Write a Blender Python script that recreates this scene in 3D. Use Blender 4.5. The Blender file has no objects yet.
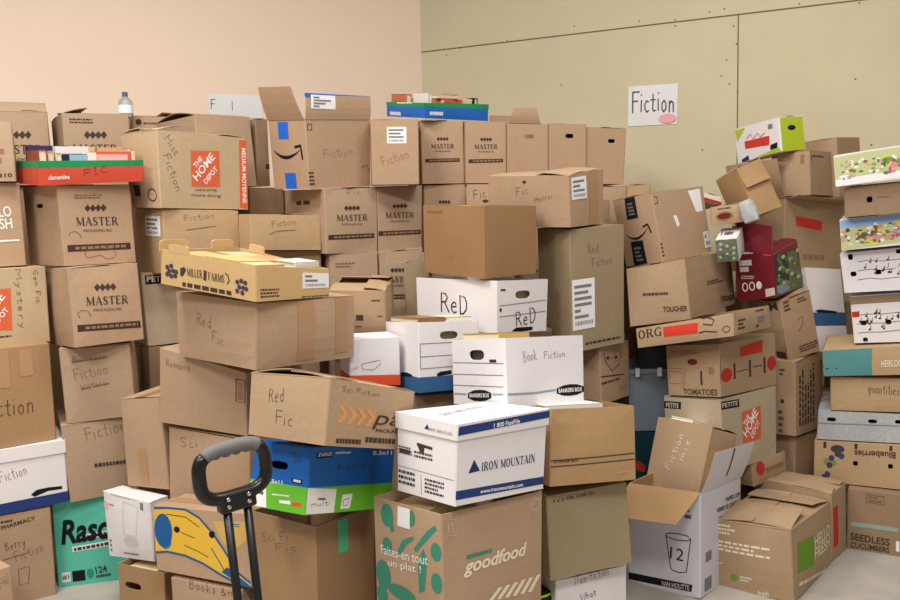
import bpy, math, random
from mathutils import Vector, Matrix, Euler
from mathutils.geometry import tessellate_polygon

POSE = {
'A6': ((-1.8474, 3.2322, -0.0002), 0.5463, (-0.0005, 0.0011), (0.3962, 0.36, 0.358), [[0.0, -0.0, -0.002], [-0.001, 0.0, 0.0], [0.0, -0.0, -0.001], [-0.0, 0.0, -0.0], [0.0, -0.0, 0.0], [0.0, -0.0, -0.0], [0.0, -0.0, -0.0], [0.0, -0.0, -0.0]]),
'A5': ((-1.7716, 3.2449, 0.3634), 0.5523, (0.0093, -0.0135), (0.3959, 0.32, 0.2506), [[0.001, -0.001, -0.001], [0.001, -0.0, 0.001], [0.001, -0.001, -0.0], [0.001, -0.001, 0.0], [0.001, -0.001, 0.002], [0.003, -0.002, -0.001], [0.001, -0.001, 0.001], [0.002, -0.001, 0.0]]),
'A4': ((-1.834, 3.2405, 0.6166), 0.6474, (0.0024, -0.0041), (0.4175, 0.36, 0.38), [[-0.0, 0.0, -0.001], [-0.001, 0.001, -0.0], [-0.0, -0.0, -0.001], [-0.0, 0.0, -0.0], [0.0, -0.0, -0.001], [0.001, -0.0, 0.001], [0.0, -0.0, -0.001], [0.0, -0.0, -0.0]]),
'A3': ((-1.8426, 3.2715, 0.9984), 0.6622, (0.0067, 0.0013), (0.4241, 0.3, 0.2969), [[-0.0, -0.0, -0.002], [-0.001, 0.001, -0.0], [-0.0, -0.0, -0.001], [-0.0, 0.0, -0.0], [0.0, -0.0, -0.001], [0.001, -0.001, 0.001], [0.0, -0.0, -0.001], [0.0, -0.0, -0.0]]),
'A2': ((-1.9293, 3.3446, 1.2999), 0.5559, (0.0081, -0.0054), (0.4023, 0.3585, 0.3232), [[-0.0, -0.0, -0.001], [-0.0, 0.0, 0.0], [-0.0, -0.0, -0.0], [-0.0, 0.0, -0.0], [-0.0, -0.0, -0.001], [0.0, -0.0, 0.0], [-0.0, -0.0, -0.001], [0.0, -0.0, -0.0]]),
'A1': ((-1.9194, 3.3329, 1.6263), 0.4672, (0.004, -0.0061), (0.4008, 0.3603, 0.2281), [[-0.0, 0.0, 0.0], [-0.0, 0.0, 0.0], [-0.0, 0.0, 0.0], [-0.0, 0.0, 0.0], [0.0, -0.0, -0.0], [0.0, -0.0, -0.0], [0.0, -0.0, -0.0], [0.0, -0.0, -0.0]]),
'A7': ((-1.7487, 2.7297, -0.0001), 0.8578, (-0.0004, 0.0001), (0.3412, 0.3, 0.2983), [[-0.0, 0.0, 0.0], [-0.0, 0.0, 0.0], [-0.0, 0.0, 0.0], [-0.0, 0.0, -0.0], [-0.0, 0.0, 0.001], [0.0, -0.0, -0.0], [-0.0, 0.0, 0.0], [-0.0, 0.0, -0.001]]),
'A0': ((-2.0505, 3.9661, 1.6399), 0.4461, (-0.0011, 0.0024), (0.36, 0.36, 0.3299), [[-0.0, 0.0, -0.0], [-0.0, 0.0, -0.0], [-0.0, 0.0, -0.0], [-0.0, 0.0, -0.0], [0.0, -0.0, 0.0], [0.0, -0.0, 0.0], [0.0, -0.0, 0.0], [0.0, -0.0, 0.0]]),
'A0b': ((-1.6813, 4.0371, 1.6268), 0.5543, (0.0077, -0.0131), (0.2866, 0.362, 0.33), [[0.0, -0.0, -0.0], [-0.0, 0.0, 0.0], [-0.0, 0.0, -0.0], [-0.0, 0.0, 0.0], [0.0, -0.0, -0.001], [-0.0, 0.0, 0.001], [-0.0, 0.0, -0.0], [-0.0, 0.0, 0.0]]),
'A0c': ((-1.4782, 4.3627, 1.6459), 0.506, (0.0036, -0.0089), (0.2913, 0.36, 0.33), [[0.0, -0.0, -0.0], [-0.0, 0.0, 0.0], [0.0, -0.0, -0.0], [-0.0, 0.0, 0.0], [0.0, -0.0, -0.001], [-0.0, 0.0, 0.001], [0.0, -0.0, -0.0], [-0.0, 0.0, 0.0]]),
'A0d': ((-1.1577, 4.1184, 1.6104), 0.8362, (0.0064, -0.0386), (0.3032, 0.3511, 0.3336), [[0.001, -0.001, 0.0], [0.003, -0.003, 0.001], [0.001, -0.001, 0.0], [0.001, -0.001, 0.0], [-0.0, 0.0, 0.0], [-0.002, 0.003, -0.001], [0.0, -0.0, 0.0], [-0.001, 0.001, -0.0]]),
'RAS': ((-1.4819, 3.4631, 0.0002), 0.2743, (0.0003, -0.0007), (0.36, 0.36, 0.36), [[0.001, -0.0, -0.0], [0.0, 0.0, 0.001], [0.0, -0.0, 0.0], [0.0, -0.0, 0.0], [-0.001, 0.0, 0.001], [-0.0, -0.0, -0.001], [-0.0, 0.0, 0.0], [-0.0, -0.0, -0.0]]),
'M4': ((-1.4538, 3.4418, 0.3669), 0.4877, (0.0152, -0.0288), (0.33, 0.34, 0.3118), [[0.001, -0.0, -0.0], [-0.001, 0.0, -0.0], [-0.001, 0.0, -0.0], [-0.001, 0.0, -0.0], [-0.004, 0.002, -0.001], [-0.002, 0.001, 0.0], [-0.002, 0.001, -0.0], [-0.002, 0.001, -0.0]]),
'M3': ((-1.4489, 3.4326, 0.6807), 0.3094, (0.0143, -0.026), (0.2606, 0.34, 0.2971), [[0.001, -0.0, -0.001], [-0.001, 0.0, 0.001], [0.0, -0.0, -0.0], [-0.0, 0.0, 0.0], [0.001, -0.0, 0.001], [-0.0, 0.0, -0.001], [0.0, -0.0, 0.0], [-0.0, 0.0, -0.0]]),
'M2': ((-1.4285, 3.3551, 0.9839), 0.7109, (-0.0145, -0.03), (0.2669, 0.3051, 0.3079), [[0.001, -0.001, 0.002], [-0.0, 0.0, 0.001], [-0.003, 0.002, -0.004], [-0.001, 0.001, -0.001], [-0.001, 0.001, -0.002], [-0.001, 0.001, 0.0], [0.003, -0.003, 0.001], [0.001, -0.0, 0.0]]),
'M1': ((-1.5034, 3.4397, 1.2979), 0.8284, (0.0177, -0.0087), (0.2916, 0.3327, 0.3141), [[0.002, -0.001, 0.002], [0.001, -0.001, -0.003], [0.001, -0.001, 0.001], [0.0, -0.001, -0.001], [-0.001, 0.001, -0.001], [-0.001, 0.001, -0.001], [0.0, 0.0, 0.002], [-0.0, 0.0, 0.0]]),
'RT': ((-1.47, 3.4, 1.6222), 0.7232, (0.0642, 0.0153), (0.3931, 0.3042, 0.0876), [[-0.003, 0.002, -0.005], [-0.002, 0.002, 0.003], [-0.003, 0.003, 0.001], [-0.001, 0.001, 0.002], [0.002, -0.002, -0.001], [0.002, -0.002, -0.0], [0.003, -0.002, 0.001], [0.001, -0.001, 0.001]]),
'P2': ((-1.23, 3.7333, 0.7105), 0.6159, (-0.0305, -0.0053), (0.34, 0.2816, 0.2098), [[-0.001, 0.001, 0.001], [-0.0, 0.0, 0.0], [-0.0, 0.0, -0.001], [-0.0, 0.0, -0.0], [0.001, -0.001, 0.002], [0.0, -0.0, 0.0], [0.0, -0.0, -0.003], [0.0, -0.0, -0.001]]),
'PET': ((-1.2362, 3.7763, 0.9259), 0.5641, (-0.0268, -0.0263), (0.3552, 0.3401, 0.3108), [[0.003, -0.002, 0.0], [0.001, -0.001, 0.001], [0.001, -0.001, 0.001], [0.001, -0.0, 0.001], [-0.003, 0.002, 0.002], [-0.001, 0.001, 0.001], [-0.001, 0.001, 0.001], [-0.0, 0.0, 0.001]]),
'K1': ((-1.1419, 3.6823, 1.2461), 0.7176, (-0.0055, 0.0103), (0.3392, 0.2955, 0.2634), [[0.001, -0.001, -0.004], [0.001, -0.001, -0.006], [0.002, -0.003, -0.007], [0.001, -0.001, -0.004], [-0.0, 0.0, -0.001], [0.0, -0.001, -0.01], [-0.002, 0.003, 0.011], [-0.0, 0.0, -0.001]]),
'HD': ((-1.1231, 3.6852, 1.5118), 0.9294, (-0.0148, -0.0022), (0.4576, 0.2328, 0.3151), [[-0.0, 0.0, -0.002], [-0.002, 0.002, -0.008], [0.012, -0.014, 0.008], [0.003, -0.003, 0.0], [-0.0, 0.0, 0.0], [0.001, -0.002, -0.004], [-0.01, 0.014, 0.002], [-0.002, 0.003, -0.0]]),
'K3': ((-0.8027, 3.8705, 1.0131), 0.4841, (-0.0068, 0.0428), (0.321, 0.3051, 0.3), [[0.0, 0.0, 0.002], [0.0, 0.0, 0.002], [0.0, 0.0, 0.002], [0.0, 0.0, 0.002], [0.0, 0.0, 0.003], [0.0, 0.0, 0.003], [0.0, 0.0, 0.002], [0.0, 0.0, 0.002]]),
'K2': ((-0.8124, 3.8275, 1.3208), 0.6085, (-0.0117, 0.0267), (0.3329, 0.3707, 0.1581), [[0.001, -0.001, 0.003], [-0.0, 0.0, -0.002], [0.0, -0.0, 0.001], [0.0, -0.0, -0.0], [-0.002, 0.001, -0.001], [0.001, -0.001, 0.001], [-0.001, 0.0, -0.0], [0.0, -0.0, 0.0]]),
'V1': ((-1.0432, 4.2884, 1.6223), 0.9001, (0.0026, 0.0067), (0.082, 0.36, 0.3271), [[-0.0, 0.0, 0.0], [-0.0, 0.001, 0.001], [0.0, 0.0, 0.0], [-0.0, 0.0, 0.001], [0.002, -0.002, -0.003], [-0.001, 0.002, 0.003], [0.0, -0.001, -0.001], [-0.0, 0.0, 0.001]]),
'V2': ((-0.9489, 4.145, 1.2783), 0.6309, (-0.0054, 0.0072), (0.1747, 0.3, 0.33), [[0.0, -0.0, 0.0], [-0.0, 0.0, -0.0], [0.0, -0.0, 0.0], [-0.0, 0.0, -0.0], [0.0, -0.0, 0.001], [-0.0, 0.0, -0.001], [0.0, -0.0, 0.0], [-0.0, 0.0, -0.0]]),
'T': ((-1.1184, 3.2415, 0.4516), -0.3168, (-0.0123, -0.0339), (0.1837, 0.3, 0.3483), [[-0.002, -0.0, 0.005], [0.002, 0.0, -0.004], [-0.0, -0.0, 0.001], [0.001, 0.0, -0.001], [0.002, 0.0, -0.005], [-0.002, -0.0, 0.005], [0.0, 0.0, -0.001], [-0.0, -0.0, 0.001]]),
'HB': ((-1.1453, 3.0087, 0.0004), 1.164, (-0.0016, 0.0084), (0.1022, 0.2177, 0.1874), [[0.0, -0.001, 0.0], [-0.001, 0.002, -0.003], [0.0, -0.0, 0.002], [-0.0, 0.001, -0.001], [0.002, -0.004, 0.002], [-0.003, 0.005, -0.01], [0.001, -0.001, 0.006], [-0.001, 0.002, -0.001]]),
'W1': ((-1.2089, 3.0892, 0.1969), 1.1644, (0.0513, 0.0159), (0.0938, 0.2249, 0.2407), [[0.001, -0.0, 0.008], [0.0, -0.001, -0.001], [0.0, -0.004, -0.007], [0.0, -0.001, -0.003], [-0.001, 0.002, -0.002], [-0.001, -0.002, -0.009], [-0.0, 0.004, 0.011], [-0.0, 0.0, -0.0]]),
'BB': ((-0.8196, 2.8447, 0.0), 1.1494, (0.0002, 0.0001), (0.2, 0.3065, 0.2182), [[-0.0, -0.0, -0.0], [-0.0, -0.0, -0.0], [0.0, -0.0, -0.0], [0.0, -0.0, -0.0], [-0.0, -0.0, -0.0], [-0.0, -0.0, -0.0], [0.0, -0.0, 0.0], [0.0, -0.0, -0.0]]),
'BAN': ((-0.8388, 2.8354, 0.2301), 1.1528, (-0.067, 0.0064), (0.1604, 0.4159, 0.2372), [[-0.001, 0.002, -0.004], [-0.0, 0.0, -0.001], [0.001, -0.001, 0.004], [0.0, -0.0, 0.001], [0.001, -0.002, 0.005], [0.0, -0.001, 0.001], [-0.001, 0.001, -0.005], [-0.0, 0.0, -0.001]]),
'T2': ((-0.8175, 3.1646, 0.3245), 1.1039, (0.0008, 0.0385), (0.4, 0.3871, 0.3594), [[-0.0, 0.0, -0.0], [-0.0, 0.0, -0.0], [-0.001, 0.001, 0.0], [-0.0, 0.001, 0.0], [-0.0, -0.0, -0.001], [-0.0, 0.0, -0.0], [0.001, -0.001, 0.001], [0.0, -0.0, 0.0]]),
'RM': ((-0.8432, 3.1476, 0.7119), 1.1718, (0.0835, 0.0919), (0.36, 0.3888, 0.2567), [[0.003, -0.003, 0.01], [0.001, -0.001, 0.002], [-0.001, -0.002, -0.012], [-0.0, -0.001, -0.002], [-0.004, 0.003, -0.013], [-0.001, 0.001, -0.003], [0.002, 0.003, 0.016], [0.0, 0.001, 0.004]]),
'N': ((-0.4767, 2.6942, -0.0019), 0.9193, (-0.0106, 0.0043), (0.2655, 0.3027, 0.5004), [[-0.003, 0.003, 0.001], [-0.001, 0.001, -0.001], [-0.001, 0.002, -0.001], [-0.001, 0.001, -0.002], [0.001, -0.001, 0.006], [0.001, -0.001, -0.004], [-0.001, 0.001, -0.003], [-0.0, 0.0, -0.003]]),
'BLU': ((-0.4247, 2.585, 0.5439), 0.8919, (-0.1997, 0.0926), (0.3733, 0.2593, 0.2001), [[-0.001, 0.001, 0.003], [0.0, 0.0, -0.002], [0.0, 0.0, -0.003], [0.0, -0.0, -0.002], [0.001, -0.001, 0.0], [0.001, -0.001, -0.001], [0.001, -0.001, -0.001], [0.0, -0.0, -0.001]]),
'PB': ((-0.3783, 2.5001, 0.7724), 0.923, (-0.2434, 0.1265), (0.3848, 0.324, 0.1846), [[0.002, -0.002, -0.002], [0.001, -0.001, -0.002], [0.004, -0.006, 0.002], [0.002, -0.002, -0.0], [-0.002, 0.002, 0.002], [0.0, 0.001, -0.005], [-0.005, 0.006, 0.002], [-0.001, 0.002, -0.001]]),
'BR': ((-0.6671, 2.9929, 0.9667), 0.8738, (0.0043, 0.0491), (0.4371, 0.4516, 0.2246), [[-0.0, 0.001, 0.004], [0.001, -0.002, -0.003], [0.003, -0.004, -0.005], [0.001, -0.002, -0.003], [0.001, -0.001, 0.0], [-0.0, 0.0, -0.001], [-0.003, 0.004, 0.002], [-0.001, 0.001, -0.0]]),
'MIL': ((-0.7113, 2.9073, 1.2141), 0.9994, (0.0266, 0.1261), (0.3571, 0.4567, 0.1122), [[0.003, -0.005, 0.001], [0.002, -0.003, 0.002], [0.001, -0.002, -0.005], [0.001, -0.002, 0.001], [-0.002, 0.004, 0.004], [-0.004, 0.003, -0.014], [-0.002, 0.003, 0.002], [0.002, -0.001, 0.007]]),
'M7': ((-0.4955, 3.9729, 0.9646), 0.3752, (0.0008, -0.0005), (0.225, 0.36, 0.33), [[0.0, -0.0, -0.0], [-0.0, -0.0, -0.0], [0.0, -0.0, -0.0], [0.0, -0.0, -0.0], [0.0, -0.0, -0.0], [-0.0, 0.0, -0.0], [0.0, -0.0, -0.0], [-0.0, -0.0, -0.0]]),
'M5': ((-0.5646, 4.0019, 1.3025), 0.6086, (0.0118, 0.0161), (0.2663, 0.4505, 0.2891), [[-0.001, 0.0, -0.003], [-0.002, 0.001, -0.004], [-0.001, 0.0, -0.001], [-0.001, 0.0, -0.001], [-0.001, -0.0, -0.004], [0.002, -0.001, 0.004], [-0.001, 0.001, 0.0], [0.0, -0.0, 0.001]]),
'M8': ((-0.2804, 4.0492, 0.9678), 0.3915, (0.0019, -0.0183), (0.2123, 0.3599, 0.33), [[0.0, -0.0, -0.0], [-0.0, 0.0, 0.001], [0.0, 0.0, 0.0], [-0.0, 0.0, 0.001], [0.0, -0.0, -0.002], [-0.0, 0.0, 0.003], [0.0, -0.0, -0.0], [-0.0, 0.0, 0.001]]),
'M6': ((-0.3251, 4.116, 1.3051), 0.6085, (0.0346, 0.0058), (0.2437, 0.36, 0.2976), [[-0.002, 0.001, -0.005], [-0.004, 0.003, 0.003], [-0.001, 0.0, -0.002], [-0.001, 0.001, 0.001], [0.001, -0.001, -0.003], [0.004, -0.003, 0.002], [0.001, -0.001, -0.001], [0.001, -0.001, 0.0]]),
'AZ': ((-0.5786, 3.9354, 1.6), 0.7653, (0.059, 0.0029), (0.354, 0.2895, 0.307), [[0.002, -0.002, -0.002], [-0.003, 0.003, -0.001], [0.004, -0.005, -0.003], [0.0, -0.0, -0.0], [-0.003, 0.001, -0.006], [0.003, -0.003, -0.0], [-0.003, 0.005, 0.007], [0.0, 0.0, 0.002]]),
'C1': ((-0.2483, 4.022, 1.6038), 0.1023, (0.0262, 0.0111), (0.2161, 0.3593, 0.2938), [[-0.0, 0.0, 0.001], [-0.001, 0.0, 0.001], [-0.0, 0.0, 0.0], [-0.0, 0.0, 0.001], [0.0, 0.0, 0.0], [0.0, -0.0, -0.001], [-0.0, 0.0, 0.0], [0.0, -0.0, -0.0]]),
'MB3': ((-0.0239, 4.2384, 1.2709), 0.0789, (-0.005, 0.0008), (0.2037, 0.3596, 0.3299), [[0.0, 0.0, 0.0], [-0.0, 0.0, 0.0], [0.0, 0.0, 0.0], [-0.0, 0.0, 0.0], [0.0, -0.0, 0.0], [-0.0, 0.0, 0.0], [0.0, 0.0, 0.0], [-0.0, 0.0, 0.0]]),
'MB4': ((0.1968, 4.184, 1.2654), -0.0525, (-0.0019, 0.0146), (0.1957, 0.36, 0.3302), [[0.0, 0.0, 0.001], [-0.0, 0.0, 0.0], [0.0, 0.0, 0.001], [-0.0, 0.0, 0.0], [0.001, 0.0, 0.002], [-0.0, -0.0, -0.0], [0.0, 0.0, 0.001], [-0.0, 0.0, 0.0]]),
'MB1': ((-0.0547, 4.228, 1.6043), 0.2286, (-0.0101, 0.0034), (0.2089, 0.3602, 0.2991), [[0.001, -0.0, -0.0], [-0.0, 0.0, 0.001], [0.0, -0.0, 0.0], [-0.0, 0.0, 0.0], [-0.001, 0.0, 0.001], [0.0, -0.0, -0.002], [-0.0, 0.0, 0.0], [0.0, -0.0, -0.0]]),
'MB2': ((0.1587, 4.2466, 1.601), 0.1872, (-0.0122, 0.0168), (0.2015, 0.3615, 0.2944), [[-0.0, 0.0, 0.001], [-0.0, 0.0, 0.001], [-0.0, 0.0, 0.0], [-0.0, 0.0, 0.001], [0.0, 0.0, 0.0], [0.0, -0.0, -0.001], [0.0, 0.0, 0.0], [0.0, -0.0, -0.0]]),
'E1': ((0.3628, 4.2676, 1.5927), 0.1872, (-0.0018, 0.0143), (0.2042, 0.36, 0.2968), [[0.0, -0.0, -0.0], [0.0, -0.0, -0.001], [0.0, -0.0, -0.0], [0.0, -0.0, -0.001], [-0.0, 0.0, 0.001], [0.0, -0.0, -0.002], [0.0, -0.0, -0.0], [0.0, -0.0, -0.001]]),
'E2': ((0.5585, 4.2862, 1.5714), 0.1872, (-0.0033, 0.0132), (0.1867, 0.36, 0.3097), [[-0.0, 0.0, 0.0], [0.0, -0.0, -0.001], [-0.0, 0.0, -0.0], [-0.0, -0.0, -0.0], [-0.0, 0.0, 0.001], [0.0, -0.0, -0.002], [-0.0, 0.0, 0.0], [0.0, -0.0, -0.001]]),
'E3': ((0.7483, 4.3366, 1.5894), 0.1873, (0.0057, 0.0283), (0.2032, 0.36, 0.2752), [[-0.001, 0.0, 0.0], [-0.003, 0.001, 0.001], [-0.001, 0.0, 0.0], [-0.001, 0.0, 0.0], [0.0, -0.0, -0.0], [0.003, -0.001, -0.001], [-0.0, -0.0, -0.0], [0.001, -0.0, -0.0]]),
'G1': ((0.7309, 4.1296, 1.2698), 0.1361, (-0.0074, 0.006), (0.1807, 0.36, 0.2998), [[0.0, 0.0, 0.001], [0.0, -0.0, 0.0], [0.0, 0.0, 0.0], [0.0, -0.0, 0.0], [0.001, 0.0, 0.001], [-0.0, -0.0, -0.001], [0.0, 0.0, 0.001], [0.0, -0.0, 0.0]]),
'G2': ((0.8863, 4.1259, 1.2744), 0.1361, (-0.0018, -0.0014), (0.1204, 0.3, 0.3005), [[0.0, -0.0, -0.0], [-0.0, 0.0, 0.0], [-0.0, -0.0, -0.0], [-0.0, 0.0, 0.0], [0.001, -0.0, -0.001], [-0.001, 0.0, 0.001], [0.0, -0.0, -0.0], [-0.0, 0.0, 0.0]]),
'G3': ((0.5698, 3.9318, 1.1824), 0.6086, (0.0021, 0.0134), (0.1632, 0.36, 0.3264), [[0.0, -0.0, 0.0], [0.0, -0.0, -0.001], [0.0, -0.0, 0.0], [0.0, -0.0, -0.0], [0.001, -0.0, 0.002], [0.0, -0.0, -0.002], [0.0, -0.0, 0.0], [0.0, -0.0, -0.001]]),
'H1': ((0.612, 3.7132, 0.6275), 0.7885, (0.008, -0.0123), (0.2216, 0.3, 0.2513), [[0.0, -0.0, -0.001], [0.0, 0.0, 0.001], [-0.0, 0.0, -0.0], [-0.0, 0.0, 0.0], [-0.001, 0.001, -0.0], [0.0, -0.0, 0.0], [-0.0, 0.0, 0.0], [-0.0, 0.0, 0.0]]),
'F2': ((0.5739, 3.5982, 0.8846), 0.5076, (0.0424, -0.0184), (0.2852, 0.2281, 0.5089), [[-0.001, -0.0, -0.005], [-0.003, 0.002, 0.003], [-0.001, 0.0, -0.002], [-0.001, 0.001, 0.0], [-0.0, 0.0, -0.001], [0.002, -0.001, 0.002], [-0.0, -0.0, -0.001], [0.0, -0.0, 0.0]]),
'F1': ((0.4247, 3.6042, 1.4027), 0.8855, (0.0769, -0.0222), (0.2792, 0.4007, 0.2177), [[0.002, -0.001, 0.006], [-0.002, 0.001, -0.005], [0.0, -0.0, 0.002], [-0.0, 0.0, -0.001], [-0.002, 0.0, -0.005], [0.002, -0.001, 0.006], [-0.0, 0.0, 0.0], [0.0, -0.0, 0.002]]),
'W2': ((0.1276, 3.46, 0.9823), 0.7751, (-0.0429, 0.0325), (0.3105, 0.4554, 0.2071), [[0.001, -0.001, 0.004], [-0.001, 0.001, -0.005], [0.003, -0.003, 0.001], [0.0, -0.001, -0.001], [-0.001, 0.0, -0.001], [0.002, -0.002, 0.0], [-0.003, 0.003, -0.0], [-0.0, 0.0, -0.0]]),
'F3': ((0.126, 3.4386, 1.2125), 0.7158, (0.0219, 0.0201), (0.2934, 0.3643, 0.2776), [[0.001, -0.001, -0.001], [0.001, -0.0, 0.003], [0.002, -0.001, 0.003], [0.001, -0.0, 0.002], [-0.001, 0.001, 0.0], [-0.001, 0.0, -0.002], [-0.001, 0.002, 0.003], [-0.001, 0.001, 0.001]]),
'W3': ((-0.074, 3.1891, 0.7984), 0.4673, (-0.0679, 0.005), (0.2539, 0.3044, 0.2527), [[-0.002, 0.001, -0.0], [-0.001, 0.0, 0.0], [-0.0, 0.0, 0.001], [-0.0, 0.0, -0.0], [0.002, -0.001, 0.005], [0.0, -0.0, -0.001], [-0.001, 0.0, -0.005], [-0.0, 0.0, -0.002]]),
'W5': ((-0.3115, 3.1433, 0.8284), 0.3296, (-0.008, 0.0178), (0.1911, 0.1722, 0.1779), [[-0.0, 0.001, 0.009], [0.001, -0.0, -0.003], [0.0, 0.0, 0.004], [0.0, -0.0, 0.0], [-0.0, -0.0, -0.001], [-0.0, 0.0, 0.001], [-0.0, 0.0, 0.001], [-0.0, 0.0, 0.001]]),
'Z1': ((-0.3655, 3.4893, 0.9363), 1.5555, (0.0612, 0.0209), (0.3542, 0.2269, 0.2432), [[0.0, -0.001, 0.0], [0.0, -0.001, 0.001], [0.0, -0.0, 0.001], [0.0, -0.001, 0.002], [-0.001, 0.002, -0.003], [0.0, 0.0, 0.0], [0.0, 0.0, 0.0], [0.001, -0.001, 0.004]]),
'W4': ((0.2349, 2.9086, 0.7881), 0.5853, (-0.1372, -0.0036), (0.3449, 0.3134, 0.2297), [[-0.0, 0.0, 0.002], [-0.002, 0.001, -0.002], [0.0, 0.0, -0.002], [-0.0, 0.0, -0.002], [0.0, -0.0, 0.001], [0.002, -0.001, 0.001], [-0.0, 0.0, -0.003], [0.0, -0.0, -0.001]]),
'GF': ((0.0067, 2.5213, -0.0072), 0.7162, (-0.0265, 0.0086), (0.4114, 0.3199, 0.6023), [[0.003, -0.002, 0.002], [-0.005, 0.004, -0.002], [-0.0, 0.0, -0.002], [-0.002, 0.001, -0.003], [0.0, 0.001, 0.011], [0.003, -0.004, -0.007], [-0.003, 0.002, -0.007], [-0.0, -0.0, -0.006]]),
'IM': ((0.0539, 2.5051, 0.6123), 0.7203, (-0.0827, 0.0391), (0.3863, 0.2776, 0.2403), [[-0.001, 0.001, 0.004], [-0.004, 0.004, -0.002], [0.001, -0.001, -0.001], [-0.0, 0.0, -0.002], [0.002, -0.002, -0.004], [0.003, -0.002, 0.007], [-0.002, 0.002, -0.001], [0.002, -0.001, -0.003]]),
'WB': ((0.3849, 2.8654, 0.0), 0.406, (0.0, 0.0), (0.2804, 0.35, 0.2478), [[-0.0, 0.0, -0.0], [-0.0, 0.0, 0.0], [-0.0, 0.0, -0.0], [-0.0, 0.0, 0.0], [0.0, -0.0, -0.0], [0.0, -0.0, 0.0], [-0.0, 0.0, -0.0], [-0.0, 0.0, 0.0]]),
'CL': ((0.394, 2.7955, 0.2609), 0.3775, (-0.0513, -0.0376), (0.308, 0.2948, 0.2764), [[-0.001, 0.0, -0.001], [0.002, -0.001, 0.001], [-0.0, 0.0, -0.0], [0.0, -0.0, 0.0], [0.001, -0.0, 0.001], [-0.002, 0.001, -0.001], [0.0, -0.0, 0.0], [-0.0, 0.0, -0.0]]),
'BX': ((0.3979, 2.7753, 0.5616), 0.3407, (-0.1334, 0.0177), (0.3107, 0.3219, 0.2418), [[-0.003, 0.001, -0.001], [0.001, -0.0, 0.001], [-0.001, 0.0, -0.0], [-0.0, -0.0, 0.0], [0.003, -0.001, 0.002], [-0.001, 0.0, 0.0], [0.001, -0.0, 0.001], [0.0, -0.0, 0.0]]),
'OP': ((0.9146, 3.2234, -0.0072), 0.858, (-0.0289, 0.0033), (0.3663, 0.2939, 0.4018), [[0.001, -0.0, 0.007], [0.002, -0.003, -0.003], [-0.003, 0.002, -0.014], [0.0, -0.001, -0.008], [0.002, -0.001, 0.011], [0.005, -0.007, -0.012], [-0.001, 0.0, -0.003], [0.002, -0.003, -0.007]]),
'HF': ((1.2662, 3.2, -0.0027), 0.8583, (-0.0131, -0.012), (0.4489, 0.2877, 0.2689), [[0.005, -0.005, 0.005], [0.001, -0.001, 0.004], [-0.003, 0.003, -0.0], [-0.001, 0.001, -0.0], [-0.002, 0.004, 0.013], [-0.0, -0.0, -0.006], [-0.004, 0.004, -0.007], [-0.002, 0.002, -0.004]]),
'HF2': ((1.4767, 3.4667, -0.0026), 0.8195, (-0.0101, -0.0088), (0.1776, 0.3213, 0.2871), [[0.001, -0.001, 0.002], [0.001, -0.002, -0.006], [0.0, -0.0, 0.0], [0.0, -0.001, -0.001], [0.0, 0.0, 0.001], [-0.002, 0.002, 0.004], [0.0, 0.0, 0.001], [-0.0, 0.001, 0.001]]),
'HD2': ((1.1704, 3.5522, 0.3705), 0.6419, (-0.0477, -0.0349), (0.3883, 0.2886, 0.2981), [[-0.002, 0.001, -0.001], [-0.004, 0.003, -0.004], [-0.001, 0.001, -0.004], [-0.002, 0.001, -0.004], [-0.0, 0.0, 0.005], [0.004, -0.003, 0.003], [-0.001, 0.0, -0.008], [0.001, -0.001, -0.003]]),
'TOM': ((1.1779, 3.5646, 0.6739), 0.681, (-0.0713, -0.0503), (0.4252, 0.2599, 0.2177), [[-0.003, 0.003, 0.005], [-0.003, 0.003, -0.004], [-0.001, 0.001, -0.003], [-0.001, 0.001, -0.003], [0.003, -0.003, 0.003], [0.004, -0.003, 0.005], [0.0, -0.001, -0.008], [0.001, -0.001, -0.002]]),
'ORG': ((1.0669, 3.4773, 0.9167), 0.8181, (-0.1416, -0.1375), (0.3417, 0.4372, 0.0853), [[-0.005, 0.005, -0.0], [-0.003, 0.004, -0.001], [-0.002, 0.002, -0.002], [-0.001, 0.002, -0.001], [0.004, -0.005, 0.002], [0.004, -0.004, 0.003], [0.002, -0.002, -0.005], [0.001, -0.001, -0.001]]),
'TG': ((1.0473, 3.6798, 0.9916), 0.9234, (-0.0738, -0.1199), (0.5504, 0.2672, 0.2453), [[-0.003, 0.004, 0.001], [-0.002, 0.003, 0.004], [-0.006, 0.007, -0.008], [-0.002, 0.003, -0.002], [0.003, -0.003, 0.006], [0.003, -0.004, 0.0], [0.005, -0.007, -0.006], [0.002, -0.003, -0.003]]),
'AZ2': ((0.9852, 3.7391, 1.2339), 0.5959, (-0.0542, -0.1501), (0.3295, 0.2259, 0.2985), [[0.002, -0.001, -0.001], [-0.004, 0.002, 0.001], [0.006, -0.004, -0.002], [0.001, -0.0, -0.0], [-0.002, 0.002, 0.0], [0.003, -0.002, -0.004], [-0.005, 0.004, 0.004], [-0.0, 0.0, -0.0]]),
'S3': ((1.5217, 3.7871, 0.1337), 0.6395, (-0.0023, 0.0077), (0.197, 0.25, 0.3), [[0.0, -0.0, -0.0], [0.0, -0.0, -0.0], [0.0, -0.0, -0.0], [0.0, -0.0, -0.0], [0.0, -0.0, 0.0], [0.001, -0.001, -0.001], [0.0, -0.0, -0.0], [0.0, -0.0, -0.0]]),
'S2': ((1.5119, 3.7674, 0.443), 0.739, (-0.0039, -0.0249), (0.2482, 0.253, 0.338), [[-0.0, 0.001, 0.005], [-0.001, 0.0, -0.007], [-0.0, 0.0, -0.0], [-0.0, 0.0, -0.002], [0.001, -0.001, -0.003], [0.002, -0.001, 0.012], [-0.0, -0.0, -0.004], [0.001, -0.0, 0.002]]),
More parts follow.
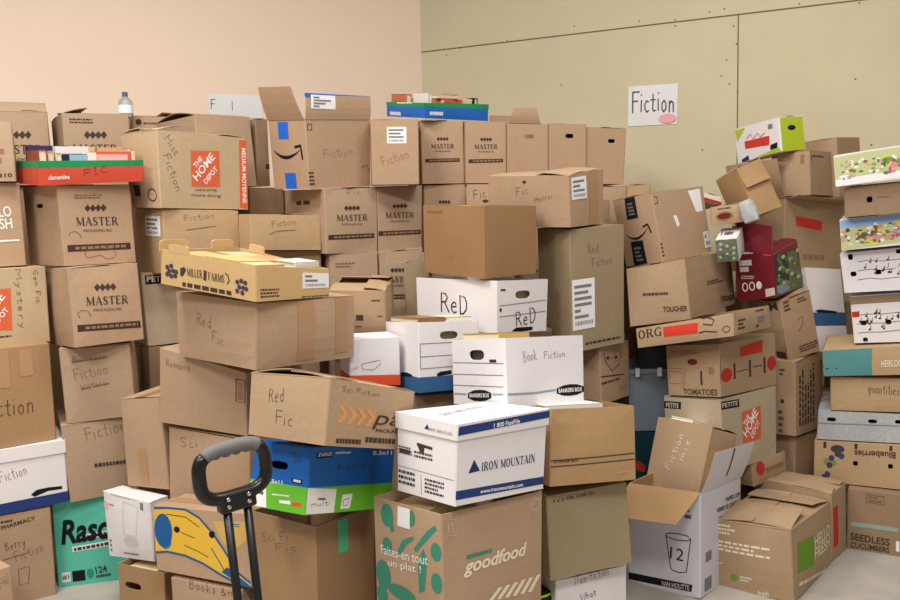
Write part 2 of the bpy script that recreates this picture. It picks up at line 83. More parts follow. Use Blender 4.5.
'S1': ((1.5075, 3.8456, 0.7944), 0.3544, (0.0627, -0.2031), (0.1766, 0.3735, 0.2736), [[-0.0, -0.0, -0.003], [0.0, -0.001, -0.005], [-0.0, -0.0, -0.003], [-0.0, -0.0, -0.002], [-0.001, -0.001, -0.005], [-0.002, 0.001, 0.004], [-0.001, -0.0, -0.002], [-0.001, 0.0, -0.0]]),
'MAR': ((1.4492, 3.7564, 1.0688), 0.7444, (0.1, -0.1319), (0.2544, 0.1788, 0.2157), [[0.0, 0.003, 0.011], [0.005, -0.006, -0.003], [-0.007, 0.003, -0.01], [-0.0, -0.001, -0.003], [-0.001, -0.002, -0.011], [-0.005, 0.005, 0.003], [0.007, -0.004, 0.008], [0.0, 0.0, 0.003]]),
'BG': ((1.664, 4.125, 1.1309), 0.4881, (-0.0731, 0.0528), (0.416, 0.32, 0.3442), [[-0.0, -0.0, -0.002], [-0.0, -0.0, -0.006], [0.0, -0.0, -0.002], [0.0, -0.0, -0.003], [-0.0, 0.0, 0.001], [0.001, -0.0, 0.0], [0.0, -0.0, -0.001], [0.0, -0.0, -0.001]]),
'BR2': ((1.6817, 3.9802, 1.4983), 0.7354, (-0.0529, -0.0232), (0.2277, 0.1818, 0.203), [[-0.0, 0.0, -0.001], [0.0, -0.0, -0.001], [0.0, 0.0, 0.004], [0.0, -0.0, 0.001], [0.001, -0.001, -0.001], [0.001, -0.0, 0.002], [0.0, -0.0, 0.003], [0.0, -0.0, 0.002]]),
'BR3': ((1.8768, 4.1494, 1.4916), 0.7366, (-0.0128, -0.0647), (0.263, 0.2293, 0.2804), [[-0.0, 0.0, 0.0], [-0.0, 0.0, 0.0], [0.0, -0.0, -0.0], [0.0, -0.0, -0.0], [-0.0, 0.0, 0.0], [-0.0, 0.0, 0.001], [0.001, -0.001, -0.002], [0.0, -0.0, -0.0]]),
'LIM': ((1.5498, 4.0288, 1.698), 0.3548, (-0.0527, -0.0937), (0.1449, 0.3016, 0.1575), [[-0.0, 0.0, 0.0], [-0.001, 0.0, -0.001], [-0.002, 0.0, -0.011], [-0.001, 0.0, -0.004], [0.001, -0.001, -0.001], [-0.002, 0.001, 0.0], [0.001, -0.0, -0.0], [-0.001, 0.0, -0.001]]),
'V': ((1.7273, 3.9091, 0.7597), 0.4947, (-0.2418, -0.0393), (0.2286, 0.2, 0.3877), [[0.007, -0.003, -0.002], [-0.006, 0.003, 0.003], [0.001, -0.001, 0.0], [-0.001, 0.0, 0.001], [-0.007, 0.003, 0.005], [0.006, -0.003, 0.001], [-0.002, 0.0, 0.002], [0.001, -0.001, 0.002]]),
'CU0': ((1.9771, 3.4789, 0.0001), -0.5215, (-0.0001, -0.0003), (0.5, 0.4, 0.2609), [[0.0, 0.0, 0.001], [-0.0, -0.0, -0.001], [0.0, 0.0, 0.0], [-0.0, -0.0, -0.0], [-0.0, -0.0, -0.0], [-0.0, 0.0, 0.001], [-0.0, -0.0, -0.0], [-0.0, -0.0, 0.0]]),
'BLB': ((1.8822, 3.5935, 0.2696), -0.5019, (-0.0019, -0.0212), (0.5, 0.4, 0.1825), [[-0.003, -0.001, 0.002], [-0.001, -0.001, -0.002], [-0.001, -0.001, 0.001], [-0.001, -0.0, 0.0], [0.001, 0.0, -0.003], [0.0, 0.001, 0.007], [0.0, 0.0, -0.0], [-0.0, 0.0, 0.002]]),
'GRY': ((1.8942, 3.6069, 0.4587), -0.4715, (-0.002, -0.0305), (0.5, 0.4, 0.1266), [[-0.004, -0.002, -0.001], [-0.001, -0.0, 0.004], [-0.001, -0.001, 0.0], [-0.001, -0.0, 0.002], [0.003, 0.002, -0.001], [0.001, 0.0, 0.0], [0.001, 0.0, 0.0], [0.0, 0.0, 0.001]]),
'BR5': ((1.9369, 3.5841, 0.5946), -0.4661, (-0.0022, -0.0459), (0.5, 0.4, 0.1448), [[-0.001, -0.001, 0.0], [-0.0, 0.0, 0.002], [-0.0, -0.0, 0.0], [-0.0, 0.0, 0.001], [0.001, 0.001, -0.001], [0.0, 0.0, 0.001], [0.0, 0.0, -0.0], [0.0, 0.0, 0.001]]),
'TEA': ((1.8829, 3.5324, 0.7592), -0.4906, (-0.0025, -0.1038), (0.5, 0.3264, 0.1184), [[-0.002, -0.001, 0.002], [-0.001, -0.0, -0.0], [-0.001, -0.0, 0.001], [-0.0, -0.0, 0.001], [0.002, 0.001, -0.002], [0.0, 0.001, 0.003], [0.0, 0.0, 0.0], [0.0, 0.0, 0.001]]),
'MU2': ((2.0214, 3.5476, 0.8988), -0.5079, (-0.0031, -0.0938), (0.5052, 0.4021, 0.2053), [[0.002, 0.001, 0.002], [0.0, 0.001, 0.002], [0.001, 0.001, 0.002], [0.0, 0.0, 0.002], [-0.002, -0.002, -0.002], [-0.001, 0.0, 0.006], [-0.001, -0.0, 0.001], [-0.0, 0.0, 0.003]]),
'MU1': ((1.9649, 3.5299, 1.108), -0.4986, (-0.0039, -0.078), (0.5094, 0.4036, 0.1764), [[0.004, 0.003, 0.004], [0.001, 0.001, 0.008], [0.001, 0.001, 0.004], [0.0, 0.001, 0.006], [-0.004, -0.003, -0.006], [-0.001, 0.001, 0.014], [-0.001, -0.001, 0.002], [-0.001, 0.0, 0.007]]),
'FL2': ((1.9296, 3.4861, 1.2887), -0.4973, (-0.0047, -0.0672), (0.5051, 0.4021, 0.1341), [[0.001, 0.0, 0.0], [-0.0, 0.002, 0.019], [-0.0, 0.0, 0.005], [-0.0, 0.001, 0.011], [-0.001, -0.001, -0.005], [-0.001, 0.001, 0.013], [-0.0, 0.0, 0.003], [-0.0, 0.001, 0.009]]),
'FLB': ((1.9166, 3.4311, 1.4254), -0.51, (-0.0047, -0.0706), (0.5, 0.4, 0.122), [[-0.002, -0.001, -0.0], [-0.001, 0.0, 0.006], [-0.001, -0.0, 0.001], [-0.0, 0.0, 0.003], [0.002, 0.001, -0.003], [0.0, 0.0, 0.002], [0.001, 0.0, -0.001], [0.0, 0.0, 0.001]]),
'FL1': ((1.8704, 3.4225, 1.5599), -0.5034, (-0.0052, -0.1115), (0.5, 0.4, 0.1272), [[-0.001, -0.001, 0.001], [-0.0, -0.0, 0.001], [-0.0, -0.0, 0.0], [-0.0, -0.0, 0.001], [0.001, 0.001, -0.002], [0.0, 0.0, 0.004], [0.0, 0.0, 0.0], [0.0, 0.0, 0.001]]),
'BT': ((-0.0376, 4.2225, 1.9333), 0.6591, (0.1166, 0.0593), (0.3916, 0.3202, 0.0737), [[0.001, -0.0, 0.001], [0.001, -0.002, -0.004], [0.001, 0.0, 0.003], [0.0, -0.0, 0.0], [-0.001, -0.0, -0.003], [-0.0, 0.001, 0.004], [-0.001, 0.0, -0.001], [-0.0, 0.0, 0.001]]),
'Z3': ((-0.1347, 3.6855, 1.0116), -0.0859, (0.0002, -0.0022), (0.11, 0.12, 0.2455), [[0.0, 0.0, 0.0], [0.0, 0.0, 0.0], [0.0, 0.0, 0.0], [0.0, 0.0, 0.0], [-0.0, -0.0, -0.0], [-0.0, -0.0, -0.0], [-0.0, -0.0, -0.0], [-0.0, -0.0, -0.0]]),
'Z2': ((0.0011, 3.2678, 0.4839), 0.2164, (-0.0023, 0.0007), (0.36, 0.32, 0.3), [[0.0, 0.0, 0.0], [0.0, 0.0, 0.0], [0.0, 0.0, 0.0], [0.0, 0.0, 0.0], [0.0, 0.0, 0.0], [0.0, 0.0, 0.0], [0.0, 0.0, 0.0], [0.0, 0.0, 0.0]]),
'OB': ((1.417, 3.8218, 1.4118), 0.2204, (-0.1839, -0.3704), (0.1317, 0.1994, 0.2359), [[-0.002, 0.0, 0.001], [0.0, 0.0, -0.001], [-0.001, 0.0, -0.0], [-0.0, 0.0, 0.0], [0.003, -0.0, -0.003], [-0.002, -0.0, 0.004], [0.0, 0.0, -0.002], [-0.001, 0.0, 0.001]]),
'BRD': ((1.2509, 3.6965, 1.3854), -0.4239, (-0.0534, -0.0897), (0.1476, 0.1538, 0.0832), [[-0.001, -0.001, -0.001], [-0.0, 0.0, 0.002], [-0.0, -0.0, -0.0], [-0.0, -0.0, 0.001], [0.002, 0.001, -0.001], [-0.0, -0.0, 0.001], [0.0, 0.0, -0.0], [0.0, 0.0, 0.0]]),
'GPH': ((1.2364, 3.65, 1.2472), -0.5087, (0.2034, -0.1913), (0.09, 0.1617, 0.1012), [[-0.001, -0.0, 0.0], [-0.001, -0.0, 0.0], [-0.0, -0.0, 0.0], [-0.0, -0.0, 0.0], [0.002, 0.0, -0.001], [-0.001, -0.0, 0.0], [0.001, 0.0, -0.0], [0.0, 0.0, 0.0]]),
'WS': ((1.292, 3.5537, 1.3941), 1.0734, (-0.248, -0.2706), (0.0464, 0.0567, 0.0937), [[0.001, -0.001, -0.001], [0.0, 0.0, -0.0], [-0.0, -0.0, 0.002], [0.0, -0.0, 0.0], [-0.002, 0.003, 0.001], [-0.001, 0.001, -0.0], [0.002, -0.003, -0.001], [0.0, -0.001, -0.0]]),
'WR': ((1.1448, 3.8643, 1.4595), 0.5011, (-0.2816, 0.0835), (0.111, 0.2, 0.0382), [[0.002, -0.001, 0.001], [-0.0, 0.0, -0.0], [0.0, -0.0, 0.0], [0.0, 0.0, -0.0], [-0.001, 0.001, -0.0], [-0.0, 0.0, -0.001], [-0.0, 0.0, -0.0], [-0.0, 0.0, -0.0]]),
'PT': ((1.2926, 3.6128, 0.2732), 0.607, (-0.0413, -0.0434), (0.2399, 0.25, 0.1016), [[0.001, -0.001, -0.003], [0.0, -0.0, -0.0], [0.0, -0.0, -0.001], [0.0, -0.0, -0.0], [-0.001, 0.001, 0.002], [0.0, 0.0, 0.002], [-0.0, 0.0, 0.0], [0.0, 0.0, 0.001]]),
'DT': ((0.9701, 3.8533, 0.0), -0.0028, (-0.0001, -0.0), (0.3291, 0.28, 0.4534), [[0.0, 0.0, 0.0], [0.0, 0.0, 0.0], [0.0, 0.0, 0.0], [0.0, 0.0, 0.0], [0.0, 0.0, 0.0], [0.0, 0.0, 0.0], [0.0, 0.0, 0.0], [0.0, 0.0, 0.0]]),
'TUB': ((0.9562, 3.8375, 0.4576), -0.0375, (-0.0064, -0.0064), (0.2999, 0.2504, 0.2853), [[0.0, 0.0, 0.0], [0.0, 0.0, 0.0], [0.0, 0.0, 0.0], [0.0, 0.0, 0.0], [-0.0, 0.0, 0.0], [-0.0, 0.0, 0.001], [-0.0, 0.0, 0.0], [-0.0, 0.0, 0.0]]),
'BLK': ((0.9797, 3.7911, 0.7443), -0.2312, (-0.0061, -0.0065), (0.2388, 0.2, 0.0948), [[0.0, -0.0, -0.001], [0.0, -0.0, -0.001], [0.0, -0.0, -0.001], [0.0, -0.0, -0.001], [0.0, -0.0, -0.001], [0.0, -0.0, -0.001], [0.0, -0.0, -0.001], [0.0, -0.0, -0.001]]),
'IB': ((0.9121, 3.2568, 0.2922), 0.4687, (-0.2077, 0.2618), (0.1485, 0.2928, 0.3055), [[-0.002, 0.001, -0.0], [-0.001, 0.0, -0.0], [0.001, -0.001, -0.0], [-0.0, 0.0, -0.0], [0.002, -0.001, 0.001], [-0.0, 0.0, -0.0], [-0.001, 0.001, -0.001], [-0.001, 0.0, -0.001]]),
}
SPEC = {
'A7': {'name': 'cardboard_box', 'label': 'small brown box on the floor in front of the pharmacy carton', 'cat': 'box', 'group': 'brown cardboard boxes of donated books', 'mat': 'k2', 'top': 'closed', 'holes': [], 'deco': [('h', 'R', 0.875, 0.786, 0.972, 0.818, 0.0302, 'Fic', 'pencil')]},
'A6': {'name': 'cardboard_box', 'label': 'brown pharmacy carton on the floor under a white lidded file box, beside the teal box', 'cat': 'box', 'group': 'brown cardboard boxes of donated books', 'mat': 'k2', 'top': 'closed', 'holes': [], 'deco': [('t', 'R', 0.564, 0.846, 0.862, 0.89, 0.0161, 'PHARMACY', 'ink', 'bold'), ('g', 'R', 0.561, 0.907, 0.705, 0.95, 1, 'ink'), ('h', 'R', 0.583, 0.61, 0.767, 0.629, 0.0362, 'Berry', 'purple'), ('l', 'R', [(0.552, 0.518), (0.788, 0.544)], 0.0031, 'pencil'), ('h', 'R', 0.661, 0.467, 0.93, 0.53, 0.037, 'Fiction', 'pencil'), ('l', 'R', [(0.682, 0.383), (0.779, 0.39), (0.759, 0.203), (0.68, 0.204), (0.682, 0.383)], 0.0027, 'pencil')]},
'A5': {'name': 'file_box', 'label': 'white lidded file box with blue base band, on the pharmacy carton', 'cat': 'box', 'group': 'white lidless and lidded file boxes', 'mat': 'white', 'top': 'lid', 'holes': [], 'deco': [('pb', 'R', 0, 0.0, 1, 0.17, 'navy'), ('pb', 'L', 0, 0.0, 1, 0.17, 'navy'), ('h', 'R', 0.398, 0.501, 0.658, 0.557, 0.0434, 'Fiction', 'pencil'), ('p', 'R', [(0.659, 0.223), (0.715, 0.283), (0.822, 0.287), (0.948, 0.268), (0.945, 0.22), (0.819, 0.231), (0.692, 0.179)], 'blackprint')]},
'A4': {'name': 'cardboard_box', 'label': 'large orange-brown box marked fiction on the white lidded file box', 'cat': 'box', 'group': 'brown cardboard boxes of donated books', 'mat': 'k3', 'top': 'closed', 'holes': [], 'deco': [('h', 'R', 0.411, 0.325, 0.838, 0.314, 0.0694, 'fiction', 'ink'), ('tape', 'R', 0.737, 0.695, 0.845, 0.968, 'tape'), ('tape', 'R', 0.555, 0.604, 0.652, 0.983, 'tape')]},
'A3': {'name': 'cardboard_box', 'label': 'tan moving box with orange logo square and sideways handwriting, on the orange-brown fiction box', 'cat': 'box', 'group': 'brown cardboard boxes of donated books', 'mat': 'hd', 'top': 'closed', 'holes': [], 'deco': [('p', 'R', [(0.401, 0.728), (0.697, 0.745), (0.687, 0.199), (0.391, 0.221)], 'orange'), ('t', 'R', 0.442, 0.475, 0.521, 0.61, 0.0183, 'THE', 'whiteprint', 'bold'), ('t', 'R', 0.45, 0.289, 0.652, 0.635, 0.03, 'HOME', 'whiteprint', 'bold'), ('t', 'R', 0.544, 0.242, 0.674, 0.462, 0.0203, 'DEPOT', 'whiteprint', 'bold'), ('h', 'R', 0.741, 0.999, 0.753, 0.189, 0.021, 'Mystery', 'ink'), ('h', 'R', 0.888, 0.959, 0.902, 0.51, 0.0179, 'Gen Fic', 'ink'), ('g', 'R', 0.419, 0.106, 0.675, 0.144, 1, 'ink')]},
'A2': {'name': 'cardboard_box', 'label': 'brown meal kit box with white block letters, directly above the orange-logo moving box', 'cat': 'box', 'group': 'brown cardboard boxes of donated books', 'mat': 'k2', 'top': 'closed', 'holes': [], 'deco': [('t', 'R', 0.65, 0.575, 0.91, 0.594, 0.042, 'HELLO', 'whiteprint', 'bold'), ('t', 'R', 0.649, 0.433, 0.91, 0.45, 0.0422, 'FRESH', 'whiteprint', 'bold'), ('l', 'R', [(0.649, 0.303), (0.957, 0.308)], 0.007, 'whiteprint')]},
'A1': {'name': 'cardboard_box', 'label': 'brown box printed 310 topping the column beside the red tray', 'cat': 'box', 'group': 'brown cardboard boxes of donated books', 'mat': 'k1', 'top': 'closed', 'holes': [], 'deco': [('t', 'R', 0.849, 0.063, 0.968, 0.069, 0.0152, '310', 'ink', 'bold'), ('g', 'R', 0.823, 0.271, 0.916, 0.569, 2, 'redfaint')]},
'A0': {'name': 'moving_box', 'label': 'diamond-print moving box with raised peaked flaps behind the 310 box', 'cat': 'box', 'group': 'moving boxes printed with a row of dark diamonds', 'mat': 'k1', 'top': 'flaps', 'flaps': [('R', 0.45, 22, {}), ('B', 0.5, 20, {}), ('D', 0.3, 4, {})], 'holes': [], 'deco': [('p', 'R', [(0.53, 0.676), (0.565, 0.621), (0.607, 0.678), (0.572, 0.733)], 'ink'), ('p', 'R', [(0.594, 0.678), (0.629, 0.622), (0.672, 0.679), (0.636, 0.735)], 'ink'), ('p', 'R', [(0.658, 0.679), (0.694, 0.624), (0.737, 0.681), (0.701, 0.736)], 'ink'), ('p', 'R', [(0.723, 0.681), (0.759, 0.625), (0.802, 0.682), (0.766, 0.738)], 'ink'), ('t', 'R', 0.397, 0.417, 0.907, 0.423, 0.0428, 'MASTER', 'ink', 'serif'), ('t', 'R', 0.47, 0.327, 0.82, 0.33, 0.0139, 'PACKAGING INC', 'ink')]},
'A0b': {'name': 'moving_box', 'label': 'diamond-print moving box by the peach wall behind the red tray, clear bottle on top', 'cat': 'box', 'group': 'moving boxes printed with a row of dark diamonds', 'mat': 'k1', 'top': 'flaps', 'flaps': [('R', 0.5, 5, {}), ('B', 0.5, 2, {}), ('L', 0.4, 14, {})], 'holes': [], 'deco': [('p', 'R', [(0.299, 0.706), (0.343, 0.652), (0.398, 0.707), (0.353, 0.761)], 'ink'), ('p', 'R', [(0.38, 0.707), (0.425, 0.653), (0.48, 0.707), (0.435, 0.761)], 'ink'), ('p', 'R', [(0.463, 0.707), (0.508, 0.653), (0.563, 0.708), (0.518, 0.762)], 'ink'), ('p', 'R', [(0.545, 0.708), (0.591, 0.653), (0.646, 0.708), (0.601, 0.763)], 'ink'), ('t', 'R', 0.127, 0.456, 0.779, 0.455, 0.0415, 'MASTER', 'ink', 'serif'), ('t', 'R', 0.219, 0.368, 0.666, 0.367, 0.0135, 'PACKAGING INC', 'ink'), ('g', 'R', 0.107, 0.855, 0.444, 0.936, 2, 'ink')]},
'A0c': {'name': 'cardboard_box', 'label': 'brown box with a lifted dark flap, between the bottle and the orange-logo box', 'cat': 'box', 'group': 'brown cardboard boxes of donated books', 'mat': 'k2', 'top': 'flaps', 'flaps': [('R', 0.45, 3, {}), ('B', 0.5, 8, {}), ('D', 0.5, 9, {})], 'holes': [], 'deco': [('e', 'R', 0.106, 0.914, 0.0139, 0.0145, 'ink'), ('g', 'R', 0.184, 0.873, 0.525, 0.917, 1, 'ink')]},
'A0d': {'name': 'cardboard_box', 'label': 'brown box with soft sloping top below the white paper on the peach wall', 'cat': 'box', 'group': 'brown cardboard boxes of donated books', 'mat': 'k1', 'top': 'flaps', 'flaps': [('R', 0.5, 9, {}), ('B', 0.5, 9, {})], 'holes': [], 'deco': []},
'RAS': {'name': 'cardboard_box', 'label': 'teal carton with big black brush lettering on the floor', 'cat': 'box', 'mat': 'teal', 'top': 'closed', 'holes': [], 'deco': [('t', 'R', 0.066, 0.488, 0.856, 0.523, 0.1007, 'Rascals', 'blackprint', 'brush'), ('l', 'R', [(0.329, 0.557), (0.678, 0.581)], 0.0226, 'whiteprint'), ('l', 'R', [(0.175, 0.427), (0.627, 0.459)], 0.0226, 'whiteprint'), ('g2', 'R', 0.338, 0.538, 0.634, 0.564, 0.0126, 'ink'), ('g2', 'R', 0.194, 0.406, 0.605, 0.438, 0.0126, 'ink'), ('p', 'R', [(0.044, 0.056), (0.131, 0.056), (0.131, 0.171), (0.044, 0.171)], 'whiteprint'), ('t', 'R', 0.052, 0.084, 0.119, 0.085, 0.0209, '#1', 'ink', 'bold'), ('p', 'R', [(0.153, 0.048), (0.287, 0.048), (0.287, 0.175), (0.153, 0.175)], 'blackprint'), ('e', 'R', 0.341, 0.123, 0.0131, 0.0209, 'tealdark'), ('t', 'R', 0.403, 0.108, 0.521, 0.12, 0.0298, '124', 'ink', 'bold'), ('g2', 'R', 0.4, 0.061, 0.56, 0.067, 0.0102, 'ink')]},
'M4': {'name': 'cardboard_box', 'label': 'brown fiction box under the struck-through box, above the teal one', 'cat': 'box', 'group': 'brown cardboard boxes of donated books', 'mat': 'k1', 'top': 'closed', 'holes': [], 'deco': [('h', 'R', 0.245, 0.771, 0.724, 0.81, 0.0493, 'Fiction', 'pencil'), ('g2', 'R', 0.308, 0.402, 0.66, 0.38, 0.0145, 'ink')]},
'M3': {'name': 'cardboard_box', 'label': 'brown fiction box with crossed-out lines under the lower diamond-print box of the leaning column', 'cat': 'box', 'group': 'brown cardboard boxes of donated books', 'mat': 'k1', 'top': 'closed', 'holes': [], 'deco': [('h', 'R', 0.173, 0.572, 0.673, 0.618, 0.0439, 'Fiction', 'pencil'), ('h', 'R', 0.17, 0.8, 0.651, 0.824, 0.0239, 'Business', 'pencil'), ('l', 'R', [(0.158, 0.814), (0.667, 0.836)], 0.0052, 'pencil'), ('h', 'R', 0.256, 0.429, 0.629, 0.472, 0.0241, 'History', 'pencil'), ('l', 'R', [(0.257, 0.442), (0.659, 0.483)], 0.0052, 'pencil')]},
'M2': {'name': 'moving_box', 'label': 'lower diamond-print moving box of the two under the red tray', 'cat': 'box', 'group': 'moving boxes printed with a row of dark diamonds', 'mat': 'k2', 'top': 'closed', 'holes': [], 'deco': [('p', 'R', [(0.332, 0.731), (0.371, 0.679), (0.421, 0.723), (0.382, 0.775)], 'ink'), ('p', 'R', [(0.406, 0.728), (0.446, 0.676), (0.496, 0.721), (0.456, 0.772)], 'ink'), ('p', 'R', [(0.481, 0.725), (0.521, 0.673), (0.572, 0.718), (0.532, 0.77)], 'ink'), ('p', 'R', [(0.556, 0.722), (0.597, 0.67), (0.648, 0.715), (0.607, 0.767)], 'ink'), ('t', 'R', 0.201, 0.51, 0.797, 0.483, 0.0346, 'MASTER', 'ink', 'serif'), ('t', 'R', 0.294, 0.428, 0.702, 0.408, 0.0113, 'PACKAGING INC', 'ink'), ('p', 'R', [(0.054, 0.278), (0.957, 0.245), (0.96, 0.158), (0.056, 0.192)], 'bar'), ('g2', 'R', 0.161, 0.214, 0.92, 0.189, 0.0104, 'barfaint'), ('l', 'R', [(0.099, 0.364), (0.078, 0.429), (0.137, 0.461), (0.218, 0.441), (0.252, 0.374)], 0.0025, 'pencil')]},
'M1': {'name': 'moving_box', 'label': 'upper diamond-print moving box, directly under the red tray of books', 'cat': 'box', 'group': 'moving boxes printed with a row of dark diamonds', 'mat': 'k2', 'top': 'closed', 'holes': [('L', 0.457, 0.751, 0.0679, 0.0157)], 'deco': [('p', 'R', [(0.333, 0.708), (0.372, 0.659), (0.42, 0.706), (0.382, 0.754)], 'ink'), ('p', 'R', [(0.405, 0.707), (0.444, 0.659), (0.493, 0.705), (0.454, 0.754)], 'ink'), ('p', 'R', [(0.478, 0.707), (0.517, 0.658), (0.566, 0.705), (0.527, 0.754)], 'ink'), ('p', 'R', [(0.551, 0.707), (0.59, 0.658), (0.64, 0.705), (0.6, 0.754)], 'ink'), ('t', 'R', 0.203, 0.49, 0.781, 0.481, 0.0347, 'MASTER', 'ink', 'serif'), ('t', 'R', 0.292, 0.412, 0.687, 0.404, 0.0113, 'PACKAGING INC', 'ink'), ('p', 'R', [(0.058, 0.258), (0.933, 0.252), (0.934, 0.167), (0.058, 0.174)], 'bar'), ('g2', 'R', 0.16, 0.198, 0.895, 0.196, 0.0105, 'barfaint'), ('g', 'R', 0.217, 0.82, 0.597, 0.882, 2, 'pencil'), ('l', 'R', [(0.1, 0.37), (0.103, 0.407), (0.172, 0.429), (0.235, 0.389), (0.256, 0.339)], 0.0025, 'pencil'), ('l', 'R', [(0.275, 0.137), (0.321, 0.185), (0.488, 0.203), (0.669, 0.181), (0.721, 0.128), (0.671, 0.066), (0.571, 0.059), (0.493, 0.114), (0.311, 0.085), (0.275, 0.137)], 0.0025, 'pencil')]},
'RT': {'name': 'open_tray', 'label': 'red cardboard tray with green rim, full of books, on the diamond-print column', 'cat': 'tray', 'mat': 'red', 'top': 'tray', 'holes': [], 'deco': [('pb', 'R', 0, 0.72, 1, 1, 'green'), ('pb', 'L', 0, 0.72, 1, 1, 'green'), ('h', 'R', 0.404, 0.294, 0.656, 0.478, 0.0268, 'FIC', 'ink'), ('t', 'R', 0.08, 0.221, 0.272, 0.23, 0.0163, 'clementine', 'whiteprint', 'bold')]},
'P2': {'name': 'cardboard_box', 'label': 'grey-brown box behind the struck-through fiction box, below the pale box marked PETITE', 'cat': 'box', 'group': 'brown cardboard boxes of donated books', 'mat': 'k4', 'top': 'closed', 'holes': [], 'deco': []},
'PET': {'name': 'moving_box', 'label': 'pale grey-tan box with a small black PETITE tag beside the diamond-print column', 'cat': 'box', 'mat': 'hd2', 'top': 'closed', 'holes': [], 'deco': [('p', 'R', [(0.042, 0.841), (0.385, 0.841), (0.385, 0.965), (0.042, 0.965)], 'blackprint'), ('t', 'R', 0.061, 0.874, 0.359, 0.864, 0.0235, 'PETITE', 'lightprint', 'bold')]},
'K1': {'name': 'cardboard_box', 'label': 'brown box with white side label under the large orange-logo box', 'cat': 'box', 'group': 'brown cardboard boxes of donated books', 'mat': 'k5', 'top': 'closed', 'holes': [], 'deco': [('s', 'L', 0.418, 0.574, 0.899, 0.884, 4), ('h', 'R', 0.256, 0.817, 0.68, 0.872, 0.0252, 'Fiction', 'pencil'), ('l', 'R', [(0.276, 0.675), (0.675, 0.741)], 0.0031, 'pencil')]},
'HD': {'name': 'moving_box', 'label': 'large tan moving box with orange logo square and orange edge stripe', 'cat': 'box', 'mat': 'hd', 'top': 'flaps', 'flaps': [('R', 0.5, 4, {}), ('B', 0.5, 9, {}), ('L', 0.35, 12, {}), ('D', 0.3, 3, {})], 'holes': [], 'deco': [('p', 'R', [(0.346, 0.764), (0.667, 0.788), (0.661, 0.3), (0.338, 0.291)], 'orange'), ('t', 'R', 0.392, 0.53, 0.477, 0.659, 0.0206, 'THE', 'whiteprint', 'bold'), ('t', 'R', 0.402, 0.36, 0.619, 0.688, 0.0338, 'HOME', 'whiteprint', 'bold'), ('t', 'R', 0.504, 0.325, 0.644, 0.534, 0.0229, 'DEPOT', 'whiteprint', 'bold'), ('p', 'R', [(0.909, 0.962), (0.996, 0.965), (0.992, 0.008), (0.893, 0.027)], 'orange'), ('t', 'R', 0.934, 0.855, 0.926, 0.091, 0.0227, 'MEDIUM MOYENNE', 'whiteprint', 'bold'), ('t', 'R', 0.379, 0.22, 0.618, 0.231, 0.0152, 'more saving', 'ink'), ('t', 'R', 0.332, 0.152, 0.662, 0.151, 0.0152, 'more doing', 'ink'), ('h', 'R', 0.068, 0.896, 0.182, 0.664, 0.0338, 'Misc', 'ink'), ('h', 'R', 0.048, 0.678, 0.172, 0.198, 0.0342, 'Fiction', 'ink'), ('ring', 'L', 0.752, 0.167, 0.0306, 0.0245, 0.0052, 'ink'), ('p', 'L', [(0.171, 0.156), (0.372, 0.156), (0.372, 0.303), (0.171, 0.303)], 'ink')]},
'K3': {'name': 'cardboard_box', 'label': 'brown box supporting the tan fiction box, behind the shallow tan produce tray', 'cat': 'box', 'group': 'brown cardboard boxes of donated books', 'mat': 'k5', 'top': 'closed', 'holes': [], 'deco': []},
'K2': {'name': 'cardboard_box', 'label': 'flat tan box marked fiction behind the tan produce tray, beside the diamond-print wall', 'cat': 'box', 'group': 'brown cardboard boxes of donated books', 'mat': 'k5', 'top': 'closed', 'holes': [], 'deco': [('h', 'R', 0.287, 0.638, 0.638, 0.723, 0.0262, 'Fiction', 'pencil'), ('l', 'R', [(0.256, 0.445), (0.368, 0.528), (0.622, 0.556)], 0.0031, 'pencil')]},
'V1': {'name': 'cardboard_box', 'label': 'narrow brown box on end between the orange-striped box and the smile-arrow box', 'cat': 'box', 'group': 'brown cardboard boxes of donated books', 'mat': 'k4', 'top': 'closed', 'holes': [], 'deco': [('p', 'R', [(0.666, 0.256), (0.982, 0.256), (0.982, 0.331), (0.666, 0.331)], 'ink')]},
'V2': {'name': 'cardboard_box', 'label': 'brown box below the narrow upright one, behind the orange-striped box', 'cat': 'box', 'group': 'brown cardboard boxes of donated books', 'mat': 'k4', 'top': 'closed', 'holes': [], 'deco': []},
'T': {'name': 'cardboard_box', 'label': 'narrow upright brown box standing before the fiction box above the teal one', 'cat': 'box', 'group': 'brown cardboard boxes of donated books', 'mat': 'k2', 'top': 'closed', 'holes': [], 'deco': [('tape', 'R', 0.36, 0.045, 0.556, 0.44, 'tape')]},
'HB': {'name': 'file_box', 'label': 'brown open carton with an oval hand hole under the small white carton', 'cat': 'box', 'group': 'brown cardboard boxes of donated books', 'mat': 'k3', 'top': 'open', 'holes': [('L', 0.319, 0.605, 0.0766, 0.0267)], 'deco': []},
'W1': {'name': 'white_carton', 'label': 'small white carton with pink dot and pale printing beside the banana carton', 'cat': 'carton', 'mat': 'white', 'top': 'closed', 'holes': [], 'deco': [('g', 'L', 0.181, 0.968, 0.795, 0.985, 2, 'greyprint'), ('e', 'L', 0.052, 0.789, 0.0116, 0.0152, 'pink'), ('g', 'L', 0.12, 0.797, 0.277, 0.837, 1, 'greyprint'), ('p', 'L', [(0.799, 0.844), (0.864, 0.844), (0.864, 0.962), (0.799, 0.962)], 'greyprint'), ('l', 'L', [(0.439, 0.919), (0.755, 0.88), (0.678, 0.39), (0.418, 0.403), (0.439, 0.919)], 0.0032, 'faint'), ('e', 'L', 0.558, 0.292, 0.035, 0.02, 'faint'), ('g', 'L', 0.353, 0.059, 0.689, 0.109, 1, 'greyprint'), ('g', 'L', 0.053, 0.06, 0.098, 0.283, 3, 'greyprint')]},
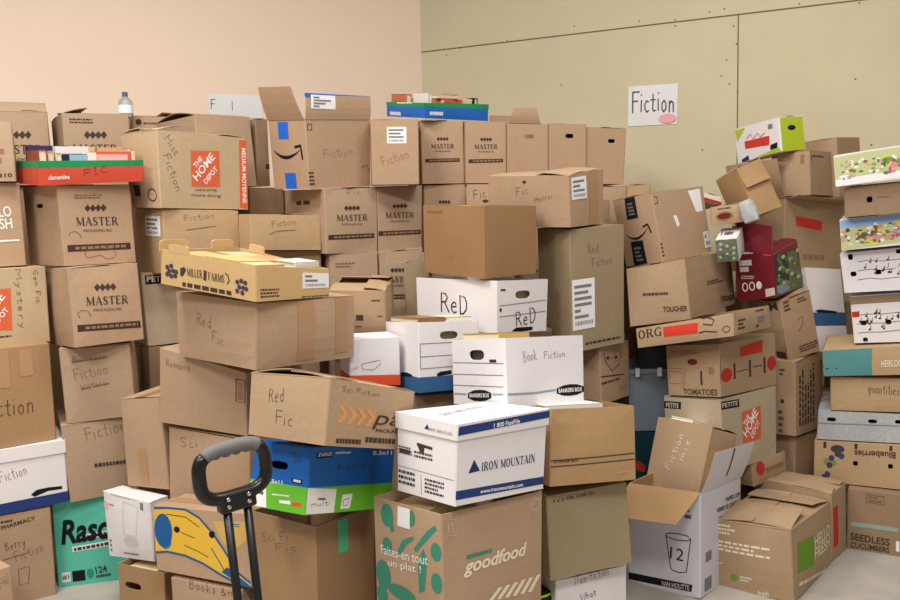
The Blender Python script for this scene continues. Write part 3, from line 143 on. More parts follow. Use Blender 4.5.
'BB': {'name': 'cardboard_box', 'label': 'brown box under the banana carton with handwriting along its upper edge', 'cat': 'box', 'group': 'brown cardboard boxes of donated books', 'mat': 'k2', 'top': 'closed', 'holes': [], 'deco': [('h', 'L', 0.267, 0.883, 0.799, 0.876, 0.0294, 'Books &', 'ink'), ('h', 'L', 0.8, 0.892, 1.071, 0.892, 0.0252, 'mix', 'ink')]},
'BAN': {'name': 'produce_carton', 'label': 'banana carton with a yellow band and blue oval sticker behind the trolley handle', 'cat': 'carton', 'mat': 'k2', 'top': 'closed', 'holes': [('L', 0.243, 0.669, 0.0267, 0.0216), ('L', 0.608, 0.659, 0.0256, 0.024)], 'deco': [('p', 'L', [(0.004, 0.96), (0.15, 0.985), (0.34, 0.984), (0.483, 0.878), (0.613, 0.682), (0.722, 0.474), (0.859, 0.18), (0.988, 0.06), (0.996, 0.008), (0.858, 0.02), (0.696, 0.098), (0.512, 0.219), (0.324, 0.294), (0.131, 0.311), (0.004, 0.271)], 'banana'), ('l', 'L', [(0.004, 0.96), (0.15, 0.985), (0.34, 0.984), (0.483, 0.878), (0.613, 0.682), (0.722, 0.474), (0.859, 0.18), (0.988, 0.06)], 0.0077, 'blueprint'), ('l', 'L', [(0.996, 0.008), (0.858, 0.02), (0.696, 0.098), (0.512, 0.219), (0.324, 0.294), (0.131, 0.311), (0.004, 0.271)], 0.0077, 'blueprint'), ('e', 'L', 0.097, 0.628, 0.0402, 0.0625, 'stickerblue'), ('e', 'L', 0.084, 0.741, 0.0317, 0.0221, 'blueprint'), ('e', 'L', 0.114, 0.469, 0.0273, 0.0294, 'stickerteal'), ('l', 'L', [(0.004, 0.631), (0.186, 0.743)], 0.0088, 'lightblue'), ('e', 'L', 0.243, 0.669, 0.0134, 0.0115, 'blackprint'), ('e', 'L', 0.608, 0.659, 0.0128, 0.012, 'blackprint'), ('l', 'L', [(0.136, 0.888), (0.338, 0.872), (0.481, 0.746)], 0.0028, 'ink'), ('l', 'L', [(0.279, 0.638), (0.425, 0.575)], 0.0028, 'ink'), ('l', 'L', [(0.317, 0.45), (0.453, 0.389), (0.566, 0.326)], 0.0028, 'ink'), ('l', 'L', [(0.599, 0.463), (0.669, 0.306), (0.738, 0.151)], 0.0042, 'blueprint'), ('p', 'L', [(0.697, 0.141), (0.759, 0.227), (0.918, 0.084), (0.978, 0.03), (0.878, 0.018)], 'blueprint'), ('p', 'L', [(0.616, 0.854), (0.964, 0.891), (0.953, 0.629), (0.802, 0.447), (0.703, 0.598)], 'bananapale'), ('g', 'L', 0.746, 0.8, 0.886, 0.856, 2, 'blueprint')]},  # black ellipses paint the inner shade of the two covered holes
'T2': {'name': 'cardboard_box', 'label': 'brown box standing behind the banana carton, under the box marked in faint pencil', 'cat': 'box', 'group': 'brown cardboard boxes of donated books', 'mat': 'k2', 'top': 'closed', 'holes': [], 'deco': [('h', 'L', 0.152, 0.8, 0.393, 0.837, 0.0336, 'Sci', 'pencil'), ('l', 'L', [(0.373, 0.339), (0.372, 0.265), (0.459, 0.26), (0.46, 0.334), (0.373, 0.339)], 0.0026, 'pencil')]},
'RM': {'name': 'cardboard_box', 'label': 'brown box with a small black framed tag, supporting the box above the narrow upright one', 'cat': 'box', 'group': 'brown cardboard boxes of donated books', 'mat': 'k2', 'top': 'closed', 'holes': [], 'deco': [('h', 'L', 0.086, 0.778, 0.382, 0.8, 0.0253, 'Romance', 'pencil'), ('l', 'L', [(0.895, 0.862), (0.989, 0.867), (0.985, 0.521), (0.891, 0.522), (0.895, 0.862)], 0.0036, 'ink'), ('p', 'L', [(0.909, 0.553), (0.97, 0.553), (0.97, 0.818), (0.909, 0.818)], 'barfaint')]},
'N': {'name': 'cardboard_box', 'label': 'big brown open box on the floor carrying the blue and green paper carton', 'cat': 'box', 'group': 'brown cardboard boxes of donated books', 'mat': 'k3', 'top': 'open', 'holes': [], 'deco': [('h', 'L', 0.179, 0.814, 0.609, 0.864, 0.0294, 'Sci Fi', 'pencil'), ('h', 'L', 0.384, 0.772, 0.758, 0.817, 0.0225, 'Fic', 'pencil'), ('tape', 'R', 0.359, 0.77, 0.528, 0.985, 'greentape')]},
'BLU': {'name': 'paper_carton', 'label': 'bright blue and lime green paper carton with white panels, in the big open box', 'cat': 'carton', 'mat': 'blue', 'top': 'closed', 'holes': [('L', 0.492, 0.669, 0.0769, 0.0237)], 'deco': [('pb', 'L', 0, 0, 1, 0.4, 'limegreen'), ('pb', 'R', 0, 0, 1, 0.4, 'limegreen'), ('p', 'L', [(0.004, 0.357), (0.283, 0.371), (0.333, 0.011), (0.02, 0.004)], 'whiteprint'), ('g2', 'L', 0.013, 0.228, 0.259, 0.187, 0.0093, 'ink'), ('p', 'R', [(0.004, 0.399), (0.319, 0.355), (0.311, 0.004), (0.004, 0.012)], 'whiteprint'), ('h', 'R', 0.052, 0.115, 0.267, 0.12, 0.015, 'multi', 'ink'), ('g2', 'R', 0.119, 0.211, 0.207, 0.201, 0.0059, 'ink'), ('p', 'R', [(0.393, 0.265), (0.508, 0.269), (0.488, 0.05), (0.379, 0.047)], 'whiteprint'), ('l', 'R', [(0.41, 0.18), (0.466, 0.205), (0.461, 0.099), (0.404, 0.09), (0.41, 0.18)], 0.0024, 'ink'), ('p', 'R', [(0.061, 0.91), (0.236, 0.918), (0.241, 0.843), (0.072, 0.828)], 'blackprint'), ('t', 'R', 0.082, 0.85, 0.229, 0.866, 0.0103, 'STAPLES', 'whiteprint', 'bold'), ('t', 'R', 0.272, 0.887, 0.444, 0.888, 0.0092, 'multiuse', 'whiteprint', 'bold'), ('t', 'R', 0.712, 0.854, 0.954, 0.852, 0.0128, '8.5x11', 'whiteprint', 'bold'), ('g2', 'L', 0.419, 0.21, 0.716, 0.224, 0.0047, 'whiteprint'), ('p', 'L', [(0.549, 0.155), (0.739, 0.169), (0.745, 0.118), (0.554, 0.112)], 'whiteprint'), ('p', 'L', [(0.758, 0.157), (0.926, 0.168), (0.932, 0.111), (0.764, 0.099)], 'redorange'), ('p', 'L', [(0.728, 0.507), (0.907, 0.502), (0.914, 0.437), (0.735, 0.441)], 'blackprint'), ('g2', 'L', 0.759, 0.459, 0.886, 0.455, 0.0074, 'whiteprint'), ('t', 'L', 0.309, 0.382, 0.576, 0.389, 0.0119, '8.5x11', 'whiteprint', 'bold'), ('h', 'L', 0.71, 0.742, 0.847, 0.745, 0.0296, 'Sci', 'ink'), ('h', 'R', 0.3, 0.628, 0.738, 0.648, 0.0187, 'fiction', 'ink')]},
'PB': {'name': 'parcel_box', 'label': 'brown parcel box with faded orange chevrons, on the blue paper carton', 'cat': 'box', 'group': 'brown cardboard boxes of donated books', 'mat': 'k6', 'top': 'flaps', 'flaps': [('R', 0.5, 5, {}), ('B', 0.5, 7, {}), ('L', 0.3, 1, {}), ('D', 0.3, 1, {})], 'holes': [], 'deco': [('h', 'L', 0.27, 0.548, 0.49, 0.575, 0.0402, 'Red', 'ink'), ('h', 'L', 0.367, 0.219, 0.614, 0.212, 0.0367, 'Fic', 'ink'), ('h', 'R', 0.127, 0.825, 0.559, 0.82, 0.0144, 'Sci Fiction', 'pencil'), ('p', 'R', [(0.098, 0.61), (0.141, 0.61), (0.213, 0.494), (0.146, 0.349), (0.104, 0.344), (0.164, 0.494)], 'orangefaint'), ('p', 'R', [(0.195, 0.609), (0.239, 0.609), (0.313, 0.49), (0.245, 0.343), (0.201, 0.338), (0.263, 0.49)], 'orangefaint'), ('p', 'R', [(0.295, 0.607), (0.34, 0.607), (0.416, 0.487), (0.346, 0.337), (0.301, 0.332), (0.365, 0.487)], 'orangefaint'), ('p', 'R', [(0.397, 0.606), (0.443, 0.606), (0.522, 0.483), (0.45, 0.331), (0.404, 0.326), (0.469, 0.483)], 'orangefaint'), ('t', 'R', 0.487, 0.298, 0.997, 0.323, 0.0423, 'paa', 'ink', 'italic'), ('t', 'R', 0.537, 0.256, 0.948, 0.267, 0.0106, 'PACKAGING', 'ink', 'bold'), ('g2', 'R', 0.112, 0.049, 0.387, 0.054, 0.0125, 'ink'), ('g2', 'R', 0.431, 0.089, 0.806, 0.086, 0.0147, 'ink')]},
'BR': {'name': 'cardboard_box', 'label': 'long brown box with packing tape under the tan produce tray', 'cat': 'box', 'group': 'brown cardboard boxes of donated books', 'mat': 'k2', 'top': 'closed', 'holes': [], 'deco': [('h', 'L', 0.288, 0.533, 0.509, 0.53, 0.0419, 'Red', 'pencil'), ('h', 'L', 0.479, 0.341, 0.644, 0.27, 0.0381, 'Fic', 'pencil'), ('tape', 'R', 0.382, 0.056, 0.555, 0.985, 'tape'), ('tape', 'R', 0.777, 0.108, 0.909, 0.985, 'tape')]},
'MIL': {'name': 'produce_carton', 'label': 'shallow open tan produce tray printed with grape bunches', 'cat': 'tray', 'group': 'produce cartons reused for books', 'mat': 'k5l', 'top': 'tray', 'holes': [], 'deco': [('t', 'L', 0.3, 0.364, 0.461, 0.373, 0.0258, 'MILLER', 'ink', 'serif'), ('t', 'L', 0.524, 0.362, 0.689, 0.362, 0.0256, 'FARMS', 'ink', 'serif'), ('p', 'L', [(0.223, 0.555), (0.267, 0.605), (0.289, 0.53), (0.256, 0.342), (0.223, 0.326)], 'ink'), ('p', 'L', [(0.477, 0.621), (0.508, 0.608), (0.503, 0.323), (0.471, 0.336)], 'ink'), ('l', 'L', [(0.7, 0.647), (0.73, 0.579), (0.739, 0.444), (0.719, 0.35)], 0.0045, 'ink'), ('g', 'L', 0.246, 0.004, 0.759, 0.213, 1, 'ink'), ('e', 'L', 0.078, 0.515, 0.0103, 0.0078, 'grape'), ('e', 'L', 0.123, 0.565, 0.0102, 0.0077, 'grape'), ('e', 'L', 0.101, 0.41, 0.0103, 0.0078, 'grape'), ('e', 'L', 0.146, 0.432, 0.0102, 0.0077, 'grape'), ('e', 'L', 0.079, 0.313, 0.0103, 0.0078, 'grape'), ('e', 'L', 0.124, 0.277, 0.0102, 0.0078, 'grape'), ('e', 'L', 0.168, 0.299, 0.0101, 0.0077, 'grape'), ('e', 'L', 0.179, 0.419, 0.0101, 0.0077, 'grape'), ('e', 'L', 0.82, 0.458, 0.0091, 0.0075, 'grape'), ('e', 'L', 0.859, 0.506, 0.009, 0.0075, 'grape'), ('e', 'L', 0.898, 0.471, 0.009, 0.0075, 'grape'), ('e', 'L', 0.839, 0.329, 0.009, 0.0075, 'grape'), ('e', 'L', 0.878, 0.323, 0.009, 0.0075, 'grape'), ('e', 'L', 0.818, 0.207, 0.0091, 0.0075, 'grape'), ('e', 'L', 0.868, 0.178, 0.009, 0.0075, 'grape'), ('e', 'L', 0.907, 0.31, 0.0089, 0.0075, 'grape'), ('g', 'R', 0.054, 0.086, 0.294, 0.375, 3, 'ink'), ('s', 'R', 0.605, 0.323, 0.981, 0.839, 3), ('g', 'R', 0.589, 0.014, 0.979, 0.083, 1, 'ink')], 'tabs': [('L', 0.2, 0.1, 0.022), ('L', 0.9, 0.06, 0.0), ('B', 0.25, 0.1, 0.03), ('B', 0.85, 0.12, 0.03), ('D', 0.8, 0.08, 0.025)]},
'M7': {'name': 'cardboard_box', 'label': 'plain brown box below the larger diamond-print box of the rear wall', 'cat': 'box', 'group': 'brown cardboard boxes of donated books', 'mat': 'k1', 'top': 'closed', 'holes': [], 'deco': [('g', 'R', 0.114, 0.798, 0.569, 0.88, 2, 'pencil')]},
'M5': {'name': 'moving_box', 'label': 'diamond-print moving box with blank side, under the smile-arrow box with blue tape', 'cat': 'box', 'group': 'moving boxes printed with a row of dark diamonds', 'mat': 'k1', 'top': 'closed', 'holes': [], 'deco': [('p', 'R', [(0.343, 0.697), (0.386, 0.653), (0.431, 0.695), (0.388, 0.739)], 'ink'), ('p', 'R', [(0.416, 0.696), (0.459, 0.652), (0.505, 0.694), (0.461, 0.738)], 'ink'), ('p', 'R', [(0.489, 0.696), (0.533, 0.652), (0.578, 0.693), (0.534, 0.737)], 'ink'), ('p', 'R', [(0.563, 0.695), (0.607, 0.651), (0.653, 0.692), (0.608, 0.736)], 'ink'), ('t', 'R', 0.205, 0.501, 0.788, 0.494, 0.0286, 'MASTER', 'ink', 'serif'), ('t', 'R', 0.294, 0.431, 0.693, 0.426, 0.0093, 'PACKAGING INC', 'ink'), ('p', 'R', [(0.05, 0.291), (0.935, 0.293), (0.935, 0.218), (0.047, 0.214)], 'bar'), ('g2', 'R', 0.153, 0.237, 0.897, 0.244, 0.0086, 'barfaint'), ('p', 'L', [(0.37, 0.753), (0.491, 0.753), (0.491, 0.818), (0.37, 0.818)], 'ink'), ('p', 'L', [(0.539, 0.761), (0.68, 0.761), (0.68, 0.825), (0.539, 0.825)], 'ink'), ('h', 'R', 0.387, 0.897, 0.692, 0.905, 0.0222, 'Fic', 'pencil')]},
'M8': {'name': 'moving_box', 'label': 'diamond-print moving box partly behind a lifted flap and white file box', 'cat': 'box', 'group': 'moving boxes printed with a row of dark diamonds', 'mat': 'k1', 'top': 'closed', 'holes': [], 'deco': [('p', 'R', [(0.216, 0.733), (0.263, 0.693), (0.316, 0.727), (0.269, 0.766)], 'ink'), ('p', 'R', [(0.299, 0.729), (0.346, 0.69), (0.4, 0.724), (0.352, 0.763)], 'ink'), ('p', 'R', [(0.382, 0.726), (0.429, 0.686), (0.483, 0.72), (0.435, 0.759)], 'ink'), ('p', 'R', [(0.465, 0.722), (0.513, 0.683), (0.567, 0.717), (0.519, 0.756)], 'ink'), ('t', 'R', 0.05, 0.57, 0.708, 0.541, 0.0279, 'MASTER', 'ink', 'serif'), ('t', 'R', 0.148, 0.507, 0.598, 0.487, 0.0091, 'PACKAGING INC', 'ink'), ('p', 'R', [(0.004, 0.396), (0.86, 0.364), (0.854, 0.3), (0.004, 0.331)], 'bar'), ('g2', 'R', -0.02, 0.347, 0.814, 0.323, 0.0084, 'barfaint')]},
'M6': {'name': 'moving_box', 'label': 'diamond-print moving box under the labelled box, next to the brown open-topped cube', 'cat': 'box', 'group': 'moving boxes printed with a row of dark diamonds', 'mat': 'k1', 'top': 'closed', 'holes': [], 'deco': [('p', 'R', [(0.312, 0.694), (0.36, 0.652), (0.409, 0.69), (0.361, 0.733)], 'ink'), ('p', 'R', [(0.392, 0.692), (0.441, 0.649), (0.49, 0.688), (0.441, 0.73)], 'ink'), ('p', 'R', [(0.473, 0.689), (0.522, 0.646), (0.572, 0.685), (0.523, 0.728)], 'ink'), ('p', 'R', [(0.554, 0.687), (0.604, 0.644), (0.654, 0.683), (0.604, 0.726)], 'ink'), ('t', 'R', 0.161, 0.512, 0.807, 0.487, 0.0281, 'MASTER', 'ink', 'serif'), ('t', 'R', 0.26, 0.443, 0.703, 0.425, 0.0091, 'PACKAGING INC', 'ink'), ('p', 'R', [(0.004, 0.32), (0.974, 0.287), (0.975, 0.215), (0.004, 0.248)], 'bar'), ('g2', 'R', 0.105, 0.265, 0.932, 0.241, 0.0085, 'barfaint')]},
'AZ': {'name': 'shipping_box', 'label': 'brown shipping box with black smile arrow, blue tape and standing flaps', 'cat': 'box', 'mat': 'k2', 'top': 'flaps', 'flaps': [('L', 0.42, 108, {'taper': 0.06}), ('R', 0.36, 94, {'tape': 1, 'label': 1}), ('D', 0.3, 3, {}), ('B', 0.35, 2, {})], 'holes': [], 'deco': [('tape', 'L', 0.274, 0.717, 0.55, 0.958, 'bluetape'), ('tape', 'L', 0.365, 0.004, 0.662, 0.23, 'bluetape'), ('smile', 'L', 0.109, 0.547, 0.834, 0.558, 0.0315, 'blackprint'), ('l', 'R', [(0.036, 0.924), (0.094, 0.924), (0.089, 0.839), (0.03, 0.84), (0.036, 0.924)], 0.0036, 'ink'), ('g', 'R', 0.004, 0.041, 0.088, 0.256, 4, 'ink'), ('h', 'R', 0.229, 0.438, 0.719, 0.472, 0.0356, 'Fiction', 'redfaint'), ('l', 'R', [(0.846, 0.291), (0.948, 0.318), (0.963, 0.213)], 0.0032, 'pencil')]},
'C1': {'name': 'cardboard_box', 'label': 'brown box with white address label beside the smile-arrow box', 'cat': 'box', 'group': 'brown cardboard boxes of donated books', 'mat': 'k2', 'top': 'closed', 'holes': [], 'deco': [('s', 'R', 0.336, 0.628, 0.744, 0.879, 4), ('h', 'R', 0.226, 0.285, 0.82, 0.42, 0.0404, 'Fiction', 'redfaint')]},
'MB1': {'name': 'moving_box', 'label': 'diamond-print moving box under the blue tray, beside the labelled box', 'cat': 'box', 'group': 'moving boxes printed with a row of dark diamonds', 'mat': 'k2', 'top': 'closed', 'holes': [], 'deco': [('p', 'R', [(0.357, 0.707), (0.397, 0.675), (0.439, 0.708), (0.4, 0.74)], 'ink'), ('p', 'R', [(0.425, 0.708), (0.464, 0.675), (0.507, 0.708), (0.467, 0.741)], 'ink'), ('p', 'R', [(0.492, 0.708), (0.532, 0.675), (0.575, 0.709), (0.535, 0.741)], 'ink'), ('p', 'R', [(0.56, 0.709), (0.6, 0.676), (0.642, 0.709), (0.602, 0.742)], 'ink'), ('t', 'R', 0.227, 0.555, 0.762, 0.557, 0.0228, 'MASTER', 'ink', 'serif'), ('t', 'R', 0.309, 0.502, 0.675, 0.503, 0.0074, 'PACKAGING INC', 'ink'), ('p', 'R', [(0.08, 0.393), (0.891, 0.403), (0.889, 0.345), (0.077, 0.334)], 'bar'), ('g2', 'R', 0.176, 0.353, 0.855, 0.365, 0.0068, 'barfaint')]},
'MB2': {'name': 'moving_box', 'label': 'diamond-print moving box next to the hand-holed box with a raised flap', 'cat': 'box', 'group': 'moving boxes printed with a row of dark diamonds', 'mat': 'k2', 'top': 'flaps', 'flaps': [('R', 0.5, 1, {}), ('B', 0.5, 2, {})], 'holes': [], 'deco': [('p', 'R', [(0.348, 0.708), (0.391, 0.675), (0.434, 0.709), (0.391, 0.742)], 'ink'), ('p', 'R', [(0.419, 0.709), (0.461, 0.675), (0.504, 0.709), (0.462, 0.743)], 'ink'), ('p', 'R', [(0.489, 0.709), (0.532, 0.676), (0.575, 0.71), (0.533, 0.743)], 'ink'), ('p', 'R', [(0.56, 0.71), (0.603, 0.677), (0.646, 0.711), (0.603, 0.744)], 'ink'), ('t', 'R', 0.217, 0.552, 0.776, 0.556, 0.0229, 'MASTER', 'ink', 'serif'), ('t', 'R', 0.304, 0.498, 0.687, 0.501, 0.0075, 'PACKAGING INC', 'ink'), ('p', 'R', [(0.069, 0.384), (0.914, 0.4), (0.914, 0.341), (0.069, 0.324)], 'bar'), ('g2', 'R', 0.171, 0.344, 0.878, 0.361, 0.0069, 'barfaint')]},
'MB3': {'name': 'moving_box', 'label': 'diamond-print moving box half hidden below the one under the blue tray', 'cat': 'box', 'group': 'moving boxes printed with a row of dark diamonds', 'mat': 'k2', 'top': 'closed', 'holes': [], 'deco': [('p', 'R', [(0.344, 0.749), (0.385, 0.718), (0.427, 0.748), (0.387, 0.779)], 'ink'), ('p', 'R', [(0.413, 0.748), (0.453, 0.717), (0.496, 0.747), (0.456, 0.778)], 'ink'), ('p', 'R', [(0.481, 0.747), (0.522, 0.716), (0.565, 0.746), (0.524, 0.777)], 'ink'), ('p', 'R', [(0.55, 0.746), (0.59, 0.715), (0.633, 0.745), (0.593, 0.776)], 'ink')]},
'MB4': {'name': 'cardboard_box', 'label': 'brown box marked Fic behind the brown open-topped cube', 'cat': 'box', 'group': 'brown cardboard boxes of donated books', 'mat': 'k2', 'top': 'closed', 'holes': [], 'deco': [('h', 'R', 0.167, 0.787, 0.509, 0.814, 0.0424, 'Fic', 'ink'), ('e', 'R', 0.459, 0.757, 0.0143, 0.0071, 'ink')]},
'E1': {'name': 'cardboard_box', 'label': 'brown box with hand hole and short raised flap in the top row', 'cat': 'box', 'group': 'brown cardboard boxes of donated books', 'mat': 'k2', 'top': 'flaps', 'flaps': [('R', 0.2, 100, {'u0': 0.03, 'u1': 0.8, 'taper': 0.14}), ('B', 0.22, 93, {'u0': 0.3, 'u1': 1.0})], 'holes': [('R', 0.51, 0.776, 0.055, 0.019)], 'deco': []},
'E2': {'name': 'cardboard_box', 'label': 'top-row brown box with hand hole between the raised-flap box and the row end', 'cat': 'box', 'group': 'brown cardboard boxes of donated books', 'mat': 'k2', 'top': 'closed', 'holes': [('R', 0.539, 0.809, 0.0406, 0.0215)], 'deco': []},
'E3': {'name': 'cardboard_box', 'label': 'end box of the top row, hand hole with a torn white edge', 'cat': 'box', 'group': 'brown cardboard boxes of donated books', 'mat': 'k2', 'top': 'closed', 'holes': [('R', 0.638, 0.764, 0.036, 0.0194)], 'deco': []},
'G1': {'name': 'cardboard_box', 'label': 'brown box between the end box of the top row and the black-taped shipping box', 'cat': 'box', 'group': 'brown cardboard boxes of donated books', 'mat': 'k2', 'top': 'closed', 'holes': [], 'deco': []},
'G2': {'name': 'cardboard_box', 'label': 'brown box behind the black-taped shipping box, against the green wall', 'cat': 'box', 'group': 'brown cardboard boxes of donated books', 'mat': 'k5', 'top': 'closed', 'holes': [], 'deco': []},
'G3': {'name': 'cardboard_box', 'label': 'brown box between the tall grey-green box and the black-taped shipping box', 'cat': 'box', 'group': 'brown cardboard boxes of donated books', 'mat': 'k2', 'top': 'closed', 'holes': [], 'deco': []},
'H1': {'name': 'cardboard_box', 'label': 'brown box with line drawing under the tall grey-green box', 'cat': 'box', 'group': 'brown cardboard boxes of donated books', 'mat': 'k2', 'top': 'closed', 'holes': [], 'deco': [('l', 'R', [(0.118, 0.9), (0.177, 0.719), (0.374, 0.533), (0.621, 0.62), (0.699, 0.823)], 0.0039, 'ink'), ('e', 'R', 0.247, 0.779, 0.0112, 0.0065, 'ink'), ('e', 'R', 0.521, 0.758, 0.0115, 0.0066, 'ink'), ('l', 'R', [(0.004, 0.486), (0.791, 0.416)], 0.0052, 'ink'), ('g', 'R', 0.028, 0.329, 0.645, 0.399, 1, 'ink'), ('g', 'R', 0.606, 0.172, 0.891, 0.207, 1, 'redfaint')]},
'F2': {'name': 'cardboard_box', 'label': 'tall grey-green box with white shipping label in the middle of the pile', 'cat': 'box', 'group': 'brown cardboard boxes of donated books', 'mat': 'k7', 'top': 'closed', 'holes': [], 'deco': [('s', 'R', 0.022, 0.18, 0.426, 0.59, 7), ('h', 'R', 0.311, 0.788, 0.531, 0.793, 0.0418, 'Red', 'pencil'), ('h', 'R', 0.38, 0.678, 0.773, 0.688, 0.034, 'Fiction', 'pencil'), ('g2', 'R', 0.246, 0.045, 0.919, 0.043, 0.0096, 'ink')]},
'F1': {'name': 'cardboard_box', 'label': 'brown box with white slip lying on the tall grey-green box', 'cat': 'box', 'group': 'brown cardboard boxes of donated books', 'mat': 'k2', 'top': 'flaps', 'flaps': [('L', 0.5, 3, {}), ('D', 0.5, 2, {}), ('R', 0.4, 5, {})], 'holes': [], 'deco': [('s', 'R', 0.066, 0.524, 0.46, 0.94, 4), ('h', 'L', 0.364, 0.608, 0.539, 0.647, 0.0381, 'Fic', 'pencil'), ('h', 'L', 0.596, 0.472, 0.826, 0.569, 0.0253, 'Horror', 'pencil'), ('e', 'L', 0.471, 0.881, 0.0099, 0.0063, 'ink'), ('tape', 'R', 0.542, 0.004, 0.813, 0.967, 'tape')]},
'W2': {'name': 'file_box', 'label': 'white file box marked in looping black handwriting under the brown open-topped cube', 'cat': 'box', 'group': 'white lidless and lidded file boxes', 'mat': 'white', 'top': 'open', 'holes': [('R', 0.498, 0.722, 0.0908, 0.0318)], 'deco': [('H', 'L', 0.316, 0.328, 0.681, 0.331, 0.0781, 'ReD', 'ink'), ('H', 'R', 0.36, 0.123, 0.78, 0.18, 0.0608, 'ReD', 'ink'), ('l', 'R', [(0.054, 0.52), (0.953, 0.599)], 0.0031, 'greyprint'), ('l', 'R', [(0.054, 0.31), (0.961, 0.385)], 0.0031, 'greyprint'), ('e', 'R', 0.072, 0.443, 0.0069, 0.0079, 'ink'), ('g', 'R', 0.072, 0.784, 0.164, 0.86, 1, 'ink'), ('pb', 'L', 0, 0, 0.06, 0.1, 'navy'), ('p', 'R', [(0.284, 0.03), (0.38, 0.093), (0.7, 0.096), (0.702, 0.029), (0.401, 0.004)], 'blackprint')]},
'F3': {'name': 'cardboard_box', 'label': 'brown open-topped cube with yellow book edge, on the looping-handwriting file box', 'cat': 'box', 'group': 'brown cardboard boxes of donated books', 'mat': 'k8', 'top': 'open', 'holes': [], 'deco': [('g', 'L', 0.083, 0.873, 0.459, 0.931, 1, 'pencil'), ('e', 'L', 0.462, 0.261, 0.0183, 0.008, 'barfaint')]},
'Z2': {'name': 'cardboard_box', 'label': 'brown box under the white file box with a blue base', 'cat': 'box', 'group': 'brown cardboard boxes of donated books', 'mat': 'k4', 'top': 'closed', 'holes': [], 'deco': []},
'W3': {'name': 'file_box', 'label': 'white file box with blue base band and ruled label lines', 'cat': 'box', 'group': 'white lidless and lidded file boxes', 'mat': 'white', 'top': 'open', 'holes': [('R', 0.494, 0.806, 0.0751, 0.0294)], 'deco': [('pb', 'R', 0, 0, 1, 0.22, 'blueband'), ('pb', 'L', 0, 0, 1, 0.22, 'blueband'), ('l', 'R', [(0.024, 0.694), (0.969, 0.7)], 0.0029, 'greyprint'), ('l', 'R', [(0.031, 0.509), (0.965, 0.52)], 0.0029, 'greyprint'), ('l', 'R', [(0.03, 0.339), (0.962, 0.356)], 0.0029, 'greyprint'), ('l', 'R', [(0.024, 0.694), (0.03, 0.339)], 0.0029, 'greyprint'), ('p', 'R', [(0.285, 0.251), (0.349, 0.283), (0.528, 0.293), (0.528, 0.235), (0.3, 0.214)], 'blackprint'), ('p', 'L', [(0.484, 0.243), (0.671, 0.256), (0.821, 0.236), (0.79, 0.203), (0.482, 0.182)], 'blackprint')]},
'W5': {'name': 'file_box', 'label': 'white box with red base band beside the blue-banded file box', 'cat': 'box', 'mat': 'white', 'top': 'plain', 'holes': [], 'deco': [('pb', 'R', 0, 0, 1, 0.22, 'redorange'), ('pb', 'L', 0, 0, 1, 0.22, 'redorange'), ('l', 'R', [(0.231, 0.466), (0.588, 0.539), (0.607, 0.453), (0.466, 0.329), (0.249, 0.357), (0.231, 0.466)], 0.0022, 'pencil'), ('l', 'R', [(0.004, 0.348), (0.171, 0.403)], 0.0059, 'pink')]},
'Z1': {'name': 'cardboard_box', 'label': 'brown carton with black printing behind the white box with red base', 'cat': 'box', 'group': 'brown cardboard boxes of donated books', 'mat': 'k6', 'top': 'flaps', 'flaps': [('L', 0.4, 4, {}), ('D', 0.4, 10, {}), ('R', 0.4, 8, {})], 'holes': [], 'deco': [('p', 'L', [(0.475, 0.507), (0.598, 0.507), (0.598, 0.599), (0.475, 0.599)], 'ink'), ('g', 'L', 0.452, 0.389, 0.629, 0.423, 1, 'ink'), ('g', 'L', 0.748, 0.811, 0.959, 0.861, 1, 'ink'), ('g', 'L', 0.845, 0.56, 0.933, 0.593, 1, 'ink'), ('g', 'L', 0.465, 0.136, 0.869, 0.322, 4, 'ink')]},
'Z3': {'name': 'cardboard_box', 'label': 'narrow brown open box with one flap bent out, behind the looping-handwriting file box', 'cat': 'box', 'group': 'brown cardboard boxes of donated books', 'mat': 'k7', 'top': 'flaps', 'flaps': [('L', 0.5, 172, {})], 'holes': [], 'deco': []},
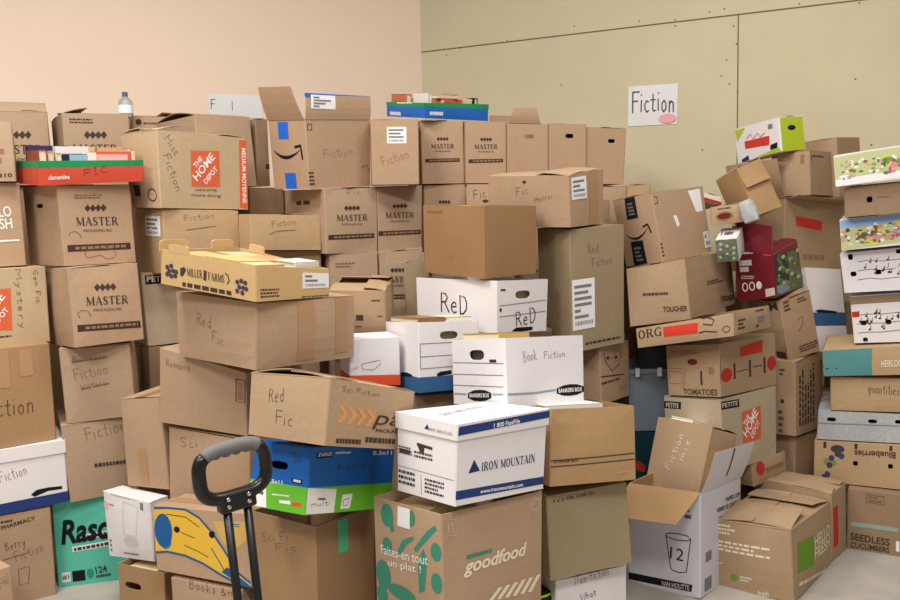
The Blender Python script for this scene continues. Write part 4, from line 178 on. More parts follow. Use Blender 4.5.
'W4': {'name': 'file_box', 'label': 'large white file box with blue stripe and two black oval logos', 'cat': 'box', 'group': 'white lidless and lidded file boxes', 'mat': 'white', 'top': 'open', 'holes': [('L', 0.485, 0.761, 0.0893, 0.0345)], 'deco': [('l', 'L', [(0.026, 0.647), (0.971, 0.635)], 0.0026, 'greyprint'), ('l', 'L', [(0.019, 0.467), (0.964, 0.463)], 0.0026, 'greyprint'), ('l', 'L', [(0.012, 0.295), (0.958, 0.298)], 0.0026, 'greyprint'), ('p', 'L', [(0.723, 0.649), (0.849, 0.649), (0.849, 0.693), (0.723, 0.693)], 'ink'), ('l', 'L', [(0.027, 0.163), (0.269, 0.166)], 0.0053, 'greyblue'), ('l', 'L', [(0.759, 0.181), (0.953, 0.19)], 0.0053, 'greyblue'), ('l', 'R', [(0.016, 0.191), (0.347, 0.185), (0.616, 0.207)], 0.0066, 'greyblue'), ('h', 'R', 0.221, 0.643, 0.396, 0.676, 0.037, 'Book', 'pencil'), ('h', 'R', 0.471, 0.672, 0.756, 0.685, 0.0238, 'Fiction', 'pencil'), ('p', 'L', [(0.299, 0.182), (0.414, 0.229), (0.526, 0.242), (0.636, 0.238), (0.741, 0.202), (0.739, 0.13), (0.63, 0.083), (0.52, 0.069), (0.408, 0.071), (0.296, 0.107)], 'blackprint'), ('t', 'L', 0.335, 0.117, 0.703, 0.136, 0.0141, 'BANKERS BOX', 'whiteprint', 'bold'), ('p', 'R', [(0.629, 0.226), (0.72, 0.267), (0.811, 0.277), (0.903, 0.27), (0.996, 0.23), (0.995, 0.156), (0.901, 0.114), (0.808, 0.105), (0.717, 0.113), (0.628, 0.153)], 'blackprint'), ('t', 'R', 0.654, 0.161, 0.968, 0.164, 0.0141, 'BANKERS BOX', 'whiteprint', 'bold')]},
'GF': {'name': 'meal_kit_box', 'label': 'brown meal kit box with teal vegetable print, under the white lidded archive carton', 'cat': 'box', 'mat': 'k2', 'top': 'open', 'holes': [], 'deco': [('e', 'L', 0.217, 0.923, 0.0302, 0.0347, 'tealprint'), ('p', 'L', [(0.281, 0.945), (0.334, 0.858), (0.287, 0.842), (0.23, 0.898)], 'tealprint'), ('e', 'L', 0.58, 0.944, 0.0188, 0.0241, 'tealprint'), ('p', 'L', [(0.917, 0.944), (0.943, 0.923), (0.743, 0.829), (0.654, 0.784), (0.626, 0.8), (0.804, 0.904)], 'tealprint'), ('p', 'L', [(0.387, 0.761), (0.452, 0.82), (0.602, 0.857), (0.63, 0.845), (0.51, 0.802), (0.415, 0.734)], 'tealprint'), ('e', 'L', 0.218, 0.767, 0.0252, 0.0254, 'tealprint'), ('e', 'L', 0.922, 0.816, 0.0219, 0.0262, 'tealprint'), ('e', 'L', 0.141, 0.605, 0.041, 0.0452, 'tealprint'), ('p', 'L', [(0.679, 0.747), (0.756, 0.816), (0.808, 0.763), (0.768, 0.611), (0.696, 0.591)], 'tealprint'), ('e', 'L', 0.429, 0.552, 0.0681, 0.0219, 'tealprint'), ('e', 'L', 0.115, 0.495, 0.031, 0.0293, 'tealprint'), ('e', 'L', 0.924, 0.667, 0.022, 0.0293, 'tealprint'), ('t', 'L', 0.119, 0.713, 0.82, 0.741, 0.0283, 'Faites-en tout', 'whiteprint', 'serif'), ('t', 'L', 0.24, 0.655, 0.731, 0.68, 0.0282, 'un plat !', 'whiteprint', 'serif'), ('s', 'L', 0.386, 0.888, 0.566, 0.985, 1), ('tape', 'L', 0.393, 0.913, 0.551, 0.954, 'palegreen'), ('t', 'R', 0.18, 0.671, 0.817, 0.667, 0.054, 'goodfood', 'cream', 'goodfood'), ('p', 'R', [(0.212, 0.778), (0.454, 0.776), (0.454, 0.76), (0.211, 0.759)], 'tealprint'), ('p', 'R', [(0.409, 0.521), (0.449, 0.513), (0.552, 0.566), (0.511, 0.57)], 'cream'), ('p', 'R', [(0.49, 0.514), (0.531, 0.506), (0.636, 0.563), (0.594, 0.568)], 'cream'), ('p', 'R', [(0.572, 0.507), (0.614, 0.5), (0.72, 0.561), (0.678, 0.566)], 'cream'), ('p', 'R', [(0.656, 0.5), (0.699, 0.493), (0.807, 0.558), (0.763, 0.563)], 'cream'), ('p', 'R', [(0.742, 0.493), (0.786, 0.485), (0.895, 0.555), (0.851, 0.56)], 'cream'), ('p', 'R', [(0.829, 0.486), (0.874, 0.478), (0.985, 0.553), (0.939, 0.558)], 'cream'), ('l', 'R', [(0.036, 0.972), (0.126, 0.965), (0.123, 0.888), (0.032, 0.896)], 0.0017, 'lightprint'), ('l', 'R', [(0.06, 0.907), (0.062, 0.954), (0.043, 0.942)], 0.0023, 'lightprint'), ('l', 'R', [(0.096, 0.902), (0.098, 0.954), (0.08, 0.942)], 0.0023, 'lightprint'), ('ring', 'R', 0.922, 0.938, 0.0179, 0.0193, 0.002, 'lightprint')]},
'IM': {'name': 'archive_box', 'label': 'white lidded archive box with navy stripes and triangle logo, on the meal kit box', 'cat': 'box', 'mat': 'white', 'top': 'lid', 'holes': [], 'deco': [('p', 'R', [(0.127, 0.373), (0.183, 0.531), (0.249, 0.381)], 'navyprint'), ('t', 'R', 0.265, 0.366, 0.87, 0.352, 0.0273, 'IRON MOUNTAIN', 'navyprint', 'serif'), ('p', 'R', [(0.004, 0.185), (0.987, 0.153), (0.992, 0.058), (0.004, 0.076)], 'navy'), ('t', 'R', 0.258, 0.098, 0.742, 0.081, 0.0109, 'www.ironmountain.com', 'whiteprint', 'bold'), ('g', 'L', 0.029, 0.474, 0.272, 0.588, 3, 'ink'), ('p', 'L', [(0.047, 0.498), (0.238, 0.498), (0.238, 0.548), (0.047, 0.548)], 'ink'), ('l', 'L', [(0.355, 0.649), (0.616, 0.634)], 0.0085, 'ink'), ('p', 'L', [(0.355, 0.649), (0.487, 0.648), (0.472, 0.533), (0.406, 0.558)], 'ink'), ('g', 'L', 0.306, 0.469, 0.617, 0.569, 2, 'ink'), ('l', 'L', [(0.01, 0.321), (0.968, 0.311)], 0.0017, 'greyprint'), ('g', 'L', 0.027, 0.087, 0.325, 0.289, 3, 'ink'), ('g', 'L', 0.495, 0.063, 0.817, 0.259, 4, 'ink'), ('l', 'L', [(0.426, 0.287), (0.446, 0.029)], 0.0017, 'greyprint')], 'lidh': 0.2, 'liddeco': [('p', 'R', [(0.016, 0.968), (0.996, 0.979), (0.996, 0.891), (0.009, 0.861)], 'navy'), ('t', 'R', 0.369, 0.882, 0.651, 0.887, 0.0137, '1 800 FastFile', 'whiteprint', 'bold'), ('p', 'L', [(0.499, 0.867), (0.546, 0.931), (0.579, 0.862)], 'navyprint'), ('t', 'L', 0.579, 0.856, 0.933, 0.851, 0.0096, 'IRON MOUNTAIN', 'greyprint', 'serif'), ('t', 'T', 0.18, 0.442, 0.738, 0.637, 0.0359, 'IRON MOUNTAIN', 'greyprint', 'serif')]},
'WB': {'name': 'white_carton', 'label': 'white carton on the floor under the plain olive-brown box', 'cat': 'carton', 'mat': 'white', 'top': 'closed', 'holes': [], 'deco': [('h', 'R', 0.259, 0.87, 0.754, 0.912, 0.0291, 'Non-fiction', 'pencil'), ('h', 'R', 0.326, 0.643, 0.552, 0.674, 0.0222, 'What', 'ink')]},
'CL': {'name': 'cardboard_box', 'label': 'plain olive-brown box between the lined storage box and the white carton', 'cat': 'box', 'group': 'brown cardboard boxes of donated books', 'mat': 'k7', 'top': 'closed', 'holes': [], 'deco': [('t', 'R', 0.069, 0.895, 0.572, 0.913, 0.0133, '4 x 2 10L (100 G)', 'ink')]},
'BX': {'name': 'cardboard_box', 'label': 'brown storage box with two thin dark lines, topping the short stack by the archive box', 'cat': 'box', 'group': 'brown cardboard boxes of donated books', 'mat': 'k9', 'top': 'open', 'holes': [], 'deco': [('l', 'R', [(0.004, 0.332), (0.985, 0.36)], 0.0035, 'ink'), ('l', 'R', [(0.004, 0.254), (0.984, 0.279)], 0.0035, 'ink'), ('t', 'R', 0.036, 0.297, 0.31, 0.307, 0.0111, 'STORAGE BOX', 'ink', 'bold'), ('g2', 'R', 0.765, 0.102, 0.92, 0.108, 0.0065, 'orangefaint')]},
'OP': {'name': 'cup_box', 'label': 'white open cup carton with raised and folded flaps, printed with a paper cup outline', 'cat': 'box', 'mat': 'whitegrey', 'top': 'flaps', 'flaps': [('L', 0.52, 205, {'taper': 0.04}), ('R', 0.55, 108, {'slit': 1})], 'holes': [], 'deco': [('p', 'L', [(0.004, 0.122), (0.895, 0.114), (0.882, 0.045), (0.004, 0.053)], 'blackprint'), ('t', 'L', 0.472, 0.052, 0.856, 0.056, 0.0195, 'VAN HOUTTE', 'lightprint', 'bold'), ('l', 'L', [(0.535, 0.554), (0.597, 0.251), (0.625, 0.221), (0.72, 0.209), (0.815, 0.226), (0.874, 0.546), (0.828, 0.569), (0.693, 0.577), (0.569, 0.568), (0.535, 0.554), (0.555, 0.528), (0.693, 0.515), (0.828, 0.521), (0.874, 0.546)], 0.0036, 'ink'), ('t', 'L', 0.59, 0.331, 0.774, 0.321, 0.0452, '12', 'ink'), ('g', 'L', 0.787, 0.72, 0.88, 0.842, 2, 'ink'), ('t', 'R', 0.6, 0.797, 0.966, 0.792, 0.0179, 'PAPER CUP', 'ink', 'bold'), ('t', 'R', 0.377, 0.731, 0.969, 0.718, 0.0177, 'VERRE DE CARTON', 'ink', 'bold'), ('g', 'R', 0.427, 0.664, 0.604, 0.684, 1, 'ink'), ('p', 'R', [(0.118, 0.307), (0.262, 0.307), (0.262, 0.403), (0.118, 0.403)], 'greyprint'), ('p', 'R', [(0.096, 0.03), (0.266, 0.03), (0.266, 0.156), (0.096, 0.156)], 'greyprint')], 'in_mat': 'k9'},
'IB': {'name': 'cardboard_box', 'label': 'brown box with white scribble tilted inside the white cup carton', 'cat': 'box', 'group': 'brown cardboard boxes of donated books', 'mat': 'k6', 'top': 'flaps', 'flaps': [('L', 0.5, 3, {}), ('D', 0.5, 5, {})], 'holes': [], 'deco': [('h', 'L', 0.438, 0.335, 0.572, 0.847, 0.0318, 'Fiction', 'whiteprint'), ('h', 'L', 0.638, 0.489, 0.699, 0.787, 0.026, 'mix', 'whiteprint')]},
'HF': {'name': 'meal_kit_box', 'label': 'brown meal kit box with lime green square and white slogan, half-closed flaps', 'cat': 'box', 'mat': 'k6', 'top': 'flaps', 'flaps': [('R', 0.5, 4, {}), ('B', 0.5, 5, {}), ('L', 0.42, 9, {'taper': 0.05}), ('D', 0.36, 8, {'taper': 0.05})], 'holes': [], 'deco': [('g', 'L', 0.053, 0.794, 0.284, 0.959, 3, 'cream'), ('g', 'L', 0.034, 0.54, 0.733, 0.716, 3, 'cream'), ('g', 'L', 0.031, 0.341, 0.139, 0.372, 1, 'cream'), ('e', 'L', 0.255, 0.185, 0.0133, 0.0141, 'limeprint'), ('g', 'L', 0.334, 0.149, 0.49, 0.238, 2, 'cream'), ('t', 'L', 0.559, -0.016, 0.698, 0.006, 0.023, 'fresh', 'cream', 'bold'), ('p', 'R', [(0.124, 0.757), (0.496, 0.705), (0.476, 0.27), (0.107, 0.355)], 'limeprint'), ('t', 'R', 0.5, 0.51, 0.958, 0.497, 0.0467, 'HELLO', 'cream', 'bold'), ('t', 'R', 0.492, 0.335, 0.956, 0.305, 0.0467, 'FRESH', 'cream', 'bold'), ('g2', 'R', 0.118, 0.167, 0.847, -0.033, 0.0132, 'cream')]},
'HF2': {'name': 'meal_kit_box', 'label': 'brown meal kit box with red strip behind the lime-square one', 'cat': 'box', 'mat': 'k6', 'top': 'flaps', 'flaps': [('R', 0.5, 3, {}), ('B', 0.5, 2, {}), ('L', 0.35, 6, {}), ('D', 0.35, 8, {})], 'holes': [], 'deco': [('p', 'R', [(0.09, 0.779), (0.367, 0.775), (0.393, 0.199), (0.125, 0.186)], 'redprint')]},
'HD2': {'name': 'moving_box', 'label': 'tan moving box with black PETITE tags and orange logo, under the tomato carton', 'cat': 'box', 'mat': 'hd2', 'top': 'closed', 'holes': [], 'deco': [('p', 'L', [(0.012, 0.919), (0.324, 0.923), (0.319, 0.822), (0.006, 0.815)], 'blackprint'), ('t', 'L', 0.045, 0.832, 0.283, 0.834, 0.0198, 'PETITE', 'lightprint', 'bold'), ('p', 'R', [(0.004, 0.964), (0.305, 0.946), (0.302, 0.843), (0.004, 0.857)], 'blackprint'), ('t', 'R', 0.017, 0.879, 0.276, 0.869, 0.0185, 'PETITE', 'lightprint', 'bold'), ('p', 'R', [(0.334, 0.754), (0.681, 0.791), (0.671, 0.328), (0.337, 0.333)], 'orange'), ('t', 'R', 0.389, 0.546, 0.477, 0.664, 0.0253, 'THE', 'whiteprint', 'bold'), ('t', 'R', 0.403, 0.392, 0.63, 0.694, 0.0413, 'HOME', 'whiteprint', 'bold'), ('t', 'R', 0.509, 0.357, 0.655, 0.549, 0.028, 'DEPOT', 'whiteprint', 'bold')]},
'TOM': {'name': 'produce_carton', 'label': 'brown tomato carton with red tomatoes and red tape, under the flat organic tray', 'cat': 'carton', 'group': 'produce cartons reused for books', 'mat': 'k6', 'top': 'open', 'holes': [], 'deco': [('e', 'L', 0.502, 0.667, 0.0244, 0.0128, 'tomdark'), ('g', 'L', 0.11, 0.826, 0.64, 0.904, 2, 'redfaint'), ('l', 'L', [(0.013, 0.549), (0.364, 0.53), (0.306, 0.112)], 0.0034, 'redfaint'), ('l', 'L', [(0.05, 0.488), (0.303, 0.47), (0.292, 0.231), (0.036, 0.245), (0.05, 0.488)], 0.0034, 'redfaint'), ('p', 'L', [(0.64, 0.221), (0.677, 0.221), (0.677, 0.492), (0.64, 0.492)], 'ink'), ('t', 'L', 0.302, 0.023, 0.942, 0.029, 0.0254, 'TOMATOES', 'tomgreen', 'bold'), ('g', 'L', 0.792, 0.416, 0.919, 0.569, 4, 'pencil'), ('p', 'R', [(0.34, 0.869), (0.754, 0.913), (0.749, 0.684), (0.352, 0.676)], 'redtape'), ('e', 'R', 0.106, 0.393, 0.0392, 0.0286, 'tomred'), ('e', 'R', 0.912, 0.437, 0.0362, 0.0292, 'tomred'), ('p', 'R', [(0.226, 0.285), (0.26, 0.285), (0.26, 0.586), (0.226, 0.586)], 'tomdark'), ('p', 'R', [(0.497, 0.259), (0.532, 0.259), (0.532, 0.582), (0.497, 0.582)], 'ink'), ('p', 'R', [(0.761, 0.275), (0.799, 0.275), (0.799, 0.581), (0.761, 0.581)], 'tomdark'), ('l', 'R', [(0.277, 0.409), (0.47, 0.421)], 0.0034, 'ink'), ('l', 'R', [(0.56, 0.439), (0.743, 0.436)], 0.0034, 'ink'), ('l', 'R', [(0.006, 0.793), (0.004, 0.267)], 0.0026, 'ink')]},
'ORG': {'name': 'produce_carton', 'label': 'flat brown organic produce tray with red tape, on the tomato carton', 'cat': 'tray', 'group': 'produce cartons reused for books', 'mat': 'k6', 'top': 'tray', 'holes': [], 'deco': [('t', 'L', 0.026, 0.428, 0.285, 0.461, 0.0386, 'ORG', 'ink', 'serif'), ('p', 'L', [(0.303, 0.867), (0.663, 0.822), (0.658, 0.339), (0.305, 0.374)], 'redtape'), ('l', 'L', [(0.695, 0.985), (0.764, 0.985), (0.821, 0.824), (0.8, 0.612), (0.712, 0.719)], 0.0049, 'ink'), ('l', 'L', [(0.668, 0.333), (0.729, 0.386), (0.846, 0.266)], 0.0049, 'ink'), ('ring', 'L', 0.933, 0.344, 0.0146, 0.0113, 0.0033, 'ink'), ('h', 'L', 0.753, 0.873, 0.811, 0.876, 0.0156, 'fl', 'ink'), ('g', 'R', 0.104, 0.18, 0.286, 0.708, 3, 'ink'), ('p', 'R', [(0.614, 0.334), (0.809, 0.334), (0.809, 0.606), (0.614, 0.606)], 'greyprint'), ('g', 'R', 0.569, 0.797, 0.822, 0.932, 1, 'ink'), ('e', 'R', 0.605, 0.192, 0.014, 0.0057, 'ink')]},
'TG': {'name': 'cardboard_box', 'label': 'brown box with bold print, under the black-taped shipping box', 'cat': 'box', 'group': 'brown cardboard boxes of donated books', 'mat': 'k6', 'top': 'closed', 'holes': [], 'deco': [('g2', 'L', 0.271, 0.497, 0.687, 0.451, 0.0102, 'ink'), ('t', 'L', 0.58, 0.174, 0.964, 0.138, 0.0222, 'TOUGHER', 'ink', 'bold'), ('g', 'R', 0.372, 0.466, 0.719, 0.553, 2, 'ink'), ('t', 'R', 0.649, 0.116, 0.979, 0.077, 0.025, 'STRONGER', 'ink', 'bold')]},
'AZ2': {'name': 'shipping_box', 'label': 'brown shipping box with black printed tape and smile arrow, leaning on the green wall side', 'cat': 'box', 'mat': 'k2', 'top': 'closed', 'holes': [], 'deco': [('p', 'L', [(0.337, 0.985), (0.593, 0.985), (0.603, 0.682), (0.311, 0.674)], 'blackprint'), ('g', 'L', 0.381, 0.722, 0.532, 0.92, 4, 'greyprint'), ('p', 'L', [(0.285, 0.35), (0.605, 0.352), (0.59, 0.008), (0.233, 0.004)], 'blackprint'), ('g', 'L', 0.325, 0.046, 0.508, 0.276, 4, 'greyprint'), ('smile', 'L', 0.191, 0.462, 0.794, 0.524, 0.0308, 'blackprint'), ('l', 'R', [(0.037, 0.932), (0.093, 0.934), (0.09, 0.84), (0.032, 0.832)], 0.0035, 'ink'), ('g', 'R', 0.004, 0.061, 0.044, 0.283, 4, 'ink'), ('p', 'R', [(0.685, 0.953), (0.924, 0.966), (0.921, 0.624), (0.779, 0.626)], 'paper'), ('p', 'R', [(0.324, 0.623), (0.384, 0.63), (0.42, 0.478), (0.365, 0.456)], 'paper'), ('s', 'R', 0.871, 0.067, 0.996, 0.313, 2)]},
'S3': {'name': 'cardboard_box', 'label': 'brown box at the bottom of the stack below the maroon product box', 'cat': 'box', 'group': 'brown cardboard boxes of donated books', 'mat': 'k6', 'top': 'closed', 'holes': [], 'deco': []},
'S2': {'name': 'printed_carton', 'label': 'brown carton with dense dark lettering on its side, beside the tomato carton', 'cat': 'carton', 'mat': 'k6', 'top': 'closed', 'holes': [], 'deco': [('g', 'L', 0.718, 0.797, 0.826, 0.905, 2, 'ink'), ('e', 'L', 0.768, 0.457, 0.0092, 0.0092, 'ink'), ('g', 'L', 0.693, 0.004, 0.802, 0.347, 4, 'ink'), ('gv', 'R', 0.117, 0.113, 0.751, 0.881, 6, 'ink')]},
'S1': {'name': 'printed_carton', 'label': 'brown carton directly under the maroon product box', 'cat': 'carton', 'mat': 'k6', 'top': 'closed', 'holes': [], 'deco': [('t', 'L', 0.824, 0.825, 0.962, 0.86, 0.0359, 'M', 'ink', 'bold'), ('g', 'R', 0.102, 0.797, 0.285, 0.984, 3, 'ink'), ('g', 'R', 0.537, 0.855, 0.878, 0.947, 2, 'ink'), ('l', 'R', [(0.431, 0.625), (0.601, 0.641), (0.553, 0.501), (0.398, 0.431)], 0.0037, 'pencil'), ('g', 'R', 0.35, 0.066, 0.965, 0.192, 3, 'maroonprint'), ('p', 'L', [(0.811, 0.004), (0.964, 0.004), (0.964, 0.134), (0.811, 0.134)], 'maroonprint')]},
'MAR': {'name': 'appliance_box', 'label': 'maroon product box with photo panels and open flaps, among the brown boxes', 'cat': 'box', 'mat': 'maroon', 'top': 'flaps', 'flaps': [('R', 0.4, 6, {}), ('B', 0.55, 96, {}), ('L', 0.5, 78, {'taper': 0.03})], 'holes': [], 'deco': [('g2', 'L', 0.085, 0.915, 0.489, 0.967, 0.0149, 'whiteprint'), ('p', 'L', [(0.736, 0.985), (0.968, 0.985), (0.955, 0.957), (0.724, 0.957)], 'redorange'), ('g2', 'L', 0.102, 0.691, 0.449, 0.727, 0.0236, 'whiteprint'), ('g2', 'L', 0.123, 0.574, 0.363, 0.59, 0.0215, 'whiteprint'), ('g', 'L', 0.145, 0.436, 0.488, 0.518, 2, 'lightprint'), ('ring', 'L', 0.242, 0.275, 0.0118, 0.0174, 0.0046, 'whiteprint'), ('ring', 'L', 0.426, 0.291, 0.0116, 0.0179, 0.0046, 'whiteprint'), ('e', 'L', 0.609, 0.308, 0.0129, 0.0185, 'whiteprint'), ('p', 'L', [(0.757, 0.216), (0.986, 0.242), (0.996, 0.068), (0.759, 0.039)], 'lightprint'), ('p', 'R', [(0.081, 0.888), (0.883, 0.832), (0.984, 0.022), (0.031, 0.036)], 'leafgrey'), ('e', 'R', 0.2, 0.893, 0.0184, 0.0092, 'leafdeep'), ('e', 'R', 0.354, 0.827, 0.0183, 0.009, 'leafpale'), ('e', 'R', 0.507, 0.764, 0.0183, 0.0089, 'leafgrey'), ('e', 'R', 0.545, 0.737, 0.0182, 0.0088, 'leafmix'), ('e', 'R', 0.697, 0.678, 0.0182, 0.0087, 'leafgreen'), ('e', 'R', 0.9, 0.817, 0.0187, 0.0084, 'leafdeep'), ('e', 'R', 0.938, 0.791, 0.0157, 0.0084, 'leafpale'), ('e', 'R', 1.093, 0.733, 0.001, 0.0083, 'leafgrey'), ('e', 'R', 0.242, 0.629, 0.0177, 0.0092, 'leafmix'), ('e', 'R', 0.28, 0.602, 0.0176, 0.0092, 'leafgreen'), ('e', 'R', 0.464, 0.751, 0.0182, 0.0089, 'leafdeep'), ('e', 'R', 0.615, 0.69, 0.0182, 0.0088, 'leafpale'), ('e', 'R', 0.654, 0.664, 0.0181, 0.0087, 'leafgrey'), ('e', 'R', 0.804, 0.607, 0.0181, 0.0086, 'leafmix'), ('e', 'R', 0.954, 0.551, 0.0118, 0.0085, 'leafgreen'), ('e', 'R', 1.047, 0.721, 0.001, 0.0083, 'leafdeep'), ('e', 'R', 0.202, 0.615, 0.0176, 0.0093, 'leafpale'), ('e', 'R', 0.349, 0.555, 0.0176, 0.0091, 'leafgrey'), ('e', 'R', 0.386, 0.528, 0.0175, 0.0091, 'leafmix'), ('e', 'R', 0.532, 0.471, 0.0175, 0.009, 'leafgreen'), ('e', 'R', 0.723, 0.619, 0.0181, 0.0087, 'leafdeep'), ('e', 'R', 0.761, 0.593, 0.018, 0.0087, 'leafpale'), ('e', 'R', 0.91, 0.537, 0.018, 0.0085, 'leafgrey'), ('e', 'R', 1.059, 0.483, 0.001, 0.0084, 'leafmix'), ('e', 'R', 0.136, 0.382, 0.017, 0.0095, 'leafgreen'), ('e', 'R', 0.309, 0.54, 0.0175, 0.0092, 'leafdeep'), ('e', 'R', 0.455, 0.482, 0.0175, 0.009, 'leafpale'), ('e', 'R', 0.492, 0.456, 0.0174, 0.009, 'leafgrey'), ('e', 'R', 0.637, 0.401, 0.0174, 0.0089, 'leafmix'), ('e', 'R', 0.781, 0.347, 0.0174, 0.0087, 'leafgreen'), ('e', 'R', 0.867, 0.523, 0.0179, 0.0086, 'leafdeep'), ('e', 'R', 1.015, 0.469, 0.001, 0.0085, 'leafpale'), ('e', 'R', 0.203, 0.335, 0.0169, 0.0094, 'leafgrey'), ('e', 'R', 0.239, 0.309, 0.0169, 0.0094, 'leafmix'), ('e', 'R', 0.38, 0.255, 0.0168, 0.0092, 'leafgreen'), ('e', 'R', 0.559, 0.411, 0.0174, 0.009, 'leafdeep'), ('e', 'R', 0.596, 0.386, 0.0174, 0.0089, 'leafpale'), ('e', 'R', 0.74, 0.332, 0.0174, 0.0088, 'leafgrey'), ('e', 'R', 0.884, 0.28, 0.0174, 0.0087, 'leafmix'), ('e', 'R', 0.92, 0.256, 0.0173, 0.0087, 'leafgreen'), ('e', 'R', 0.165, 0.319, 0.0168, 0.0095, 'leafdeep'), ('e', 'R', 0.305, 0.264, 0.0168, 0.0093, 'leafpale'), ('e', 'R', 0.341, 0.238, 0.0168, 0.0093, 'leafgrey'), ('e', 'R', 0.481, 0.186, 0.0168, 0.0091, 'leafmix'), ('e', 'R', 0.621, 0.134, 0.0168, 0.009, 'leafgreen'), ('e', 'R', 0.699, 0.317, 0.0173, 0.0088, 'leafdeep'), ('e', 'R', 0.842, 0.265, 0.0173, 0.0087, 'leafpale'), ('e', 'R', 0.985, 0.215, 0.0037, 0.0086, 'leafgrey'), ('p', 'R', [(0.081, 0.888), (0.517, 0.857), (0.482, 0.254), (0.052, 0.261)], 'lanterndark'), ('p', 'R', [(0.056, 0.305), (0.493, 0.317), (0.484, 0.054), (0.031, 0.036)], 'greyblue'), ('l', 'R', [(0.11, 0.472), (0.48, 0.453)], 0.0069, 'lightprint'), ('p', 'R', [(0.137, 0.985), (0.836, 0.972), (0.849, 0.863), (0.119, 0.875)], 'maroon')], 'in_mat': 'k4'},
'BG': {'name': 'cardboard_box', 'label': 'large brown box with red tape and standing side flap above the upright file box', 'cat': 'box', 'group': 'brown cardboard boxes of donated books', 'mat': 'k6', 'top': 'flaps', 'flaps': [('L', 0.45, 108, {}), ('B', 0.5, 3, {}), ('R', 0.2, 170, {}), ('D', 0.3, 3, {})], 'holes': [], 'deco': [('p', 'R', [(0.174, 0.759), (0.612, 0.723), (0.602, 0.585), (0.18, 0.625)], 'redtape'), ('g', 'R', 0.316, 0.158, 0.828, 0.281, 1, 'barfaint')]},
'BR2': {'name': 'cardboard_box', 'label': 'brown box with small red arrow print, on the large red-taped box', 'cat': 'box', 'group': 'brown cardboard boxes of donated books', 'mat': 'k6', 'top': 'closed', 'holes': [], 'deco': [('g', 'L', 0.061, 0.79, 0.56, 0.859, 1, 'redfaint'), ('p', 'L', [(0.769, 0.908), (0.871, 0.921), (0.866, 0.72), (0.763, 0.706)], 'redfaint'), ('g', 'R', 0.126, 0.838, 0.821, 0.906, 1, 'ink'), ('l', 'R', [(0.082, 0.89), (0.077, 0.778)], 0.006, 'ink')]},
'BR3': {'name': 'cardboard_box', 'label': 'brown box against the green wall behind the arrow-print box', 'cat': 'box', 'group': 'brown cardboard boxes of donated books', 'mat': 'k2', 'top': 'closed', 'holes': [], 'deco': []},
'LIM': {'name': 'fruit_carton', 'label': 'white and lime green fruit carton with red tape, highest of the wall heap', 'cat': 'carton', 'mat': 'white', 'top': 'closed', 'holes': [('R', 0.489, 0.665, 0.0471, 0.0227)], 'deco': [('pb', 'R', 0.05, 0.0, 0.97, 0.97, 'limegreenpale'), ('e', 'R', 0.489, 0.665, 0.0235, 0.0118, 'blackprint'), ('p', 'L', [(0.01, 0.958), (0.262, 0.96), (0.045, 0.613)], 'limegreenpale'), ('p', 'L', [(0.333, 0.004), (0.945, 0.145), (0.996, 0.036), (0.977, 0.004), (0.168, 0.004)], 'limegreenpale'), ('p', 'L', [(0.21, 0.571), (0.777, 0.543), (0.759, 0.273), (0.218, 0.351)], 'redtape'), ('l', 'L', [(0.261, 0.626), (0.363, 0.736), (0.42, 0.571), (0.522, 0.709), (0.58, 0.572), (0.675, 0.653)], 0.004, 'redprint'), ('p', 'L', [(0.763, 0.721), (0.858, 0.721), (0.858, 0.863), (0.763, 0.863)], 'greyprint'), ('p', 'L', [(0.102, 0.07), (0.275, 0.157), (0.287, 0.007), (0.119, 0.004)], 'navyprint'), ('p', 'L', [(0.78, 0.266), (0.933, 0.295), (0.922, 0.125), (0.771, 0.124)], 'blackprint')]},  # black ellipse on the lime panel paints the dark inside of the hole
'V': {'name': 'file_box', 'label': 'white file box with blue band standing upright beside the musical-note trays', 'cat': 'box', 'group': 'white lidless and lidded file boxes', 'mat': 'white', 'top': 'closed', 'holes': [], 'deco': [('pb', 'R', 0, 0.3, 1, 0.46, 'blueband'), ('pb', 'L', 0, 0.3, 1, 0.46, 'blueband'), ('p', 'R', [(0.067, 0.478), (0.194, 0.496), (0.701, 0.472), (0.692, 0.442), (0.15, 0.46)], 'blackprint')]},
'CU0': {'name': 'produce_carton', 'label': 'brown cucumber carton on the floor, lowest of the tall carton column', 'cat': 'carton', 'group': 'produce cartons reused for books', 'mat': 'k4', 'top': 'closed', 'holes': [], 'deco': [('t', 'R', 0.03, 0.156, 0.324, 0.149, 0.0307, 'SEEDLESS', 'ink', 'bold'), ('t', 'R', 0.032, 0.03, 0.325, 0.034, 0.0242, 'CUCUMBERS', 'ink', 'bold'), ('l', 'R', [(0.035, 0.419), (0.172, 0.429), (0.386, 0.433)], 0.0191, 'tealfaint'), ('l', 'R', [(0.143, 0.952), (0.277, 0.94), (0.279, 0.809), (0.145, 0.82), (0.143, 0.952)], 0.0038, 'pencil'), ('g', 'R', 0.159, 0.822, 0.263, 0.937, 2, 'pencil'), ('p', 'R', [(0.37, 0.247), (0.396, 0.248), (0.398, 0.076), (0.372, 0.084)], 'whiteprint')]},
